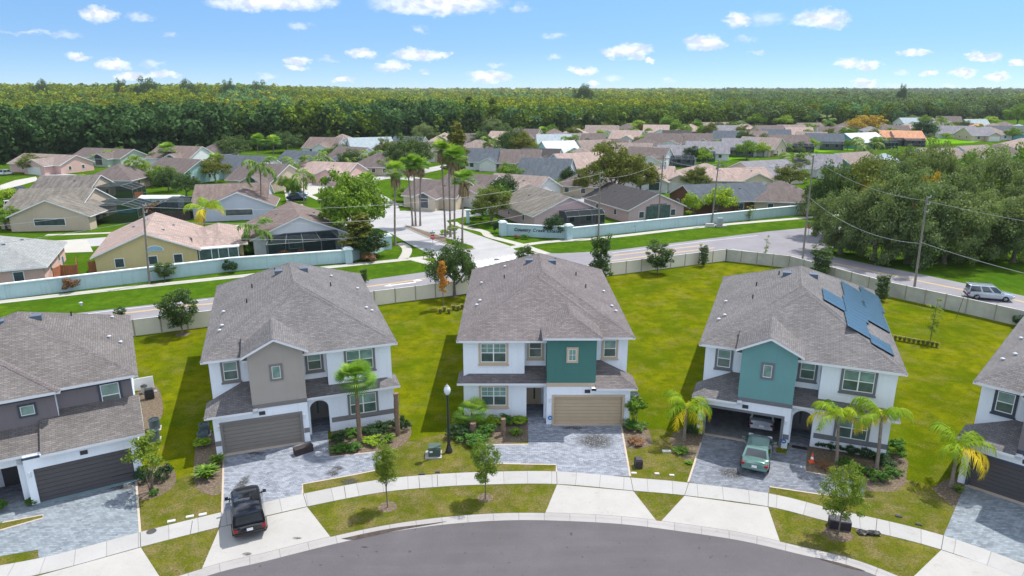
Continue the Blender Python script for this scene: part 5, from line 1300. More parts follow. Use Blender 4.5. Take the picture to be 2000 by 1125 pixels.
for i, (px_, w_, d_, rz_, dark, lb) in enumerate(((( 1302, 882), .6, .26, -3, 0, 'larger white utility lid in the grass left of the teal-bay driveway'), ((1283, 926), .3, .16, -3, 0, 'small white lid just above the pavement, left one of a pair'), ((1312, 929), .3, .16, -3, 0, 'small white lid just above the pavement, right one of a pair'),
        ((1238, 925), .34, .18, -5, 0, 'white utility lid at the lower right corner of the middle driveway'), ((335, 1019), .42, .2, 20, 0, 'leftmost of three white lids beside the pavement near the black car'), ((371, 1010), .42, .2, 20, 0, 'middle one of three white lids beside the pavement near the black car'),
        ((396, 1006), .42, .22, 20, 0, 'rightmost of three white lids beside the pavement near the black car'), ((1755, 1009), .34, .2, -20, 1, 'dark utility lid with pale rim in the right lawn'), ((1794, 1025), .34, .18, -24, 1, 'dark utility lid near the right pavement edge'),
        ((824, 927), .4, .15, 4, 1, 'brown utility lid touching the pavement left of the street lamp'), ((855, 923), .3, .16, 2, 1, 'grey green utility lid touching the pavement below the street lamp'))):
    x, y = G(*px_); b = MB(); b.box(-w_/2, w_/2, -d_/2, d_/2, 0, .06); b.box(-w_/2+.03, w_/2-.03, -d_/2+.03, d_/2-.03, .0605, .075)
    tag(b.build('ground_box', M_LIDD if dark else M_LID, None, loc=(x, y, .012), rz=R(rz_)), lb, 'utility lid', 'utility lids in the grass')
x, y = G(296, 1039); b = MB(); b.cyl((0, 0), .26, 0, .012, 18); tag(b.build('manhole_cover', M_LIDD, None, loc=(x, y, .036)), 'round dark manhole cover in the left pavement', 'manhole cover')
x, y = G(970, 507); b = MB(); b.cyl((0, 0), .42, 0, .012, 18); tag(b.build('manhole_cover', M_LIDD, None, loc=(x, y, .014)), 'round manhole cover on the crossing at the entry road', 'manhole cover')
# clutter beside the plum grey house
small('grill', 'black barbecue grill beside the plum grey house', 'grill', (293, 779), [('cart', lambda b: (b.box(-.35, .35, -.25, .25, .1, .6),), M_BLACK), ('hood', lambda b: b.box(-.3, .3, -.22, .22, .601, .85), M_DARK), ('side_shelf', lambda b: b.box(.36, .6, -.2, .2, .56, .6), M_STEEL)], R(30))
small('gate_panel', 'white gate panel behind the grill', 'gate', (281, 762), [('frame', lambda b: (b.box(-.8, .8, -.03, .03, .05, 1.1),), M_VINYL), ('post', lambda b: b.box(-.9, -.81, -.05, .05, 0, 1.3), M_VINYL)], R(30))
small('bucket', 'grey lidded bin between the grill and the white gate', 'bin', (283, 768), [('body', lambda b: b.lathe([(0, 0), (.2, 0), (.25, .6), (0, .6)]), M_GREYM), ('lid', lambda b: b.lathe([(.27, .605), (.2, .7), (0, .72)]), M_BLACK)])
# ------------------------------------------------------------------ foreground planting
tree_px('sap3', 757, 991, 868, 'slender young street tree in a dark mulch ring, left of the street lamp', wpx=42)
tree_px('sap', 948, 975, 866, 'round young street tree in the verge below the walkway of the middle house', wpx=52)
tree_px('sap2', 1637, 1043, 915, 'loose young street tree beside the black woven box', wpx=78)
for (px_, r_) in (((757, 990), .55), ((948, 972), .5), ((1637, 1042), .75), ((357, 653), .7), ((886, 577), .8)):
    x, y = G(*px_); sheet('mulch_bed', [(x+r_*math.cos(a*math.pi/9)*(1+.12*math.sin(3*a)), y+r_*math.sin(a*math.pi/9)) for a in range(18)], .0125, M_MULCH)
def palm_px(kind, bx, by, cy_, r, label, scale, crown, cx=None, **kw):
    x, y = G(bx, by); h = ZAT(cy_, y); 
    lean = (0, 0)
    if cx is not None:
        r_ = ray(cx, cy_); X = r_[0]*y/r_[1]; lean = ((X-x)/h, 0)
    return palm(kind, x, y, h, crown, r, label, scale, lean, rz=(bx*1.7) % 6.28, **kw)
palm_px('cabbage_palm', 703, 862, 742, .16, 'cabbage palm with rough brown trunk before the greige-bay house', 1.12, FAN[0], bark_=M_BOOT, boots=True)
def stump(px_, top, r, label):
    x, y = G(*px_); h = ZAT(top, y); b = MB(); n = 9
    b.tube([(0.02*math.sin(i), 0, h*i/n) for i in range(n+1)], [r*(1.15 if i % 2 else 1) for i in range(n+1)], 10); o = b.build('palm_stump', M_BOOT, None, loc=(x, y, 0), smooth=True); return tag(o, label, 'palm trunk')
stump((777, 850), 768, .17, 'headless palm trunk at the right corner of the greige-bay house')
stump((983, 850), 818, .16, 'short rough palm stump before the lower window of the middle house'); stump((924, 852), 826, .2, 'thick palm stump wrapped in shrubs left of the middle house')
palm_px('fan_palm', 922, 836, 806, .1, 'low bright fan palm beside the lower window of the middle house', .72, FANF)
palm_px('queen_palm', 1336, 860, 797, .11, 'queen palm with yellowing fronds left of the open garage', .98, QUEEN[0], cx=1341, bark_=M_PALMBARK)
palm_px('queen_palm', 1633, 905, 812, .11, 'queen palm between the arched entry and the corner of the teal-bay house', .98, QUEEN[1], cx=1637)
palm_px('queen_palm', 1711, 920, 812, .12, 'queen palm with one brown frond at the right corner of the teal-bay house', 1.0, QUEEN[2], cx=1722)
palm_px('queen_palm', 1857, 950, 872, .13, 'queen palm beside the charcoal garage at the right', 1.02, QUEEN[3], cx=1872)
HG = 'shrubs in the front beds'
def shrub(key, bx, by, w_px, h_, label, z=0, group=HG):
    x, y = G(bx, by); wm = w_px/FPX*(y*math.cos(PITCH)+CAM_H*math.sin(PITCH)); p = PROTO[key]
    return place_tree(key, x, y, label, wm/p['W']*.86, h_/p['H']*.82, (bx*3.1+by) % 6.28, group)
for a in (('bushl', 396, 872, 34, .75, 'clipped light green shrub beside the left air conditioners of the greige-bay house'), ('fern', 404, 932, 60, .9, 'big leafy plant in the mulch left of the greige-bay driveway'), ('fern', 425, 905, 40, .7, 'smaller leafy plant touching the left corner of the taupe garage'),
          ('bushd', 662, 862, 34, .75, 'dark shrub nearest the arched entry of the greige-bay house'), ('bush', 690, 852, 34, .7, 'shrub under the left half of the lower window of the greige-bay house'), ('bushd', 732, 846, 44, .75, 'dark shrub under the right part of the lower window of the greige-bay house'),
          ('bushd', 762, 840, 34, .8, 'dark shrub left of the headless palm trunk'), ('bushd', 789, 840, 26, 1.1, 'tall dark shrub at the house corner behind the headless palm trunk'), ('bush', 663, 882, 36, .55, 'leafy low shrub left of the cabbage palm'), ('bush', 690, 880, 34, .6, 'leafy low shrub touching the cabbage palm trunk'),
          ('bushl', 727, 866, 38, .55, 'light leafy shrub right of the cabbage palm'), ('fern', 757, 862, 36, .6, 'leafy plant between the cabbage palm and the headless trunk'),
          ('bushd', 897, 852, 48, 1.0, 'dark shrub at the left end of the bed before the middle house'), ('bush', 926, 866, 56, .8, 'dense green shrub at the foot of the low fan palm'), ('bush', 950, 850, 38, .9, 'green shrub right of the low fan palm'), ('bushl', 900, 832, 36, .9, 'pale hedge plant at the left corner of the middle house'),
          ('bushl', 932, 830, 34, .8, 'pale hedge plant behind the low fan palm'), ('bushl', 962, 829, 34, .75, 'pale hedge plant below the lower window of the middle house'), ('bush', 990, 828, 34, .75, 'hedge plant behind the short palm stump'), ('bushl', 1014, 828, 32, .7, 'pale hedge plant beside the entry walk of the middle house'),
          ('fern', 1008, 848, 34, .4, 'low plant between the palm stump and the entry walk'), ('bush', 1238, 838, 44, .7, 'shrub below the flowering plant right of the tan garage'), ('bushr', 1242, 866, 36, .4, 'low dark shrub in the round bed right of the middle driveway'),
          ('bushd', 283, 940, 30, 1.0, 'dark clipped shrub left of the multi-stemmed tree'), ('bushd', 320, 936, 34, 1.0, 'dark clipped shrub right of the multi-stemmed tree'), ('bush', 302, 966, 20, .4, 'small shrub in front of the multi-stemmed tree'), ('bush', 62, 985, 24, .5, 'small shrub beside the entry pier of the plum grey house'), ('bush', -2, 1000, 30, .9, 'shrub cut by the left edge beside the entry walk'),
          ('bushd', 1352, 848, 32, .8, 'dark shrub behind the queen palm left of the open garage'), ('fern', 1330, 884, 40, .35, 'low plants at the foot of the left queen palm'), ('bushd', 1603, 872, 30, .7, 'dark shrub at the left end of the hedge below the teal-bay house window'), ('bushd', 1632, 878, 34, .7, 'dark hedge shrub behind the first queen palm trunk'),
          ('bushd', 1664, 886, 34, .7, 'dark hedge shrub between the two right queen palms'), ('bushd', 1696, 893, 34, .7, 'dark hedge shrub left of the second queen palm trunk'), ('bush', 1744, 888, 48, 1.2, 'tall grey green shrub at the right corner of the teal-bay house'), ('bush', 1654, 908, 36, .5, 'low bright shrub at the left end of the curved hedge'),
          ('bush', 1686, 925, 38, .5, 'low bright shrub left of the second queen palm foot'), ('bush', 1716, 936, 40, .55, 'low bright shrub in front of the second queen palm foot'), ('bush', 1742, 927, 34, .55, 'low bright shrub at the right end of the curved hedge'), ('bushd', 1728, 905, 40, .5, 'dark low shrub behind the second queen palm foot'),
          ('bushr', 1612, 912, 44, .3, 'brownish ground plant right of the traffic cone'), ('bushd', 1880, 937, 28, 1.0, 'dark shrub between the queen palm and the charcoal garage'), ('fern', 1872, 960, 24, .4, 'yellowish plant below the dark shrub at the charcoal garage'), ('fern', 1345, 905, 20, .2, 'tuft at the edge of the open garage driveway')):
    shrub(*a)
def multistem(px_, top, label, leafm, name='crepe_myrtle', w_=1.0, seed=4):
    x, y = G(*px_); h = ZAT(top, y); e = empty(name, (x, y, 0), 0, label, 'tree')
    me, K = crown_mesh('crown', seed, w_, w_, h*.3, leafm, nclump=30, per=55, leaf=.13, cr=.3, cz=h*.7)
    b = MB(); r = random.Random(seed)
    for i in range(6): k = Vector(K[i*4 % len(K)]); b.tube([(r.uniform(-.12, .12), r.uniform(-.1, .1), 0), (k.x*.4, k.y*.4, h*.35), k], [.03, .022, .01], 6)
    b.build('trunk', M_BARK, e, smooth=True); c = bpy.data.objects.new('crown', me); COL.objects.link(c); c.parent = e
multistem((296, 960), 858, 'multi-stemmed small tree beside the left driveway', L_YOUNG)
multistem((1238, 830), 778, 'leafy flowering plant with white blooms right of the tan garage', L_FRESH, 'flowering_plant', .7, 8)
# grass clumps in the back yards
for i, px_ in enumerate(((860, 612), (868, 608), (877, 612), (886, 605), (895, 606), (903, 603))): shrub('tussock', px_[0], px_[1], 15, .7, 'grass clump in the short row behind the orange sapling', group='row of grass clumps by the orange sapling')
for i in range(10): shrub('tussock', 1748+i*9, 664+i*1.6, 13, .65, 'grass clump in the row beside the solar roofed house', group='row of grass clumps right of the solar roof')
for a in (('yard', 357, 653, 568, 'dark green young oak against the tan fence between the two left houses', 66), ('oakd', 888, 578, 484, 'dense dark oak before the tan fence left of the middle house', 92), ('orange', 866, 603, 516, 'thin sapling with orange leaves before the dense dark oak', 26),
          ('yard2', 1173, 548, 466, 'dark conical young oak just right of the ridge of the middle house', 42), ('yard', 1284, 534, 474, 'spreading young oak against the tan fence right of the middle house', 50), ('yard2', 1373, 520, 482, 'narrow dark young tree near the corner of the tan fence', 19),
          ('yard2', 1600, 545, 487, 'grey green young tree showing above the ridge of the solar roofed house', 42), ('yard2', 1721, 588, 540, 'small dark tree against the grey fence above the solar panels', 27), ('yard', 1026, 530, 481, 'small tree top showing above the ridge of the middle house', 34),
          ('yard2', 712, 552, 527, 'small dark tree behind the right slope of the greige-bay house roof', 16), ('yard', 236, 618, 601, 'small round tree behind the left end of the tan fence', 22), ('thin', 1816, 670, 588, 'thin leafy sapling among the row of grass clumps', 26),
          ('thin', 1493, 517, 462, 'bare thin sapling before the corner of the grey fence', 10), ('bushd', 1998, 640, 615, 'dark shrub in the fence corner at the right edge', 34)):
    tree_px(a[0], a[1], a[2], a[3], a[4], wpx=a[5])
x, y = G(1868, 620); b = MB(); b.tube([(0, 0, 0), (.25, 0, 1.6), (.6, 0, 3.6)], [.035, .03, .012], 6); b.tube([(.3, 0, 1.9), (.1, .1, 2.7)], [.015, .005], 5); tag(b.build('bare_sapling', M_BARK, None, loc=(x, y, 0)), 'leaning bare sapling before the grey fence near the silver SUV', 'tree')
# ------------------------------------------------------------------ the estate beyond the road
def rshingle(name, c, streak=0.2):
    m, t, p, o = base('roof_'+name); uvn = t.n('ShaderNodeTexCoord').outputs['UV']
    a = t.noise(t.vmath('MULTIPLY', uvn, (1.2, 0.25, 1)), 1.1, 4, .65)
    cc = t.mix(t.ramp(a, [(0.35, 0), (0.7, 1)]), mul(c, 1-streak), mul(c, 1+streak))
    br = t.n('ShaderNodeTexBrick', i_Vector=uvn, i_Color1=(0.86, 0.86, 0.86), i_Color2=(1.1, 1.1, 1.1), i_Mortar=(0.7, 0.7, 0.7), i_Scale=1.0, i_Mortar_Size=0.02, i_Brick_Width=0.5, i_Row_Height=0.3)
    t.put(p.inputs['Base Color'], t.mix(1.0, cc, br.outputs[0], 'MULTIPLY')); p.inputs['Roughness'].default_value = 0.92; p.inputs['Specular IOR Level'].default_value = 0.15; return m
RF = dict(brown=rshingle('brown', (0.135, 0.110, 0.105)), tan=rshingle('tan', (0.235, 0.19, 0.172)), pink=rshingle('pink', (0.33, 0.252, 0.225)), slate=rshingle('slate', (0.085, 0.10, 0.12)),
          grey=rshingle('greyish', (0.20, 0.195, 0.215)), white=rshingle('pale', (0.52, 0.55, 0.58), .08), light=rshingle('light', (0.30, 0.355, 0.38), .1), orange=rshingle('orange', (0.48, 0.25, 0.15)),
          dark=rshingle('black', (0.062, 0.058, 0.06), .15), weath=rshingle('weathered', (0.15, 0.135, 0.125), .35), rust=rshingle('rusty', (0.175, 0.135, 0.123), .25), gsh=rshingle('grey_shingle', (0.26, 0.27, 0.27), .08), dove=rshingle('dove', (0.17, 0.155, 0.135), .3))
WL = {k: stucco(k, c) for k, c in dict(cream=(0.58, 0.50, 0.38), pinkw=(0.60, 0.40, 0.36), whitew=(0.66, 0.67, 0.69), lav=(0.47, 0.50, 0.60), yellow=(0.56, 0.45, 0.235), aqua=(0.36, 0.56, 0.56), tanw=(0.50, 0.41, 0.32),
                                        teal=(0.10, 0.34, 0.38), sage=(0.40, 0.47, 0.40), brick=(0.26, 0.11, 0.08), mauve=(0.55, 0.40, 0.40), brownw=(0.14, 0.07, 0.045), orangew=(0.6, 0.27, 0.14)).items()}
def screen_mat():
    m = bpy.data.materials.new('screen_mesh'); m.use_nodes = True; t = NT(m.node_tree)
    d = t.n('ShaderNodeBsdfDiffuse', i_Color=(0.03, 0.04, 0.045, 1)); tr = t.n('ShaderNodeBsdfTransparent', i_Color=(0.75, 0.8, 0.82, 1)); mx = t.n('ShaderNodeMixShader', i_Fac=0.42)
    t.put(mx.inputs[1], d); t.put(mx.inputs[2], tr); t.n('ShaderNodeOutputMaterial', i_Surface=mx); return m
M_SCREEN = screen_mat(); M_FRAME = plain('cage_frame', (0.13, 0.15, 0.16), .5, .05); M_GDOOR = plain('far_garage_door', (0.62, 0.62, 0.60), .6, .05)
HOUSES = []
def gable_roof(b, x0, x1, y0, y1, z, s, axis, th=.2, m=0, mf=1):
    if axis == 'x':
        ym = (y0+y1)/2; h = (y1-y0)/2*s
        A, B = (x0, ym, z+h), (x1, ym, z+h)
        b.face([(x0, y0, z), (x1, y0, z), B, A], m); b.face([(x1, y1, z), (x0, y1, z), A, B], m)
        for x, fl in ((x0, 0), (x1, 1)):
            for (ya, yb) in ((y0, ym), (y1, ym)):
                q = [(x, ya, z-th), (x, yb, z+h-th), (x, yb, z+h), (x, ya, z)]; b.face(q, mf); 
        b.face([(x0, y0, z-th), (x1, y0, z-th), (x1, y0, z), (x0, y0, z)], mf); b.face([(x1, y1, z-th), (x0, y1, z-th), (x0, y1, z), (x1, y1, z)], mf)
        b.face([(x0, y0, z-th), (x0, ym, z+h-th), (x1, ym, z+h-th), (x1, y0, z-th)], mf); b.face([(x1, y1, z-th), (x1, ym, z+h-th), (x0, ym, z+h-th), (x0, y1, z-th)], mf)
        return h
    s2 = MB(); h = gable_roof(s2, y0, y1, x0, x1, z, s, 'x', th, m, mf)
    for f, mm in zip(s2.f, s2.m): b.face([(s2.v[i][1], s2.v[i][0], s2.v[i][2]) for i in f][::-1], mm)
    return h
def bungalow(rx, ry, wpx, rot, typ, roof, wall, label, d=11.0, wing=None, cage=None, near=False, h=2.65, slope=.42, vents=True, wm=None, at=None, pivot=None):
    half = d/2 if typ in ('gx', 'hip') else None
    if wing is None and cage is None and not near and typ == 'gx' and at is None:
        k_ = int(rx) % 4; wing = ((3.2, 6.0, 2.4, 'garage'), (-3.0, 5.5, 2.2, 'arch'), (2.2, 6.5, 2.8, 'garage'), (-2.5, 6, 2.4, 'window'))[k_]
    if at is None:
        x0, y0 = G(rx, ry, h+slope*5.5); dist = y0*math.cos(PITCH)+(CAM_H-4)*math.sin(PITCH)
        W = wm or wpx/FPX*dist*.92/max(.6, abs(math.cos(R(rot)))+.0) - abs(math.sin(R(rot)))*d*.25
        W = max(12.0, min(24, W*(1.08 if near else 1.12))); d = d*1.2 if not near else d; slope = slope if near else .5
        if typ == 'gy': half = W/2
        cx, cy = G(rx, ry, h+slope*(half+.5))
    else: (cx, cy), W = at, wm
    e = empty('bungalow', (cx, cy, 0), R(rot), label, 'house', 'bungalows of the far estate' if not near else None)
    HOUSES.append((cx, cy, label)); hw, hd = W/2, d/2; rf = [RF[roof], M_WHITE]; wl = WL[wall]
    b = MB(); b.box(-hw, hw, -hd, hd, 0, h)
    if typ == 'gx':
        for x, o in ((-hw, 1), (hw, -1)): q = [(x, -hd, h), (x, hd, h), (x, 0, h+hd*slope)]; b.face(q[::-1] if x < 0 else q)
    if typ == 'gy':
        for y in (-hd, hd): q = [(-hw, y, h), (hw, y, h), (0, y, h+hw*slope)]; b.face(q if y < 0 else q[::-1])
    if wing:
        wx, ww, pr, kind = wing; b.box(wx-ww/2, wx+ww/2, -hd-pr, -hd-.002, 0, h-.004); b.face([(wx-ww/2, -hd-pr, h-.004), (wx+ww/2, -hd-pr, h-.004), (wx, -hd-pr, h+ww/2*slope)])
    b.build('wall', wl, e)
    b = MB(); o = .5; z = h-o*slope+.1
    if typ == 'hip': hipface(b, -hw-o, hw+o, -hd-o, hd+o, z, slope)
    else: gable_roof(b, -hw-.35, hw+.35, -hd-o, hd+o, z, slope, 'x') if typ == 'gx' else gable_roof(b, -hw-o, hw+o, -hd-.35, hd+.35, z, slope, 'y')
    if wing:
        lim = min(hd+pr+.3, (ww/2+o)*1.0 + pr + .4) if typ != 'gy' else pr+3
        gable_roof(b, wx-ww/2-o, wx+ww/2+o, -hd-pr-.35, -hd-pr-.35+max(lim, pr+2.5), z+.012, slope, 'y')
    b.build('roof', rf, e)
    def win(x0_, x1_, z0, z1, side):
        b = MB(); g = MB(); t = .1
        for bb, i0, i1, ins in ((b, -.05, .0, 0), (g, -.06, -.051, t)):
            a0, a1, c0, c1 = x0_+ins, x1_-ins, z0+ins, z1-ins
            if side == 'f': bb.box(a0, a1, -hd+i0, -hd+i1, c0, c1)
            elif side == 'k': bb.box(a0, a1, hd-i1, hd-i0, c0, c1)
            elif side == 'l': bb.box(-hw+i0, -hw+i1, a0, a1, c0, c1)
            elif side == 'r': bb.box(hw-i1, hw-i0, a0, a1, c0, c1)
            elif side == 'w': bb.box(wx+a0, wx+a1, -hd-pr+i0, -hd-pr+i1, c0, c1)
        if near: g.box(0, 0.001, 0, 0.001, 0, 0.001) if False else None
        f = b.build('window', M_WHITE, e); g.build('pane', M_GFAR, f)
    if wing and wing[3] == 'garage':
        b = MB(); gw = min(ww/2-.5, 2.45); b.box(wx-gw, wx+gw, -hd-pr-.05, -hd-pr, .02, 2.2); b.build('garage_door', M_GDOOR, e)
        if abs(wx)+ww/2 < hw-1.5 or True:
            fx = -1 if wx > 0 else 1
            if hw-abs(wx) > 2 or True: win(fx*hw*.45-.7, fx*hw*.45+.7, .8, 2.2, 'f')
    elif wing and wing[3] == 'arch': win(-ww*.22, ww*.22, .5, 2.5, 'w'); b = MB(); b.face([(wx+ww*.22*math.cos(a*math.pi/10), -hd-pr-.055, 2.5+ww*.2*math.sin(a*math.pi/10)) for a in range(11)]); b.build('arched_window', M_GFAR, e)
    elif wing: win(-ww*.2, ww*.2, .9, 2.2, 'w')
    else:
        for fx in (-.55, 0.1, .6): win(fx*hw-.6, fx*hw+.6, .85, 2.15, 'f')
    for sd in 'lr':
        for fy in (-.45, .35): win(fy*hd-.5, fy*hd+.5, .9, 2.1, sd)
    if cage:
        side, cw, cd, off = cage; ch = 2.9; A0, A1 = off-cw/2, off+cw/2
        b = MB(); f = MB()
        if side == 'k': T_ = lambda u_, v_: (u_, hd+v_)
        elif side == 'f': T_ = lambda u_, v_: (-u_, -hd-v_)
        elif side == 'l': T_ = lambda u_, v_: (-hw-v_, u_)
        else: T_ = lambda u_, v_: (hw+v_, -u_)
        P3 = lambda u_, v_, z_: (*T_(u_, v_), z_)
        hz0 = 2.55; m1 = cd*.3
        b.face([P3(A0, cd, 0), P3(A1, cd, 0), P3(A1, cd, hz0), P3(A0, cd, hz0)]); 
        for u_ in (A0, A1): b.face([P3(u_, 0.05, 0), P3(u_, cd, 0), P3(u_, cd, hz0), P3(u_, cd-m1, ch+.5), P3(u_, 0.05, ch+.3)])
        b.face([P3(A0, cd, hz0), P3(A1, cd, hz0), P3(A1, cd-m1, ch+.5), P3(A0, cd-m1, ch+.5)]); b.face([P3(A0, cd-m1, ch+.5), P3(A1, cd-m1, ch+.5), P3(A1, .05, ch+.3), P3(A0, .05, ch+.3)])
        b.build('pool_screen', M_SCREEN, e)
        n = max(2, round(cw/2.2))
        for k in range(n+1):
            u_ = A0+(A1-A0)*k/n; f.tube([P3(u_, cd, 0), P3(u_, cd, hz0), P3(u_, cd-m1, ch+.5), P3(u_, .05, ch+.3)], .05, 4)
        f.tube([P3(A0, cd, hz0), P3(A1, cd, hz0)], .05, 4); f.tube([P3(A0, cd-m1, ch+.5), P3(A1, cd-m1, ch+.5)], .05, 4); f.tube([P3(A0, cd, 1.0), P3(A1, cd, 1.0)], .03, 4)
        f.build('screen_frame', M_FRAME, e)
    if near and vents:
        for (vx, vy) in ((-hw*.4, hd*.3), (hw*.3, -hd*.35), (hw*.45, hd*.3)):
            zz = h+slope*(hd-abs(vy)) if typ == 'gx' else h+slope*(hw-abs(vx)); b = MB(); b.box(vx-.18, vx+.18, vy-.18, vy+.18, zz-.15, zz+.22); b.build('roof_vent', M_VENT, e)
    return e
def bun_at(c, W, rot, *a, **k): return bungalow(0, 0, 0, rot, *a, at=c, wm=W, **k)
# --- nearest row, measured one by one
n1 = G(50, 521, 2.6)
bungalow(0, 0, 0, 24, 'hip', 'gsh', 'pinkw', 'pink bungalow with smooth grey roof cut by the left edge, behind the blue wall', d=15, at=(n1[0]-7.4, n1[1]+4.6), wm=13.5, near=True)
n2 = G(281, 457, 5.3)
N2 = bungalow(0, 0, 0, 22, 'gy', 'pink', 'yellow', 'yellow bungalow with pinkish gabled roof facing the blue wall', d=17, at=(n2[0]-.5-8*.37, n2[1]+8.4), wm=12.4, near=True)
def n2_extras():
    hd = 8.5
    b = MB(); b.box(6.21, 12.2, -6.0, 6.5, 0, 2.45); b.build('side_wing', WL['yellow'], N2)
    b = MB(); z = 2.45; b.face([(5.6, -7.4, z+.02), (12.9, -7.4, z+.02), (12.9, 7.0, z+.02), (10.0, 7.0, z+1.5), (10.0, -2.5, z+1.5)][:2]+[(12.9, -2.5, z+.6), (5.6, -2.5, z+2.0)])
    hipface(b, 5.2, 12.8, -6.8, 7.2, z, .4); b.build('wing_roof', [RF['pink'], M_WHITE], N2)
    b = MB(); b.box(6.4, 11.6, -8.2, -6.02, 0, .8); b.box(6.3, 11.7, -8.3, -6.02, 2.35, 2.5); 
    for x in (6.4, 8.0, 8.9, 10.2, 11.5): b.box(x-.05, x+.05, -8.25, -8.15, .8, 2.35)
    b.build('sunroom_frame', M_WHITE, N2)
    b = MB(); b.box(6.45, 11.55, -8.19, -8.17, .8, 2.35); b.build('sunroom_glass', M_GLO, N2)
    b = MB(); b.face([(1.0+1.15*math.cos(a*math.pi/12), -hd-.06, 2.75+.8*math.sin(a*math.pi/12)) for a in range(13)]); w_ = b.build('arched_window', M_WHITE, N2)
    b = MB(); b.face([(1.0+1.02*math.cos(a*math.pi/12), -hd-.07, 2.8+.66*math.sin(a*math.pi/12)) for a in range(13)]); b.build('pane', plain('pale_blue_pane', (0.25, 0.42, 0.5), .1, .1), w_)
n2_extras()
n4_ = G(578, 431, 5.0)
N4 = bungalow(0, 0, 0, 22, 'gy', 'rust', 'whitew', 'pale bungalow with brown gabled roof and dark screened porch behind the blue wall', d=15, at=(n4_[0]-2.4, n4_[1]+7.4), wm=13.6, near=True)
def n4_extras():
    hd = 7.5
    b = MB(); b.box(-4.8, 5.0, -hd-.08, -hd-.03, .1, 2.55); b.build('porch_opening', M_GLO, N4)
    b = MB(); b.face([(-5.2, -hd-.4, 2.4), (5.4, -hd-2.6, 2.2), (5.4, -hd-.2, 3.2), (-2.5, -hd-.2, 3.2)]); b.face([(-5.2, -hd-2.8, 0), (5.4, -hd-2.8, 0), (5.4, -hd-2.8, 2.2), (-5.2, -hd-2.8, 2.2)]); b.face([(-5.2, -hd-2.8, 2.2), (5.4, -hd-2.8, 2.2), (4.4, -hd-.2, 3.1), (-4.4, -hd-.2, 3.1)])
    b.build('porch_screen', M_SCREEN, N4)
    b = MB()
    for x in (-5.2, -2.5, 0, 2.6, 5.4): b.tube([(x, -hd-2.8, 0), (x, -hd-2.8, 2.2), (x*.82, -hd-.2, 3.1)], .05, 4)
    b.tube([(-5.2, -hd-2.8, 2.2), (5.4, -hd-2.8, 2.2)], .05, 4); b.build('porch_frame', M_FRAME, N4)
    b = MB(); b.box(-1.9, .2, -hd-.13, -hd-.081, .7, 2.2); f = b.build('window', M_WHITE, N4); b = MB(); b.box(-1.8, .1, -hd-.14, -hd-.131, .8, 2.1); b.build('pane', M_GUP, f)
n4_extras()
B = bungalow
# (ridge px, ridge py, width px, rotation, type, roof, wall, label, options)
B(112, 366, 128, 6, 'gx', 'dove', 'tanw', 'tan bungalow with two-tone brown roof behind the row of short palms', d=16, wing=(3.2, 13, 2.5, 'window'), near=True, cage=('r', 8, 9, 0))
B(138, 341, 98, 6, 'gx', 'weath', 'tanw', 'bungalow with black streaked weathered roof behind the two-tone brown roof', d=13, near=True, cage=('r', 7, 8, 0))
B(455, 357, 130, 14, 'gx', 'rust', 'lav', 'pale lavender bungalow with brown roof and roof windows beside the dark blue car', d=14, wing=(2, 12.5, 3.5, 'window'), near=True, cage=('l', 7, 7, -3))
_q = G(1128, 448)
bungalow(0, 0, 0, 23, 'gy', 'dove', 'mauve', 'pinkish bungalow with mottled grey-brown roof behind the lettered wall', d=17, wm=13.5, near=True, cage=('f', 7.5, 3.2, -1.8), at=(_q[0]-3.6-1.2, _q[1]+9.6))
_q = G(1284, 434)
PK = bungalow(0, 0, 0, 23, 'gy', 'dark', 'mauve', 'pink bungalow with black gabled roof behind the blue wall', d=17, wm=12.2, near=True, at=(_q[0]-3.4, _q[1]+8.6))
b = MB(); b.box(-2.4, 2.9, -8.57, -8.52, .1, 2.95); b.box(-1.6, 2.1, -8.57, -8.52, 2.951, 3.3); b.build('lanai_opening', M_GLO, PK)
b = MB()
for x_ in (-2.4, -1.1, .2, 1.5, 2.9): b.box(x_-.04, x_+.04, -8.62, -8.58, .1, 2.95)
b.box(-2.4, 2.9, -8.62, -8.58, 2.951, 3.0); b.build('lanai_frame', M_FRAME, PK)
B(1412, 357, 165, 14, 'gx', 'slate', 'brownw', 'brown-walled bungalow with slate grey roof between the two pole-side shrubs', d=12, near=True)
B(1530, 350, 125, -8, 'hip', 'brown', 'tanw', 'low bungalow with brown hip roof beside the tall oaks', d=15, near=True)
B(925, 338, 105, -28, 'gx', 'brown', 'cream', 'bungalow with arched entry and white garage door behind the tall palms', d=14, wing=(4.5, 7, 3.5, 'garage'), near=True)
B(862, 350, 90, -20, 'gx', 'brown', 'cream', 'brown roofed wing house half hidden by the three tallest palm trunks', d=12, wing=(0, 5, 2.5, 'arch'), near=True)
B(1018, 340, 110, -30, 'gx', 'tan', 'whitew', 'white bungalow with tan-brown roof and open garage right of the tall palms', d=13, wing=(3.5, 7.5, 3, 'garage'), near=True)
B(1128, 302, 92, 25, 'gx', 'pink', 'lav', 'lavender-walled bungalow with broad salmon roof', d=14)
B(1068, 313, 92, -14, 'gx', 'slate', 'whitew', 'bungalow with long slate roof left of the lavender-walled one', d=14, cage=('r', 7, 6, 0))
B(1150, 328, 50, -20, 'hip', 'brown', 'cream', 'small brown hip-roofed house beside the large olive tree', d=12)
B(97, 300, 130, -18, 'gx', 'tan', 'pinkw', 'pink bungalow with tan roof against the wood, left of the light streaked house', wing=(3.5, 8, 3, 'garage'), near=True)
B(212, 289, 120, -18, 'gx', 'brown', 'sage', 'sage-walled bungalow with brown roof against the wood', wing=(4, 7, 2.5, 'arch'), near=True)
B(232, 321, 60, 0, 'hip', 'brown', 'tanw', 'small brown-roofed house left of the large feather palm')
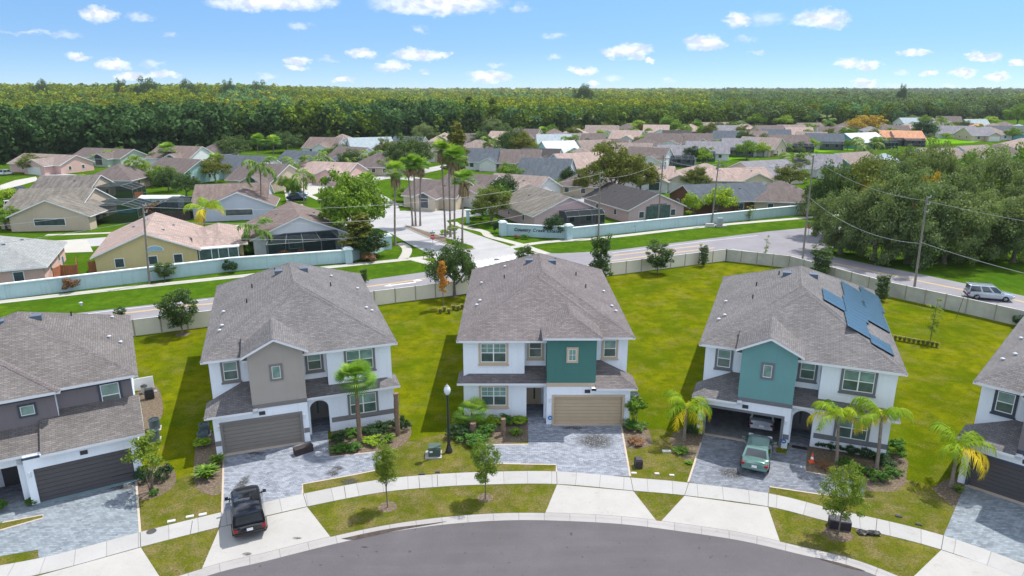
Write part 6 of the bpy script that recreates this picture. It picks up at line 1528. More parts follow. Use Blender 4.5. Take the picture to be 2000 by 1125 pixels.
B(352, 287, 92, -15, 'gx', 'rust', 'whitew', 'white gabled bungalow with reddish roof against the wood behind the fan palm', wing=(3, 6, 2, 'arch'))
B(355, 312, 95, -25, 'gx', 'brown', 'aqua', 'aqua-walled bungalow with brown roof and covered lanai', cage=('f', 9, 3, -2))
B(420, 280, 50, 8, 'hip', 'brown', 'tanw', 'brown roof half buried in the wood left of the dark slate roof')
B(482, 306, 98, -15, 'gx', 'slate', 'whitew', 'bungalow with dark slate roof behind the two slim fan palms', cage=('l', 8, 6, 0))
B(520, 322, 100, -22, 'gx', 'brown', 'tanw', 'bungalow with brown roof and tall arched window in a white gable', wing=(3, 6, 2.5, 'arch'))
B(592, 297, 72, -22, 'gx', 'slate', 'whitew', 'bungalow with blue-green slate roof and white gable end')
B(643, 315, 118, -16, 'gx', 'pink', 'pinkw', 'pink bungalow with salmon roof and dark screened garage', wing=(4, 7, 3, 'window'), near=True)
B(638, 270, 66, -15, 'gx', 'rust', 'whitew', 'white gabled bungalow with reddish brown roof at the foot of the wood')
B(722, 270, 76, 22, 'gx', 'light', 'whitew', 'bungalow with long pale grey roof at the foot of the wood')
B(690, 289, 64, -28, 'gx', 'brown', 'whitew', 'brown-roofed bungalow in front of the long pale grey roof')
B(740, 300, 84, -10, 'hip', 'brown', 'tanw', 'brown hip-roofed bungalow left of the round dark tree')
B(772, 285, 50, 0, 'hip', 'slate', 'tanw', 'slate roof almost hidden behind the round dark tree')
B(868, 259, 40, 0, 'hip', 'pink', 'cream', 'pale salmon roof left of the bronze cypress against the wood')
B(846, 279, 46, -18, 'gx', 'brown', 'tanw', 'brown-roofed house left of the bronze cypress')
B(935, 275, 78, 2, 'hip', 'tan', 'tanw', 'long flat tan-brown roof right of the bronze cypress')
B(948, 292, 60, -12, 'gx', 'slate', 'whitew', 'white house with slate roof and two small front gables', wing=(3, 5, 3, 'garage'))
B(985, 258, 42, -20, 'gx', 'pink', 'cream', 'salmon-roofed house beside the grey-green tree against the wood')
B(1030, 253, 46, -20, 'gx', 'brown', 'cream', 'cream gabled house with brown roof against the wood')
B(1083, 252, 50, 0, 'hip', 'rust', 'cream', 'house with tall reddish hip roof against the wood')
B(1082, 264, 62, 0, 'gx', 'light', 'lav', 'house with light slate roof below the tall reddish hip roof')
B(1090, 277, 58, 18, 'gx', 'white', 'aqua', 'pale blue house with nearly white roof')
B(1018, 294, 54, -6, 'gx', 'brown', 'tanw', 'brown-roofed house with arched openings below the olive trees', wing=(2, 5, 2, 'arch'))
B(1122, 249, 50, -10, 'hip', 'pink', 'cream', 'salmon hip-roofed house left of the rooftop solar panels')
B(1176, 246, 60, -10, 'gx', 'tan', 'whitew', 'large tan-roofed house with dark solar panels against the wood')
B(1152, 262, 50, 0, 'gx', 'brown', 'tanw', 'flat brown roof below the house with solar panels')
B(1160, 275, 58, 14, 'gx', 'tan', 'cream', 'tan-roofed house right of the nearly white roof')
B(1195, 273, 62, -14, 'gx', 'brown', 'cream', 'cream gabled house with brown roof right of the tan roof', wing=(3, 5, 2.5, 'garage'))
B(1226, 256, 54, -25, 'gx', 'pink', 'sage', 'house with salmon roof and greenish gable end')
B(1190, 300, 50, -8, 'gx', 'brown', 'tanw', 'plum-brown roof behind the broad salmon roof', d=10)
B(1226, 241, 34, 0, 'hip', 'brown', 'tanw', 'small brown roof against the wood beside yellow-green trees')
B(1282, 245, 46, -12, 'gx', 'pink', 'whitew', 'distant salmon-roofed white house against the wood')
B(1298, 262, 66, -20, 'gx', 'brown', 'whitew', 'white gabled house with brown roof and small garage gable', wing=(4, 4.5, 3, 'garage'))
B(1268, 290, 72, -28, 'gx', 'brown', 'whitew', 'house with brown roof and bright white right gable, above the tan-pink roofs')
B(1322, 285, 66, -10, 'gx', 'grey', 'whitew', 'first of three grey roofs with dark pool cages, leftmost', cage=('f', 10, 6, 0))
B(1382, 278, 76, -14, 'gx', 'grey', 'whitew', 'middle one of three grey roofs with dark pool cages', cage=('f', 9, 5, 2))
B(1444, 272, 60, -14, 'gx', 'grey', 'whitew', 'rightmost of three grey roofs with dark pool cages', cage=('f', 9, 5, 0))
B(1350, 243, 44, 0, 'hip', 'pink', 'brick', 'brick-walled house with salmon roof at the far wood')
B(1396, 240, 52, 12, 'gx', 'tan', 'lav', 'pale blue gabled house with tan roof and golden tree')
B(1446, 236, 40, 0, 'hip', 'brown', 'tanw', 'small brown hip roof above the peach hip roof')
B(1453, 244, 56, 0, 'hip', 'pink', 'cream', 'peach hip-roofed house near the rounded yellow-green tree')
B(1421, 257, 50, -16, 'gx', 'slate', 'yellow', 'yellow gabled house with slate roof between grey roofs', wing=(3, 4.5, 2, 'window'))
B(1502, 246, 54, 12, 'gx', 'brown', 'tanw', 'brown-roofed house with pale chimney block')
B(1488, 270, 62, -38, 'gx', 'tan', 'tanw', 'tan-roofed house with a dark solar panel', d=12)
B(1540, 265, 68, -8, 'gx', 'brown', 'pinkw', 'brown-roofed house with wide dark pool cage', cage=('f', 10, 6, -2))
B(1545, 245, 48, -5, 'gx', 'tan', 'cream', 'tan-roofed house behind the brown roof with wide pool cage')
B(1580, 241, 46, 8, 'gx', 'rust', 'tanw', 'reddish tan roof left of the feather palm pair')
B(1585, 259, 44, -20, 'gx', 'tan', 'whitew', 'white gable house left of the black slate roof', cage=('f', 7, 4, 0))
B(1610, 262, 64, -16, 'gx', 'slate', 'whitew', 'house with black slate roof and sunlit white gable', cage=('f', 8, 5, -2))
B(1680, 261, 76, 24, 'gx', 'white', 'teal', 'teal house with glaring white roof', cage=('f', 8, 5, -5))
B(1730, 256, 54, -8, 'gx', 'orange', 'tanw', 'house with orange roof, left one of a pair', cage=('f', 8, 5, 0))
B(1770, 257, 46, -8, 'gx', 'orange', 'mauve', 'house with orange roof, right one of a pair, beside the dark round tree', cage=('f', 8, 5, 0))
B(1643, 246, 40, 20, 'hip', 'tan', 'cream', 'tan roof left of the golden spreading tree')
B(1655, 238, 30, 0, 'hip', 'brown', 'tanw', 'far small roof just behind the golden spreading tree')
B(1722, 240, 34, 0, 'hip', 'tan', 'cream', 'pale tan roof right of the golden spreading tree')
B(1772, 243, 52, -6, 'hip', 'pink', 'teal', 'teal and pink house with salmon hip roof')
B(1775, 231, 34, 0, 'gx', 'light', 'whitew', 'distant pale roof before the oak wood')
B(1812, 243, 40, 0, 'hip', 'tan', 'tanw', 'tan roof behind the dark feather palm at right')
B(1853, 228, 38, -20, 'gx', 'brown', 'whitew', 'bright white house with brown roof at the edge of the oak wood')
B(1820, 230, 30, 0, 'hip', 'tan', 'cream', 'small cream house left of the bright white house')
B(1886, 236, 36, 0, 'hip', 'tan', 'cream', 'tan hip-roofed house right of the bright white house')
B(1905, 234, 24, -10, 'gx', 'light', 'aqua', 'light blue house left of the rounded lime shrub')
B(1868, 247, 56, -25, 'gx', 'grey', 'whitew', 'grey-roofed house with white triangular gable', cage=('r', 6, 5, 0))
B(1908, 250, 36, 0, 'gx', 'grey', 'tanw', 'low grey-roofed house beside the one with a white gable')
B(1925, 249, 70, 10, 'hip', 'tan', 'whitew', 'wide beige hip-roofed house with a driveway at right')
B(1912, 241, 30, 0, 'hip', 'orange', 'orangew', 'small orange-roofed house behind the beige hip roof')
B(1965, 247, 66, -10, 'gx', 'slate', 'teal', 'bright teal house with blue-grey roof', wing=(-3, 7, 3, 'window'))
B(1990, 243, 40, 0, 'hip', 'light', 'aqua', 'blue-grey roofed house at the right edge')
B(1962, 238, 40, 0, 'hip', 'rust', 'tanw', 'reddish roof behind the bright teal house')
B(1998, 270, 44, 0, 'hip', 'pink', 'pinkw', 'pink roof cut by the right edge above the oaks')
B(1378, 318, 120, -6, 'hip', 'pink', 'cream', 'cream bungalow with broad tan-pink hip roof and garage', d=15, wing=(-7.5, 7, 2.5, 'garage'), near=True)
B(1448, 326, 70, 12, 'gx', 'pink', 'cream', 'cream bungalow with white garage door under a decorated gable', d=10, wing=(0, 7.5, 3, 'garage'), near=True)
B(1492, 312, 108, 24, 'gx', 'grey', 'cream', 'cream bungalow with long grey-tan roof behind three small palms', d=14, near=True)
B(1268, 322, 84, -18, 'gx', 'pink', 'whitew', 'pink-roofed white bungalow right of the large olive tree', d=13, wing=(2.5, 6, 2.5, 'arch'), near=True)
B(1598, 303, 70, -22, 'gx', 'grey', 'whitew', 'white gabled house with grey-brown roof above the oaks', wing=(3, 6, 2, 'window'))
B(1664, 300, 84, 28, 'gx', 'tan', 'teal', 'teal gabled house with pale pinkish roof above the oaks')
B(1728, 300, 46, 0, 'hip', 'light', 'lav', 'blue-grey roof behind the large feather palm above the oaks')
B(1900, 286, 76, 24, 'gx', 'tan', 'aqua', 'aqua gabled house with tan roof among the right oaks')
B(1832, 291, 54, 0, 'gx', 'tan', 'tanw', 'low tan roof left of the aqua gabled house among the right oaks')
B(1955, 281, 46, 0, 'hip', 'brown', 'tanw', 'brown roof behind the right oaks near the teal house')
B(1895, 296, 60, 8, 'gx', 'rust', 'tanw', 'low reddish roofed house glimpsed behind the rightmost oaks', d=8)
B(668, 262, 50, 0, 'hip', 'tan', 'cream', 'tan hip roof just behind the golden fan palm')
B(800, 268, 46, -10, 'gx', 'slate', 'whitew', 'slate roofed white house under the dark edge of the wood')
B(905, 262, 40, 8, 'gx', 'brown', 'cream', 'small brown gable just right of the bronze cypress top')
B(1058, 292, 48, -16, 'gx', 'dark', 'whitew', 'white house with near-black roof below the pale blue one')
B(1105, 262, 40, -12, 'gx', 'grey', 'whitew', 'grey roofed white house left of the dark feather palm')
B(1135, 289, 46, 0, 'hip', 'tan', 'tanw', 'tan hip roof between the dark glossy bush and the salmon roof')
B(1238, 281, 50, -14, 'gx', 'tan', 'cream', 'tan roofed cream house beside the yellowish palm')
B(1262, 268, 40, 0, 'hip', 'brown', 'pinkw', 'pinkish house with brown hip roof behind the grey green feather palm')
B(1322, 256, 44, -14, 'gx', 'dark', 'whitew', 'dark roofed white house between two yellow-green trees')
B(1362, 262, 44, -14, 'gx', 'brown', 'cream', 'brown roofed cream house above the middle grey roof')
B(1418, 246, 40, -10, 'gx', 'grey', 'cream', 'grey roofed house just below the peach hip roof')
B(1470, 257, 44, -20, 'gx', 'rust', 'cream', 'reddish roofed cream house above the rightmost grey roof')
B(1516, 254, 40, -16, 'gx', 'slate', 'whitew', 'slate roofed house above the wide dark pool cage')
B(1560, 250, 36, -10, 'gx', 'pink', 'cream', 'salmon roofed house left of the reddish tan roof')
B(1622, 249, 40, -10, 'gx', 'brown', 'whitew', 'brown roofed white house above the black slate roof')
B(1700, 247, 40, 0, 'hip', 'grey', 'tanw', 'grey hip roof just behind the glaring white roof')
B(1748, 246, 38, -8, 'gx', 'brown', 'cream', 'brown roofed house just above the two orange roofs')
B(1835, 238, 36, -14, 'gx', 'grey', 'whitew', 'grey roofed white house above the dark broad palm')
B(1940, 241, 36, 0, 'hip', 'tan', 'cream', 'tan roof right of the rounded lime shrub tree')
# white shed, dark yard fence and other bits by the left pool cages
def shed():
    x, y = G(318, 406); e = empty('garden_shed', (x, y, 0), R(2), 'long white garden shed with pale roof beside the pool cage at left', 'shed')
    b = MB(); b.box(-3.9, 3.9, -1.5, 1.5, 0, 2.3); b.build('wall', plain('shed_blue_white', (0.5, 0.56, 0.62), .7, .05), e)
    b = MB(); gable_roof(b, -4.1, 4.1, -1.8, 1.8, 2.25, .25, 'x', .12); b.build('roof', [RF['white'], M_WHITE], e)
    b = MB(); b.box(-.4, .3, -1.55, -1.5, 1.1, 1.7); b.build('window', M_GLO, e)
    for k in range(5): b = MB(); b.box(-3.0+k*1.5-.04, -3.0+k*1.5+.04, -1.54, -1.5, 0, 2.25); b.build('batten', M_BLACK, e)
shed()
def simple_fence(pts, h, m, label, name='yard_fence'):
    w_ = P(pts); e = empty(name, (*w_[0], 0), 0, label, 'fence'); ox, oy = w_[0]
    for i in range(len(w_)-1):
        p, q = w_[i], w_[i+1]; L = math.dist(p, q); n = max(1, round(L/2.4)); d = ((q[0]-p[0])/L, (q[1]-p[1])/L)
        b = MB(); k_ = max(2, int(L/.3))
        for k in range(k_): t_ = (k+.5)/k_; b.obox((p[0]+(q[0]-p[0])*t_-ox, p[1]+(q[1]-p[1])*t_-oy), d, L/k_/2*.9, .02, .03, h)
        b.build('panel', m, e)
        b = MB()
        for k in range(n+1): t_ = k/n; b.obox((p[0]+(q[0]-p[0])*t_-ox, p[1]+(q[1]-p[1])*t_-oy), d, .05, .06, 0, h+.08)
        b.build('post', m, e)
    return e
M_FDARK = plain('fence_dark_brown', (0.055, 0.038, 0.042), .9, .2); M_FRED = plain('fence_cedar', (0.34, 0.12, 0.06), .9, .2); M_FBR = plain('fence_brown', (0.13, 0.09, 0.075), .9, .2)
simple_fence([(290, 436), (330, 434), (372, 430)], 1.9, M_FDARK, 'dark brown fence behind the yellow bungalow roof')
simple_fence([(418, 420), (474, 418), (476, 408)], 2.0, M_FDARK, 'dark brown fence before the pale lavender bungalow')
simple_fence([(107, 548), (122, 541), (153, 540), (152, 524)], 1.6, M_FRED, 'cedar gate and fence between the pink and the yellow bungalow')
simple_fence([(176, 536), (195, 534)], 1.8, M_FRED, 'short cedar fence touching the left corner of the yellow bungalow')
simple_fence([(419, 506), (436, 504)], 1.6, M_FRED, 'short cedar fence touching the sunroom of the yellow bungalow')
simple_fence([(442, 502), (458, 500), (464, 508)], 1.6, M_FRED, 'short cedar fence beside the leafy bushes by the screened porch house')
simple_fence([(272, 366), (310, 358), (330, 352)], 1.8, M_FBR, 'brown fence behind the left pool cages')
simple_fence([(262, 372), (274, 371)], 1.8, M_FRED, 'bit of cedar fence right of the upper pool cage at left'); simple_fence([(262, 392), (280, 390)], 1.8, M_FRED, 'bit of cedar fence beside the lower pool cage at left')
pool = G(232, 413); b = MB(); b.box(-3.5, 3.5, -2.5, 2.5, 0, .06); tag(b.build('swimming_pool', plain('pool_water', (0.05, 0.30, 0.33), .05, .1), None, loc=(pool[0], pool[1], .02), rz=R(6)), 'small teal swimming pool inside the left pool cage', 'pool')
small('barrel', 'blue rain barrels beside the pink bungalow wall', 'barrel', (104, 516), [('body', lambda b: (b.cyl((0, 0), .4, 0, 1.1), b.cyl((1.0, .2), .4, 0, 1.0)), plain('barrel_blue', (0.04, 0.16, 0.28), .5, .1)), ('lid', lambda b: b.cyl((0, 0), .42, 1.101, 1.16), M_VINYL)])
small('canopy', 'blue cloth over a white patio table near the garden shed', 'table', (303, 421), [('table', lambda b: b.box(-.8, .8, -.6, .6, 0, 1.3), M_VINYL), ('cover', lambda b: b.box(-1.1, 1.1, -.8, .8, 1.302, 1.7), plain('cover_blue', (0.02, 0.14, 0.42), .7, .1))])
# ------------------------------------------------------------------ poles, wires, signs
def pole_obj(bpx, top_px, label, armed=1, r=.15, lampish=False):
    x, y = G(*bpx); h = ZAT(top_px[1], y); r_ = ray(*top_px); X = r_[0]*y/r_[1]
    e = empty('utility_pole', (x, y, 0), 0, label, 'utility pole', 'utility poles'); lean = X-x
    b = MB(); b.tube([(0, 0, 0), (lean, 0, h)], [r, r*.65], 8); b.build('pole', M_WOODP, e, smooth=True)
    if armed:
        b = MB(); ax = lean*(h-.9)/h
        if armed == 2:
            c = MB(); c.box(ax-1.2, ax+1.2, -.12, -.02, h-.7, h-.55); c.build('crossarm', M_WOODP, e)
            for sx_ in (.35, -.35): c = MB(); c.cyl((ax+sx_, -.28), .2, h-2.4, h-1.6, 10); c.build('transformer', M_GREYM, e)
        b.box(ax+.02, ax+.1, -.05, .05, h-2.0, h)
        for k, dz in enumerate((.05, .9, 1.8)): b.box(ax+.09, ax+.45, -.06, .06, h-dz-.08, h-dz); b.cyl((ax+.42, 0), .07, h-dz-.01, h-dz+.22, 8)
        b.build('insulator_arm', M_GREYM, e)
    return Vector((X, y, h))
PO = [pole_obj((292, 554), (279, 400), 'grey utility pole before the yellow bungalow'),
      pole_obj((1169, 462), (1172, 336), 'thin utility pole between the mottled and black roofed bungalows'),
      pole_obj((1284, 444), (1296, 303), 'utility pole with a crossarm before the pink bungalow with black roof', 2),
      pole_obj((1390, 438), (1404, 313), 'greenish utility pole beside the bright shrub on the verge'),
      pole_obj((1567, 509), (1589, 303), 'tall utility pole standing beside the stop sign'),
      pole_obj((1786, 560), (1811, 384), 'leaning utility pole in front of the right oaks'),
      pole_obj((513, 415), (507, 330), 'thin dark pole before the lavender bungalow', 0, .09)]
M_WIRE = plain('wire', (0.25, 0.26, 0.27), .5, .1)
def wire(a, b_, label, sag=1.0, dz=0.0, r=.022):
    a = Vector(a)+Vector((0, 0, -dz)); b_ = Vector(b_)+Vector((0, 0, -dz)); n = 14; b = MB()
    b.tube([a.lerp(b_, i/n)+Vector((0, 0, -4*sag*(i/n)*(1-i/n))) for i in range(n+1)], r, 4, caps=False)
    return tag(b.build('power_line', M_WIRE), label, 'cable', 'overhead cables')
wire((-95, 62, 9.5), PO[0], 'overhead cable from the left edge to the pole before the yellow bungalow', 1.2, .3)
wire((-95, 62, 7.9), PO[0], 'lower cable from the left edge to the pole before the yellow bungalow', 1.2, 1.9)
far_l = Vector((-15, 103.5, 11.0))
wire(PO[0], PO[1], 'long upper cable between the yellow bungalow pole and the thin middle pole', 2.2, .3); wire(PO[0], PO[1], 'long lower cable between the yellow bungalow pole and the thin middle pole', 2.6, 2.0)
wire(PO[0], PO[1], 'lowest long cable crossing before the screened porch house', 3.4, 3.6)
wire(PO[1], PO[2], 'cable between the thin middle pole and the crossarm pole', .8, 1.0); wire(PO[2], PO[3], 'cable between the crossarm pole and the greenish pole', .8, .6); wire(PO[3], PO[4], 'cable between the greenish pole and the pole at the stop sign', 1.0, .6)
wire(PO[4], PO[5], 'upper cable between the stop sign pole and the leaning pole', 1.0, .5); wire(PO[4], PO[5], 'lower cable between the stop sign pole and the leaning pole', 1.4, 5.8, .03)
pe = Vector((66, 52, 11.5)); wire(PO[5], pe, 'upper cable running from the leaning pole out at the right edge', .8, .5); wire(PO[5], pe, 'lower thick cable running from the leaning pole out at the right edge', 1.3, 5.6, .03)
def post_sign(px_, h, label, cat, kind):
    x, y = G(*px_); e = empty(kind, (x, y, 0), 0, label, cat); b = MB(); b.box(-.035, .035, -.03, .03, 0, h); b.build('post', M_GREYM, e)
    if kind == 'stop_sign':
        b = MB(); b.face([(.38*math.cos(R(22.5+45*k)), -.035, h-.75+.38*math.sin(R(22.5+45*k))) for k in range(8)]); b.face([(.38*math.cos(R(22.5+45*k)), -.031, h-.75+.38*math.sin(R(22.5+45*k))) for k in range(8)][::-1])
        bd = b.build('sign_plate', plain('stop_red', (0.50, 0.02, 0.04), .5, .03), e)
        cu = bpy.data.curves.new('stop_text', 'FONT'); cu.body = 'STOP'; cu.size = .27; cu.align_x = 'CENTER'; cu.align_y = 'CENTER'
        to = bpy.data.objects.new('tmp', cu); COL.objects.link(to); me = bpy.data.meshes.new_from_object(to.evaluated_get(bpy.context.evaluated_depsgraph_get())); bpy.data.objects.remove(to)
        me.materials.clear(); me.materials.append(M_VINYL); o = bpy.data.objects.new('lettering', me); COL.objects.link(o); o.parent = bd; o.location = (0, -.04, h-.75); o.rotation_euler = (R(90), 0, 0)
        b = MB(); b.box(-.4, .4, -.02, .0, h-.22, h-.02); b.box(-.02, .0, -.4, .4, h+.0, h+.2); b.build('street_name_sign', plain('sign_green', (0.01, 0.22, 0.15), .5, .03), e)
    elif kind == 'mailbox':
        b = MB(); b.box(-.2, .2, -.25, .25, h, h+.35); b.build('box', M_VINYL, e)
post_sign((1577, 470), 3.1, 'red octagonal stop sign with green name plates beside the tall pole', 'road sign', 'stop_sign')
post_sign((846, 492), 3.1, 'stop sign seen with green street name plates before the entry road', 'road sign', 'stop_sign')
x, y = G(832, 393); b = MB(); b.box(-.03, .03, -.03, .03, 0, 2.6); b.box(-.5, .5, -.02, .02, 2.3, 2.6, 1); tag(b.build('street_name_sign', [M_GREYM, plain('sign_green2', (0.01, 0.2, 0.14), .5, .03)], None, loc=(x, y, 0)), 'small green street name sign on the lawn behind the palms', 'road sign')
small('meter_cabinet', 'grey meter cabinet beside the path near the greenish pole', 'utility cabinet', (1405, 443), [('cabinet', lambda b: b.box(-.5, .5, -.3, .3, .3, 1.6), M_GREYM), ('base', lambda b: b.box(-.7, 1.2, -.5, .5, 0, .25), M_APRON)])
small('valve_box', 'white concrete box at the foot of the greenish pole', 'utility box', (1386, 443), [('body', lambda b: b.box(-.7, .7, -.4, .4, 0, .5), M_LID), ('lid', lambda b: b.box(-.74, .74, -.44, .44, .502, .58), M_APRON)])
small('bus_shelter', 'small pale shelter box by the path in front of the lettered wall', 'post', (914, 436), [('body', lambda b: b.box(-.3, .3, -.2, .2, 0, 2.4), WL['aqua']), ('roof', lambda b: b.box(-.5, .5, -.4, .4, 2.402, 2.55), M_WCAP)])
# ------------------------------------------------------------------ palms of the estate
FANP = 'tall fan palms along the entry road'
def tall(bx, by, cx, cy, label, sc=1.25, lean=True, i=0, sk=True): return palm_px('washingtonia_palm', bx, by, cy, .17, label, sc, FAN[i % 2], cx=cx, skirt=SKIRT if sk else None, bark_=M_PALMBARK, group=FANP)
tall(772, 480, 772, 336, 'tall fan palm standing alone left of the planted median', 1.45)
tall(806, 441, 795, 322, 'leaning fan palm, left one of three at the far end of the median', 1.35, i=1)
tall(812, 441, 808, 318, 'middle fan palm of the three at the far end of the median', 1.35)
tall(821, 441, 822, 322, 'right fan palm of the three at the far end of the median', 1.3, i=1)
tall(870, 463, 861, 292, 'tallest fan palm over the median, leftmost of four', 1.35)
tall(880, 463, 876, 296, 'tall fan palm over the median, second of four from the left', 1.3, i=1)
tall(888, 468, 889, 310, 'tall fan palm with big dead skirt over the median, third of four', 1.7)
tall(903, 476, 906, 352, 'shorter fan palm at the near end of the median, rightmost of four', 1.6, i=1)
tall(717, 440, 716, 352, 'slim fan palm with white trunk before the big green tree', 1.3, sk=False)
SP = 'palms of the far estate'
def sp(bx, by, cx, cy, kind, sc, label, r=.14):
    if kind == 'fan': return palm_px('fan_palm', bx, by, cy, r, label, sc, FAN[bx % 2], cx=cx, group=SP)
    return palm_px('feather_palm', bx, by, cy, r, label, sc, PALMF if kind == 'f' else QUEEN[bx % 4], cx=cx, group=SP)
for a in ((398, 460, 400, 408, 'q', 1.75, 'bright yellow-green palm beside the street behind the yellow bungalow', .3), (501, 500, 499, 448, 'f', 1.25, 'dark feather palm left of the screened porch house'),
          (106, 432, 105, 413, 'f', .5, 'short palm before the two-tone brown roof, left of three'), (144, 431, 143, 409, 'f', .5, 'short palm before the two-tone brown roof, middle of three'), (189, 430, 190, 411, 'f', .7, 'twin-headed short palm before the two-tone brown roof, right of three'), (68, 436, 68, 412, 'f', .9, 'reddish palm clump at the left corner of the two-tone brown roof'),
          (267, 360, 266, 318, 'f', 1.7, 'large feather palm behind the left pool cages'), (327, 325, 326, 293, 'fan', 2.3, 'shaggy fan palm rising behind the left pool cages'), (300, 322, 302, 304, 'f', 1.1, 'dark palm left of the shaggy fan palm'),
          (420, 335, 421, 312, 'fan', 1.8, 'fan palm between the aqua house and the dark slate roof'), (504, 318, 504, 275, 'fan', 2.0, 'slim fan palm, left of two before the wood'), (535, 318, 534, 276, 'fan', 2.0, 'slim fan palm, right of two before the wood'),
          (512, 420, 509, 326, 'f', 1.6, 'very tall feather palm before the lavender bungalow'), (578, 352, 580, 318, 'f', 1.7, 'feather palm before the arched white gable'), (594, 396, 593, 344, 'f', 1.2, 'tall thin palm right of the parked dark blue car'),
          (627, 340, 628, 308, 'f', 1.4, 'feather palm before the pink bungalow with salmon roof'), (643, 285, 641, 272, 'fan', 2.2, 'golden fan palm before the white gabled house at the wood'), (720, 335, 720, 303, 'f', 1.3, 'slim feather palm right of the pink bungalow'), (685, 338, 685, 313, 'f', .8, 'thin palm beside the screened garage'),
          (957, 308, 958, 278, 'f', 1.8, 'dark feather palm over the small slate-roofed house'), (1062, 275, 1060, 258, 'fan', 2.2, 'dark fan palm against the reddish hip roof'), (1114, 298, 1113, 275, 'f', 1.9, 'dark feather palm right of the nearly white roof'),
          (1147, 265, 1147, 257, 'f', 1.3, 'low palm below the roof with solar panels'), (1192, 262, 1193, 252, 'f', 1.7, 'feather palm beside the house with solar panels'), (1254, 280, 1255, 260, 'f', 1.9, 'grey green feather palm between salmon and brown roofs'), (1265, 285, 1268, 268, 'q', 1.6, 'yellowish palm right of the grey green feather palm'),
          (1320, 368, 1320, 352, 'fan', 1.2, 'small palm before the cream bungalow with tan-pink hip roof'), (1425, 356, 1425, 342, 'f', 1.1, 'small palm before the decorated gable garage'), (1412, 352, 1411, 340, 'f', .9, 'twin small palm left of the decorated gable garage'),
          (1496, 352, 1494, 332, 'q', 1.3, 'yellow-green palm, left of three before the long grey-tan roof'), (1524, 345, 1524, 325, 'q', 1.2, 'yellow-green palm, middle of three before the long grey-tan roof'), (1549, 342, 1552, 312, 'f', 1.9, 'large feather palm, right of three before the long grey-tan roof'), (1563, 342, 1565, 315, 'f', 1.8, 'feather palm touching the large one by the blue car'),
          (1585, 264, 1583, 250, 'f', 2.2, 'pale feather palm left of the black slate roof'), (1620, 256, 1618, 240, 'f', 2.3, 'dark feather palm against the oak wood'), (1693, 312, 1695, 283, 'f', 2.5, 'big drooping feather palm rising above the oaks'),
          (1840, 266, 1841, 244, 'f', 3.1, 'very dark broad feather palm on the lawn at right'), (1521, 240, 1520, 218, 'fan', 2.3, 'slim brown-topped palm against the oak wood'), (1305, 270, 1304, 262, 'f', 1.2, 'little palm before the white gabled house with brown roof'), (1472, 372, 1472, 398, 'f', .1, '') ):
    if a[6]: sp(*a)
palm_px('fan_palm', 1476, 398, 392, .2, 'low yellow-green palm behind the blue wall at right', .9, QUEEN[0], group=SP)
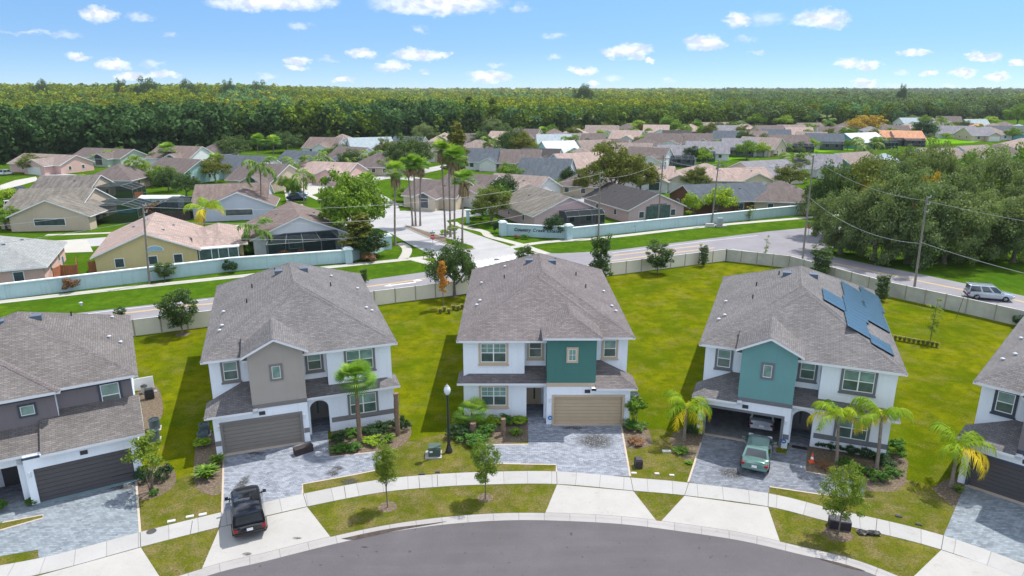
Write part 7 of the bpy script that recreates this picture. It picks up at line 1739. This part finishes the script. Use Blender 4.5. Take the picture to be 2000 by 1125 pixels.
# ------------------------------------------------------------------ trees of the estate
for a in (('sea', 694, 478, 343, 'large full green tree at the mouth of the entry road', 118), ('cyp', 706, 505, 424, 'dark feathery conifer behind the angled blue wall', 92), ('dark', 722, 505, 452, 'dark green tree behind the angled wall below the big tree', 60), ('cyp', 895, 372, 246, 'bronze cypress rising behind the tall fan palms', 66),
          ('dark', 985, 412, 351, 'dark glossy tree beside the drive right of the tall palms', 56), ('bush', 938, 427, 402, 'rounded green shrub left of the dark glossy tree', 38), ('dark', 1083, 464, 425, 'clipped round dark bush before the lettered entrance wall', 37), ('fresh', 1040, 375, 349, 'green hedge tree left of the mottled roof', 54), ('fresh', 1085, 372, 350, 'green hedge tree behind the mottled roof', 60),
          ('dark', 1108, 372, 332, 'dark round tree beside the brown hip-roofed house', 28), ('olive', 1137, 385, 335, 'olive tree before the brown hip-roofed house', 30), ('olive', 1198, 400, 290, 'large olive green tree behind the thin middle pole', 100), ('olive', 1250, 385, 312, 'broad olive tree touching the large one', 70),
          ('oakd', 800, 338, 272, 'round very dark tree left of the bronze cypress', 86), ('fresh', 758, 340, 308, 'green tree before the brown hip-roofed bungalow', 50), ('oakd', 1000, 315, 255, 'olive tree with brownish crown left of the reddish hip roof', 58), ('olive', 1022, 318, 262, 'olive tree with open crown beside the brownish one', 46),
          ('oak', 962, 268, 234, 'grey green spreading tree at the foot of the wood', 56), ('oak', 830, 278, 243, 'grey tree right of the wood edge behind the round dark tree', 52), ('oakd', 790, 262, 235, 'dark tree at the wood edge above the round dark tree', 50), ('pine', 915, 262, 196, 'dark tall conifer standing in the wood above the bronze cypress', 36),
          ('lime', 207, 322, 295, 'round yellow-green tree before the sage-walled bungalow', 44), ('olive', 68, 338, 304, 'yellow-green tree before the pink bungalow', 56), ('olive', 123, 330, 306, 'small yellow-green tree at the garage of the pink bungalow', 34), ('bush', 166, 332, 316, 'green shrub right of the pink bungalow garage', 22),
          ('oakd', 330, 375, 332, 'grey green tree behind the garden shed, left of two', 50), ('oakd', 365, 385, 342, 'grey green tree behind the garden shed, right of two', 50), ('bush', 470, 502, 466, 'bright leafy bush beside the screened porch house', 40), ('bushr', 455, 508, 492, 'grey purple bush before the screened porch house', 34), ('bushr', 300, 428, 398, 'reddish shrub right of the pool at left', 30),
          ('fresh', 12, 448, 408, 'leafy tree at the left edge before the street', 56), ('lime', 12, 402, 370, 'small lime tree before the silver car', 42), ('bushr', 75, 442, 412, 'dark red shrubs at the corner of the tan bungalow', 44), ('olive', 10, 310, 268, 'olive tree at the left edge of the wood', 50),
          ('oakd', 455, 312, 270, 'dark spreading tree beside the dark slate roof', 66), ('oakd', 560, 298, 262, 'dark tree between the two slim palms and the slate roof', 60), ('fresh', 648, 318, 290, 'green shrubs before the golden fan palm', 52), ('fresh', 735, 332, 300, 'green tree right of the pink bungalow', 44), ('fresh', 560, 376, 346, 'green tree before the tall arched gable', 26),
          ('bush', 545, 352, 338, 'round bush before the arched gable', 20), ('fresh', 575, 392, 352, 'small tree before the white parked car', 26), ('bush', 560, 505, 494, 'green plant before the screened porch', 16), ('croton', 556, 503, 491, 'reddish croton plant before the screened porch, left one', 24), ('croton', 589, 500, 488, 'reddish croton plant before the screened porch, right one', 18),
          ('lime', 1210, 420, 388, 'lime shrub behind the thin pole', 1), ('lime', 1352, 425, 378, 'rounded lime bush behind the blue wall, left of the greenish pole', 34), ('lime', 1400, 425, 368, 'bright lime tree behind the greenish pole', 56), ('lime', 1540, 405, 375, 'rounded bright green tree behind the blue wall near the oaks', 48), ('bushd', 1437, 416, 398, 'dark shrub behind the blue wall', 20),
          ('dark', 1350, 322, 290, 'dark tree in front of the grey roofs with pool cages', 34), ('oakd', 1372, 322, 294, 'brownish tree beside the dark one before the pool cages', 22), ('fresh', 1375, 268, 247, 'green tree left of the grey roofs', 24), ('lime', 1400, 272, 258, 'lime shrub between slate and grey roofs', 16), ('fresh', 1320, 262, 238, 'yellowish green tree between brown roofs', 30), ('fresh', 1302, 258, 228, 'tall yellow-green tree before the far wood', 34),
          ('fresh', 1338, 272, 246, 'round green tree before the brick-walled house', 26), ('gold', 1385, 246, 234, 'small golden tree before the pale blue gabled house', 14), ('oakd', 1403, 250, 238, 'dark tree in front of the tan roof', 20), ('lime', 1475, 250, 222, 'rounded yellow-green tree at the far wood', 32), ('lime', 1527, 250, 226, 'yellow-green tree below the slim brown-topped palm', 32), ('lime', 1577, 246, 218, 'bright yellow-green tree before the oak wood', 30),
          ('gold', 1688, 262, 229, 'golden spreading tree above the white roof', 62), ('dark', 1802, 272, 240, 'dark round tree right of the orange roofs', 42), ('oak', 1778, 244, 226, 'dark oak behind the salmon hip roof', 40), ('lime', 1927, 246, 228, 'rounded lime shrub tree at the edge of the right wood', 32), ('fresh', 1985, 250, 207, 'large green tree at the right edge of the wood', 44), ('oak', 1870, 236, 210, 'oak behind the bright white house', 40),
          ('oak', 1795, 234, 206, 'grey green oak over the tan hip roofs', 52), ('bush', 1898, 266, 256, 'low dark shrub before the beige hip-roofed house', 20), ('bush', 1932, 270, 259, 'clipped shrub before the wide beige house', 24), ('bush', 1940, 268, 262, 'small shrub on the lawn before the teal house', 10), ('lime', 1765, 278, 266, 'low bright hedge on the mown strip beside the round tree', 38), ('fresh', 1213, 250, 238, 'yellow-green tree right of the solar roof', 22), ('lime', 1240, 260, 236, 'lime-coloured spreading tree above the cream gables', 38),
          ('lime', 1162, 272, 262, 'lime shrub below the solar roof', 16), ('dark', 1150, 298, 274, 'dark glossy bush before the tan roof', 28), ('bush', 1095, 302, 285, 'green bushes before the nearly white roof', 34), ('oak', 1262, 250, 232, 'oak behind the salmon roofs', 26), ('bush', 1460, 296, 287, 'dark shrub on the mown strip before the grey roofs', 16), ('bush', 1508, 290, 282, 'dark shrub on the mown strip before the solar roof', 10),
          ('fresh', 870, 384, 356, 'green shrubbery before the arched entry behind the palms', 46), ('bushr', 823, 395, 368, 'reddish hedge behind the three palms', 40), ('fresh', 790, 395, 366, 'green shrubbery behind the lone tall palm', 52), ('bushl', 855, 484, 470, 'yellowish shrub in the median', 1), ('fresh', 848, 385, 362, 'dark green tree beside the brown roofed wing house', 34), ('bushd', 972, 455, 432, 'dark clipped hedge at the left end of the lettered wall', 16),
          ('oakd', 1560, 300, 288, 'dark shrubby tree at the end of the mown strip', 26), ('oakd', 1582, 330, 300, 'dark tree above the blue car', 30), ('bushr', 1234, 452, 435, 'reddish shrub before the blue wall left of the crossarm pole', 15), ('thin', 1463, 430, 402, 'small sapling before the blue wall at right', 16)):
    if a[5] > 1: tree_px(a[0], a[1], a[2], a[3], a[4], wpx=a[5], group='trees and shrubs of the far estate')
for a in (('yard', 322, 548, 513, 'small leafy tree before the blue wall under the yellow bungalow', 38), ('bushr', 141, 570, 545, 'reddish shrub before the blue wall at left', 30), ('bushd', 452, 533, 511, 'small shrub before the blue wall below the sunroom', 22), ('bushr', 720, 512, 497, 'brown shrub at the foot of the angled wall', 26), ('bushl', 884, 455, 440, 'yellow shrub in the planted median, upper', 20), ('bushl', 868, 458, 449, 'yellow shrub in the planted median, lower left', 16),
          ('bushd', 1110, 462, 455, 'low shrub at the foot of the capped pillar', 10), ('bushr', 1010, 466, 459, 'low flowers before the first letters of the wall', 12), ('bush', 1025, 467, 459, 'low green plants before the lettered wall', 14)):
    tree_px(a[0], a[1], a[2], a[3], a[4], wpx=a[5])
# the oaks on the right
OK = 'oaks and trees right of the stop sign'
for i, a in enumerate((('oak', 1640, 496, 380, 112, 'mossy oak with pale twin trunk nearest the stop sign'), ('oak2', 1706, 508, 352, 140, 'mossy oak second from the stop sign along the road'), ('oak', 1772, 514, 345, 150, 'mossy oak just behind the leaning pole'), ('oak2', 1842, 514, 368, 150, 'mossy oak right of the leaning pole'),
          ('oak', 1908, 508, 380, 130, 'mossy oak above the silver SUV'), ('oak2', 1978, 512, 378, 130, 'mossy oak at the right edge above the road'), ('oakd', 1618, 462, 335, 90, 'darker oak behind the tall pole'), ('olive', 1668, 462, 325, 105, 'olive tree with yellow patches behind the stop sign oaks'),
          ('oak2', 1730, 460, 318, 120, 'oak in the second row behind the leaning pole, left'), ('oak', 1795, 455, 284, 120, 'tallest grey oak in the second row'), ('oak2', 1862, 458, 322, 120, 'oak in the second row right of the tallest'), ('oak', 1935, 448, 300, 120, 'oak in the second row near the right edge'),
          ('gold', 1690, 470, 372, 46, 'small golden crown among the oaks behind the stop sign'), ('gold', 1800, 472, 352, 50, 'small golden crown among the oaks above the leaning pole'), ('lime', 1968, 430, 345, 90, 'bright lime-green tree among the dark oaks'), ('fresh', 1998, 410, 282, 100, 'green tree at the right edge over the lime-green one'), ('olive', 1748, 430, 305, 90, 'olive tree in the back row above the leaning pole'), ('oak', 1690, 425, 305, 90, 'oak in the back row above the stop sign oaks'), ('fresh', 1880, 420, 300, 90, 'green tree in the back row left of the lime-green one'), ('oak2', 1990, 470, 345, 110, 'grey oak between the lime-green tree and the road'), ('oakd', 1600, 425, 372, 56, 'dark low tree at the end of the blue wall'))):
    tree_px(a[0], a[1], a[2], a[3], a[5], wpx=a[4], group=OK)
# ------------------------------------------------------------------ garden trees between the bungalows
def garden_trees():
    r = random.Random(19); used = set(); pos = []
    kinds = (('oakd', 'dark', 'tree', 3.5), ('fresh', 'green', 'tree', 3.6), ('olive', 'olive', 'tree', 3.6), ('lime', 'yellow-green', 'tree', 2.8), ('bush', 'round green', 'shrub', 1.5), ('bushd', 'round dark', 'shrub', 1.4), ('fp', '', 'feather palm', 2), ('bushl', 'bright', 'shrub', 1.4))
    for hx, hy, lab in HOUSES:
        if len(lab.split()) > 10 or hy < 118: continue
        n = 0
        for _ in range(14):
            if n >= 3: break
            a = r.uniform(0, 2*math.pi); d = r.uniform(9.5, 14); x, y = hx+math.cos(a)*d, hy+math.sin(a)*d*.8
            if any(math.hypot(x-q[0], y-q[1]) < 9.0 for q in HOUSES) or any(math.hypot(x-q[0], y-q[1]) < 5.5 for q in STREETS) or any(math.hypot(x-q[0], y-q[1]) < 5 for q in pos): continue
            c = math.cos(a)*1.0; s_ = math.sin(a); rel = ('right of' if c > 0 else 'left of') if abs(c) > .62 else ('behind' if s_ > 0 else 'in front of')
            k, adj, kd, rad = kinds[r.randrange(len(kinds))]; size = r.choice(('small', 'large')); sc = (.48 if size == 'small' else .74)*r.uniform(.9, 1.1)
            if 'shrub' in kd: sc *= 1.6
            lb = ' '.join((size+' '+adj+' '+kd+' '+rel+' the '+lab).split())
            if lb in used or len(lb.split()) > 16: continue
            used.add(lb); pos.append((x, y)); n += 1
            if k == 'fp': palm('feather_palm', x, y, 5.5*sc, PALMF, .14, lb, 1.0, rz=a, group=SP)
            else: place_tree(k, x, y, lb, sc, sc*r.uniform(.85, 1.1), a, 'trees and shrubs of the far estate')
    return len(pos)
print('GARDEN', garden_trees())
# ------------------------------------------------------------------ the wood beyond: one mass of crowns
def forest():
    rg = np.random.default_rng(77)
    m = bpy.data.materials.new('forest_leaves'); m.use_nodes = True; t = NT(m.node_tree)
    at = t.n('ShaderNodeAttribute', attribute_name='tint'); at2 = t.n('ShaderNodeAttribute', attribute_name='tone')
    c = t.mix(1.0, at.outputs['Color'], t.ramp(at2.outputs['Fac'], [(0, 0.8), (1, 1.6)]), 'MULTIPLY')
    d = t.n('ShaderNodeBsdfDiffuse', i_Color=c); tr = t.n('ShaderNodeBsdfTranslucent', i_Color=c); mx = t.n('ShaderNodeMixShader', i_Fac=0.22); t.put(mx.inputs[1], d); t.put(mx.inputs[2], tr)
    t.n('ShaderNodeOutputMaterial', i_Surface=mx)
    # front edge of the wood as (x/y slope -> distance)
    ex = [(-.87, 213), (-.68, 230), (-.55, 246), (-.48, 256), (-.4, 270), (-.3, 290), (-.2, 310), (-.1, 342), (0, 365), (.06, 378), (.17, 420), (.3, 428), (.43, 438), (.5, 452), (.6, 505), (.66, 540), (.75, 560), (.87, 585)]
    xs = np.array([e[0] for e in ex]); ds = np.array([e[1] for e in ex])
    V = []; TT = []; TN = []
    def crowns(n, dmin, dmax, rad, hgt, per, leafs, dens_pow):
        y = dmin*(dmax/dmin)**(rg.uniform(0, 1, n)**dens_pow); s = rg.uniform(-.86, .86, n); x = s*y
        edge = np.interp(s, xs, ds); ok = y > edge; x, y, s, edge = x[ok], y[ok], s[ok], edge[ok]
        if True:
            pass
        n = len(x); r = rad*rg.uniform(.6, 1.35, n); h = hgt*rg.uniform(.72, 1.22, n)
        edge = edge + 14*np.sin(x*.07)+9*np.sin(x*.19+2); near = (y-edge) < 60
        # darker pines along the front of the left half, mossy oaks at the right, yellow-green cypress behind
        col = np.empty((n, 3)); pick = rg.uniform(0, 1, n)
        big = np.sin(x*.011+1.3)*np.cos(y*.006+x*.004) + .6*np.sin(x*.031+y*.013)
        yel = np.array([.175, .205, .014]); gre = np.array([.105, .158, .022]); dk = np.array([.052, .10, .034]); gold = np.array([.225, .205, .014]); oak = np.array([.09, .13, .045])
        for i in range(n):
            p = .5+.52*(pick[i]-.5)+.26*big[i]+.14*np.sin(x[i]*.05+y[i]*.021)
            if s[i] < .28:
                if near[i] and s[i] < -.12: c_ = dk if p < .72 else gre
                elif near[i]: c_ = dk*1.3 if p < .3 else (gre if p < .8 else yel)
                elif y[i]-edge[i] < 130 and s[i] < -.3: c_ = gre if p < .5 else (dk*1.6 if p < .82 else yel)
                else: c_ = yel if p < .45 else (gre if p < .78 else (gold if p < .88 else dk*2))
            else:
                k = min(1, (s[i]-.28)/.3)
                if p < .22+.3*k: c_ = oak
                elif p < .5+.2*k: c_ = gre*.85
                elif p < .72+.2*k: c_ = dk*1.5
                else: c_ = yel*.8
            col[i] = c_*rg.uniform(.75, 1.25)
        h = np.where(near & (s < -.02), h*1.28, h)
        sm = lambda v: np.clip(v, 0, 1)**2*(3-2*np.clip(v, 0, 1))
        h = h*(1+.95*sm((y-430)/450)*sm((-.12-s)/.3)+.12*sm((y-500)/800))
        K = 7; kk = K*n; ci = np.repeat(np.arange(n), K); dd = unit(rg.normal(size=(kk, 3))); dd[:, 2] = np.abs(dd[:, 2])*.9+.0
        lobes = np.stack([x[ci], y[ci], h[ci]*.62], 1)+dd*np.stack([r[ci]*.62, r[ci]*.62, h[ci]*.30], 1)
        li = np.repeat(np.arange(kk), per); d2 = unit(rg.normal(size=(kk*per, 3)))
        C = lobes[li]+d2*(r[ci][li]*.48)[:, None]*np.array([1, 1, .85]); N = unit(d2+rg.normal(size=d2.shape)*.35+np.array([0, 0, .3]))
        sz = leafs*rg.uniform(.6, 1.4, len(C)); V.append(cards(C, N, sz, rg, .8)); TT.append(col[ci][li]*rg.uniform(.85, 1.15, (len(li), 1))); TN.append(np.clip(rg.uniform(0, 1, kk)[li]*.7+rg.uniform(0, .3, len(li)), 0, 1))
        # lower skirts down to the ground for the front rows
        q = np.where(near)[0]
        if len(q):
            li = np.repeat(q, 22); C = np.stack([x[li]+rg.normal(0, 1, len(li))*r[li]*.5, y[li]+rg.normal(0, 1, len(li))*r[li]*.5, rg.uniform(.5, 1, len(li))**.7*h[li]*.62*rg.uniform(0.05, 1, len(li))], 1)
            N = unit(rg.normal(size=C.shape)+np.array([0, -.8, .2])); V.append(cards(C, N, leafs*1.5*rg.uniform(.6, 1.3, len(C)), rg, .8)); TT.append(col[li]*.8); TN.append(rg.uniform(0, .6, len(li)))
    crowns(7000, 212, 620, 4.7, 13.0, 22, 1.15, .8)
    crowns(6500, 560, 1100, 6.0, 12.6, 11, 1.7, .8)
    crowns(6000, 1000, 2400, 9.5, 13.2, 5, 4.0, .9)
    crowns(3000, 2200, 5500, 19.0, 15.0, 3, 11, .9)
    # scattered emergent trees on the left skyline
    V_ = np.concatenate(V); T_ = np.concatenate(TT); N_ = np.concatenate(TN)
    me = np_mesh('forest', V_, 4, m, N_)
    a = me.attributes.new('tint', 'FLOAT_COLOR', 'POINT'); a.data.foreach_set('color', np.concatenate([np.repeat(T_, 4, axis=0), np.ones((len(V_), 1))], 1).astype(np.float32).ravel())
    o = bpy.data.objects.new('forest', me); COL.objects.link(o); tag(o, 'mixed green and yellow wood reaching to the horizon behind the estate', 'forest', kind='stuff')
    b = MB(); pts = [(s*(dd+14), dd+14) for s, dd in ex]; b.face([(*p, 0.02) for p in pts]+[(5800, 7800, .02), (-5800, 7800, .02)]); tag(b.build('forest_floor', plain('forest_floor', (0.02, 0.028, 0.012), 1, .2)), kind='structure')
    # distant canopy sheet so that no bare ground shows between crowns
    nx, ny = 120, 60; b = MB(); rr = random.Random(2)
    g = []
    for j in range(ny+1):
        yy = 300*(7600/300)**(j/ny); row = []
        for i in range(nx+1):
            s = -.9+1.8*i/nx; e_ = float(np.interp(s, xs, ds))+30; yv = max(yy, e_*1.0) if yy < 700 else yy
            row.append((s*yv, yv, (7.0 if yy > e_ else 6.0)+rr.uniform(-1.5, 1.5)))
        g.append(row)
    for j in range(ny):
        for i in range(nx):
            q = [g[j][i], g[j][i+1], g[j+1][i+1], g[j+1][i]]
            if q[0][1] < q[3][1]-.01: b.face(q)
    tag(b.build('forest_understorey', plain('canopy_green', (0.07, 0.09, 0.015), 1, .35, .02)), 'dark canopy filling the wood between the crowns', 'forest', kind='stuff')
forest()
# emergent crowns that break the skyline at left
for i, (px_, top, w_, lb) in enumerate(((80, 163, 26, 'tree crown breaking the skyline far left'), (234, 162, 24, 'second crown breaking the skyline from the left'), (285, 159, 40, 'broadest dark crown on the skyline at left'), (365, 163, 34, 'crown on the skyline beside a pale snag'), (447, 163, 26, 'narrow dark crown on the left skyline'), (505, 165, 36, 'rightmost raised crown on the left skyline'),
                                        (1140, 171, 30, 'raised crown on the skyline near the middle'), (1764, 171, 14, 'small pointed crown on the right skyline'))):
    yv = 760.0; r_ = ray(px_, top); z = CAM_H + r_[2]*yv/r_[1]; x = r_[0]*yv/r_[1]; p = PROTO['oakd']; sz = z/p['H']; sx = w_/FPX*yv/p['W']*1.15
    place_tree('oakd', x, yv, lb, sx, sz, i, 'trees on the skyline')

# ------------------------------------------------------------------ the air between
def haze():
    b = MB(); b.box(-6500, 6500, -150, 9300, -1.0, 31.0); m = bpy.data.materials.new('haze'); m.use_nodes = True; t = NT(m.node_tree)
    pv = t.n('ShaderNodeVolumePrincipled', i_Color=(0.86, 0.92, 1.0, 1), i_Density=0.00007, i_Anisotropy=0.2); t.n('ShaderNodeOutputMaterial', i_Volume=pv)
    tag(b.build('haze', m), 'thin pale summer haze over the wood', 'haze', kind='stuff')
haze()
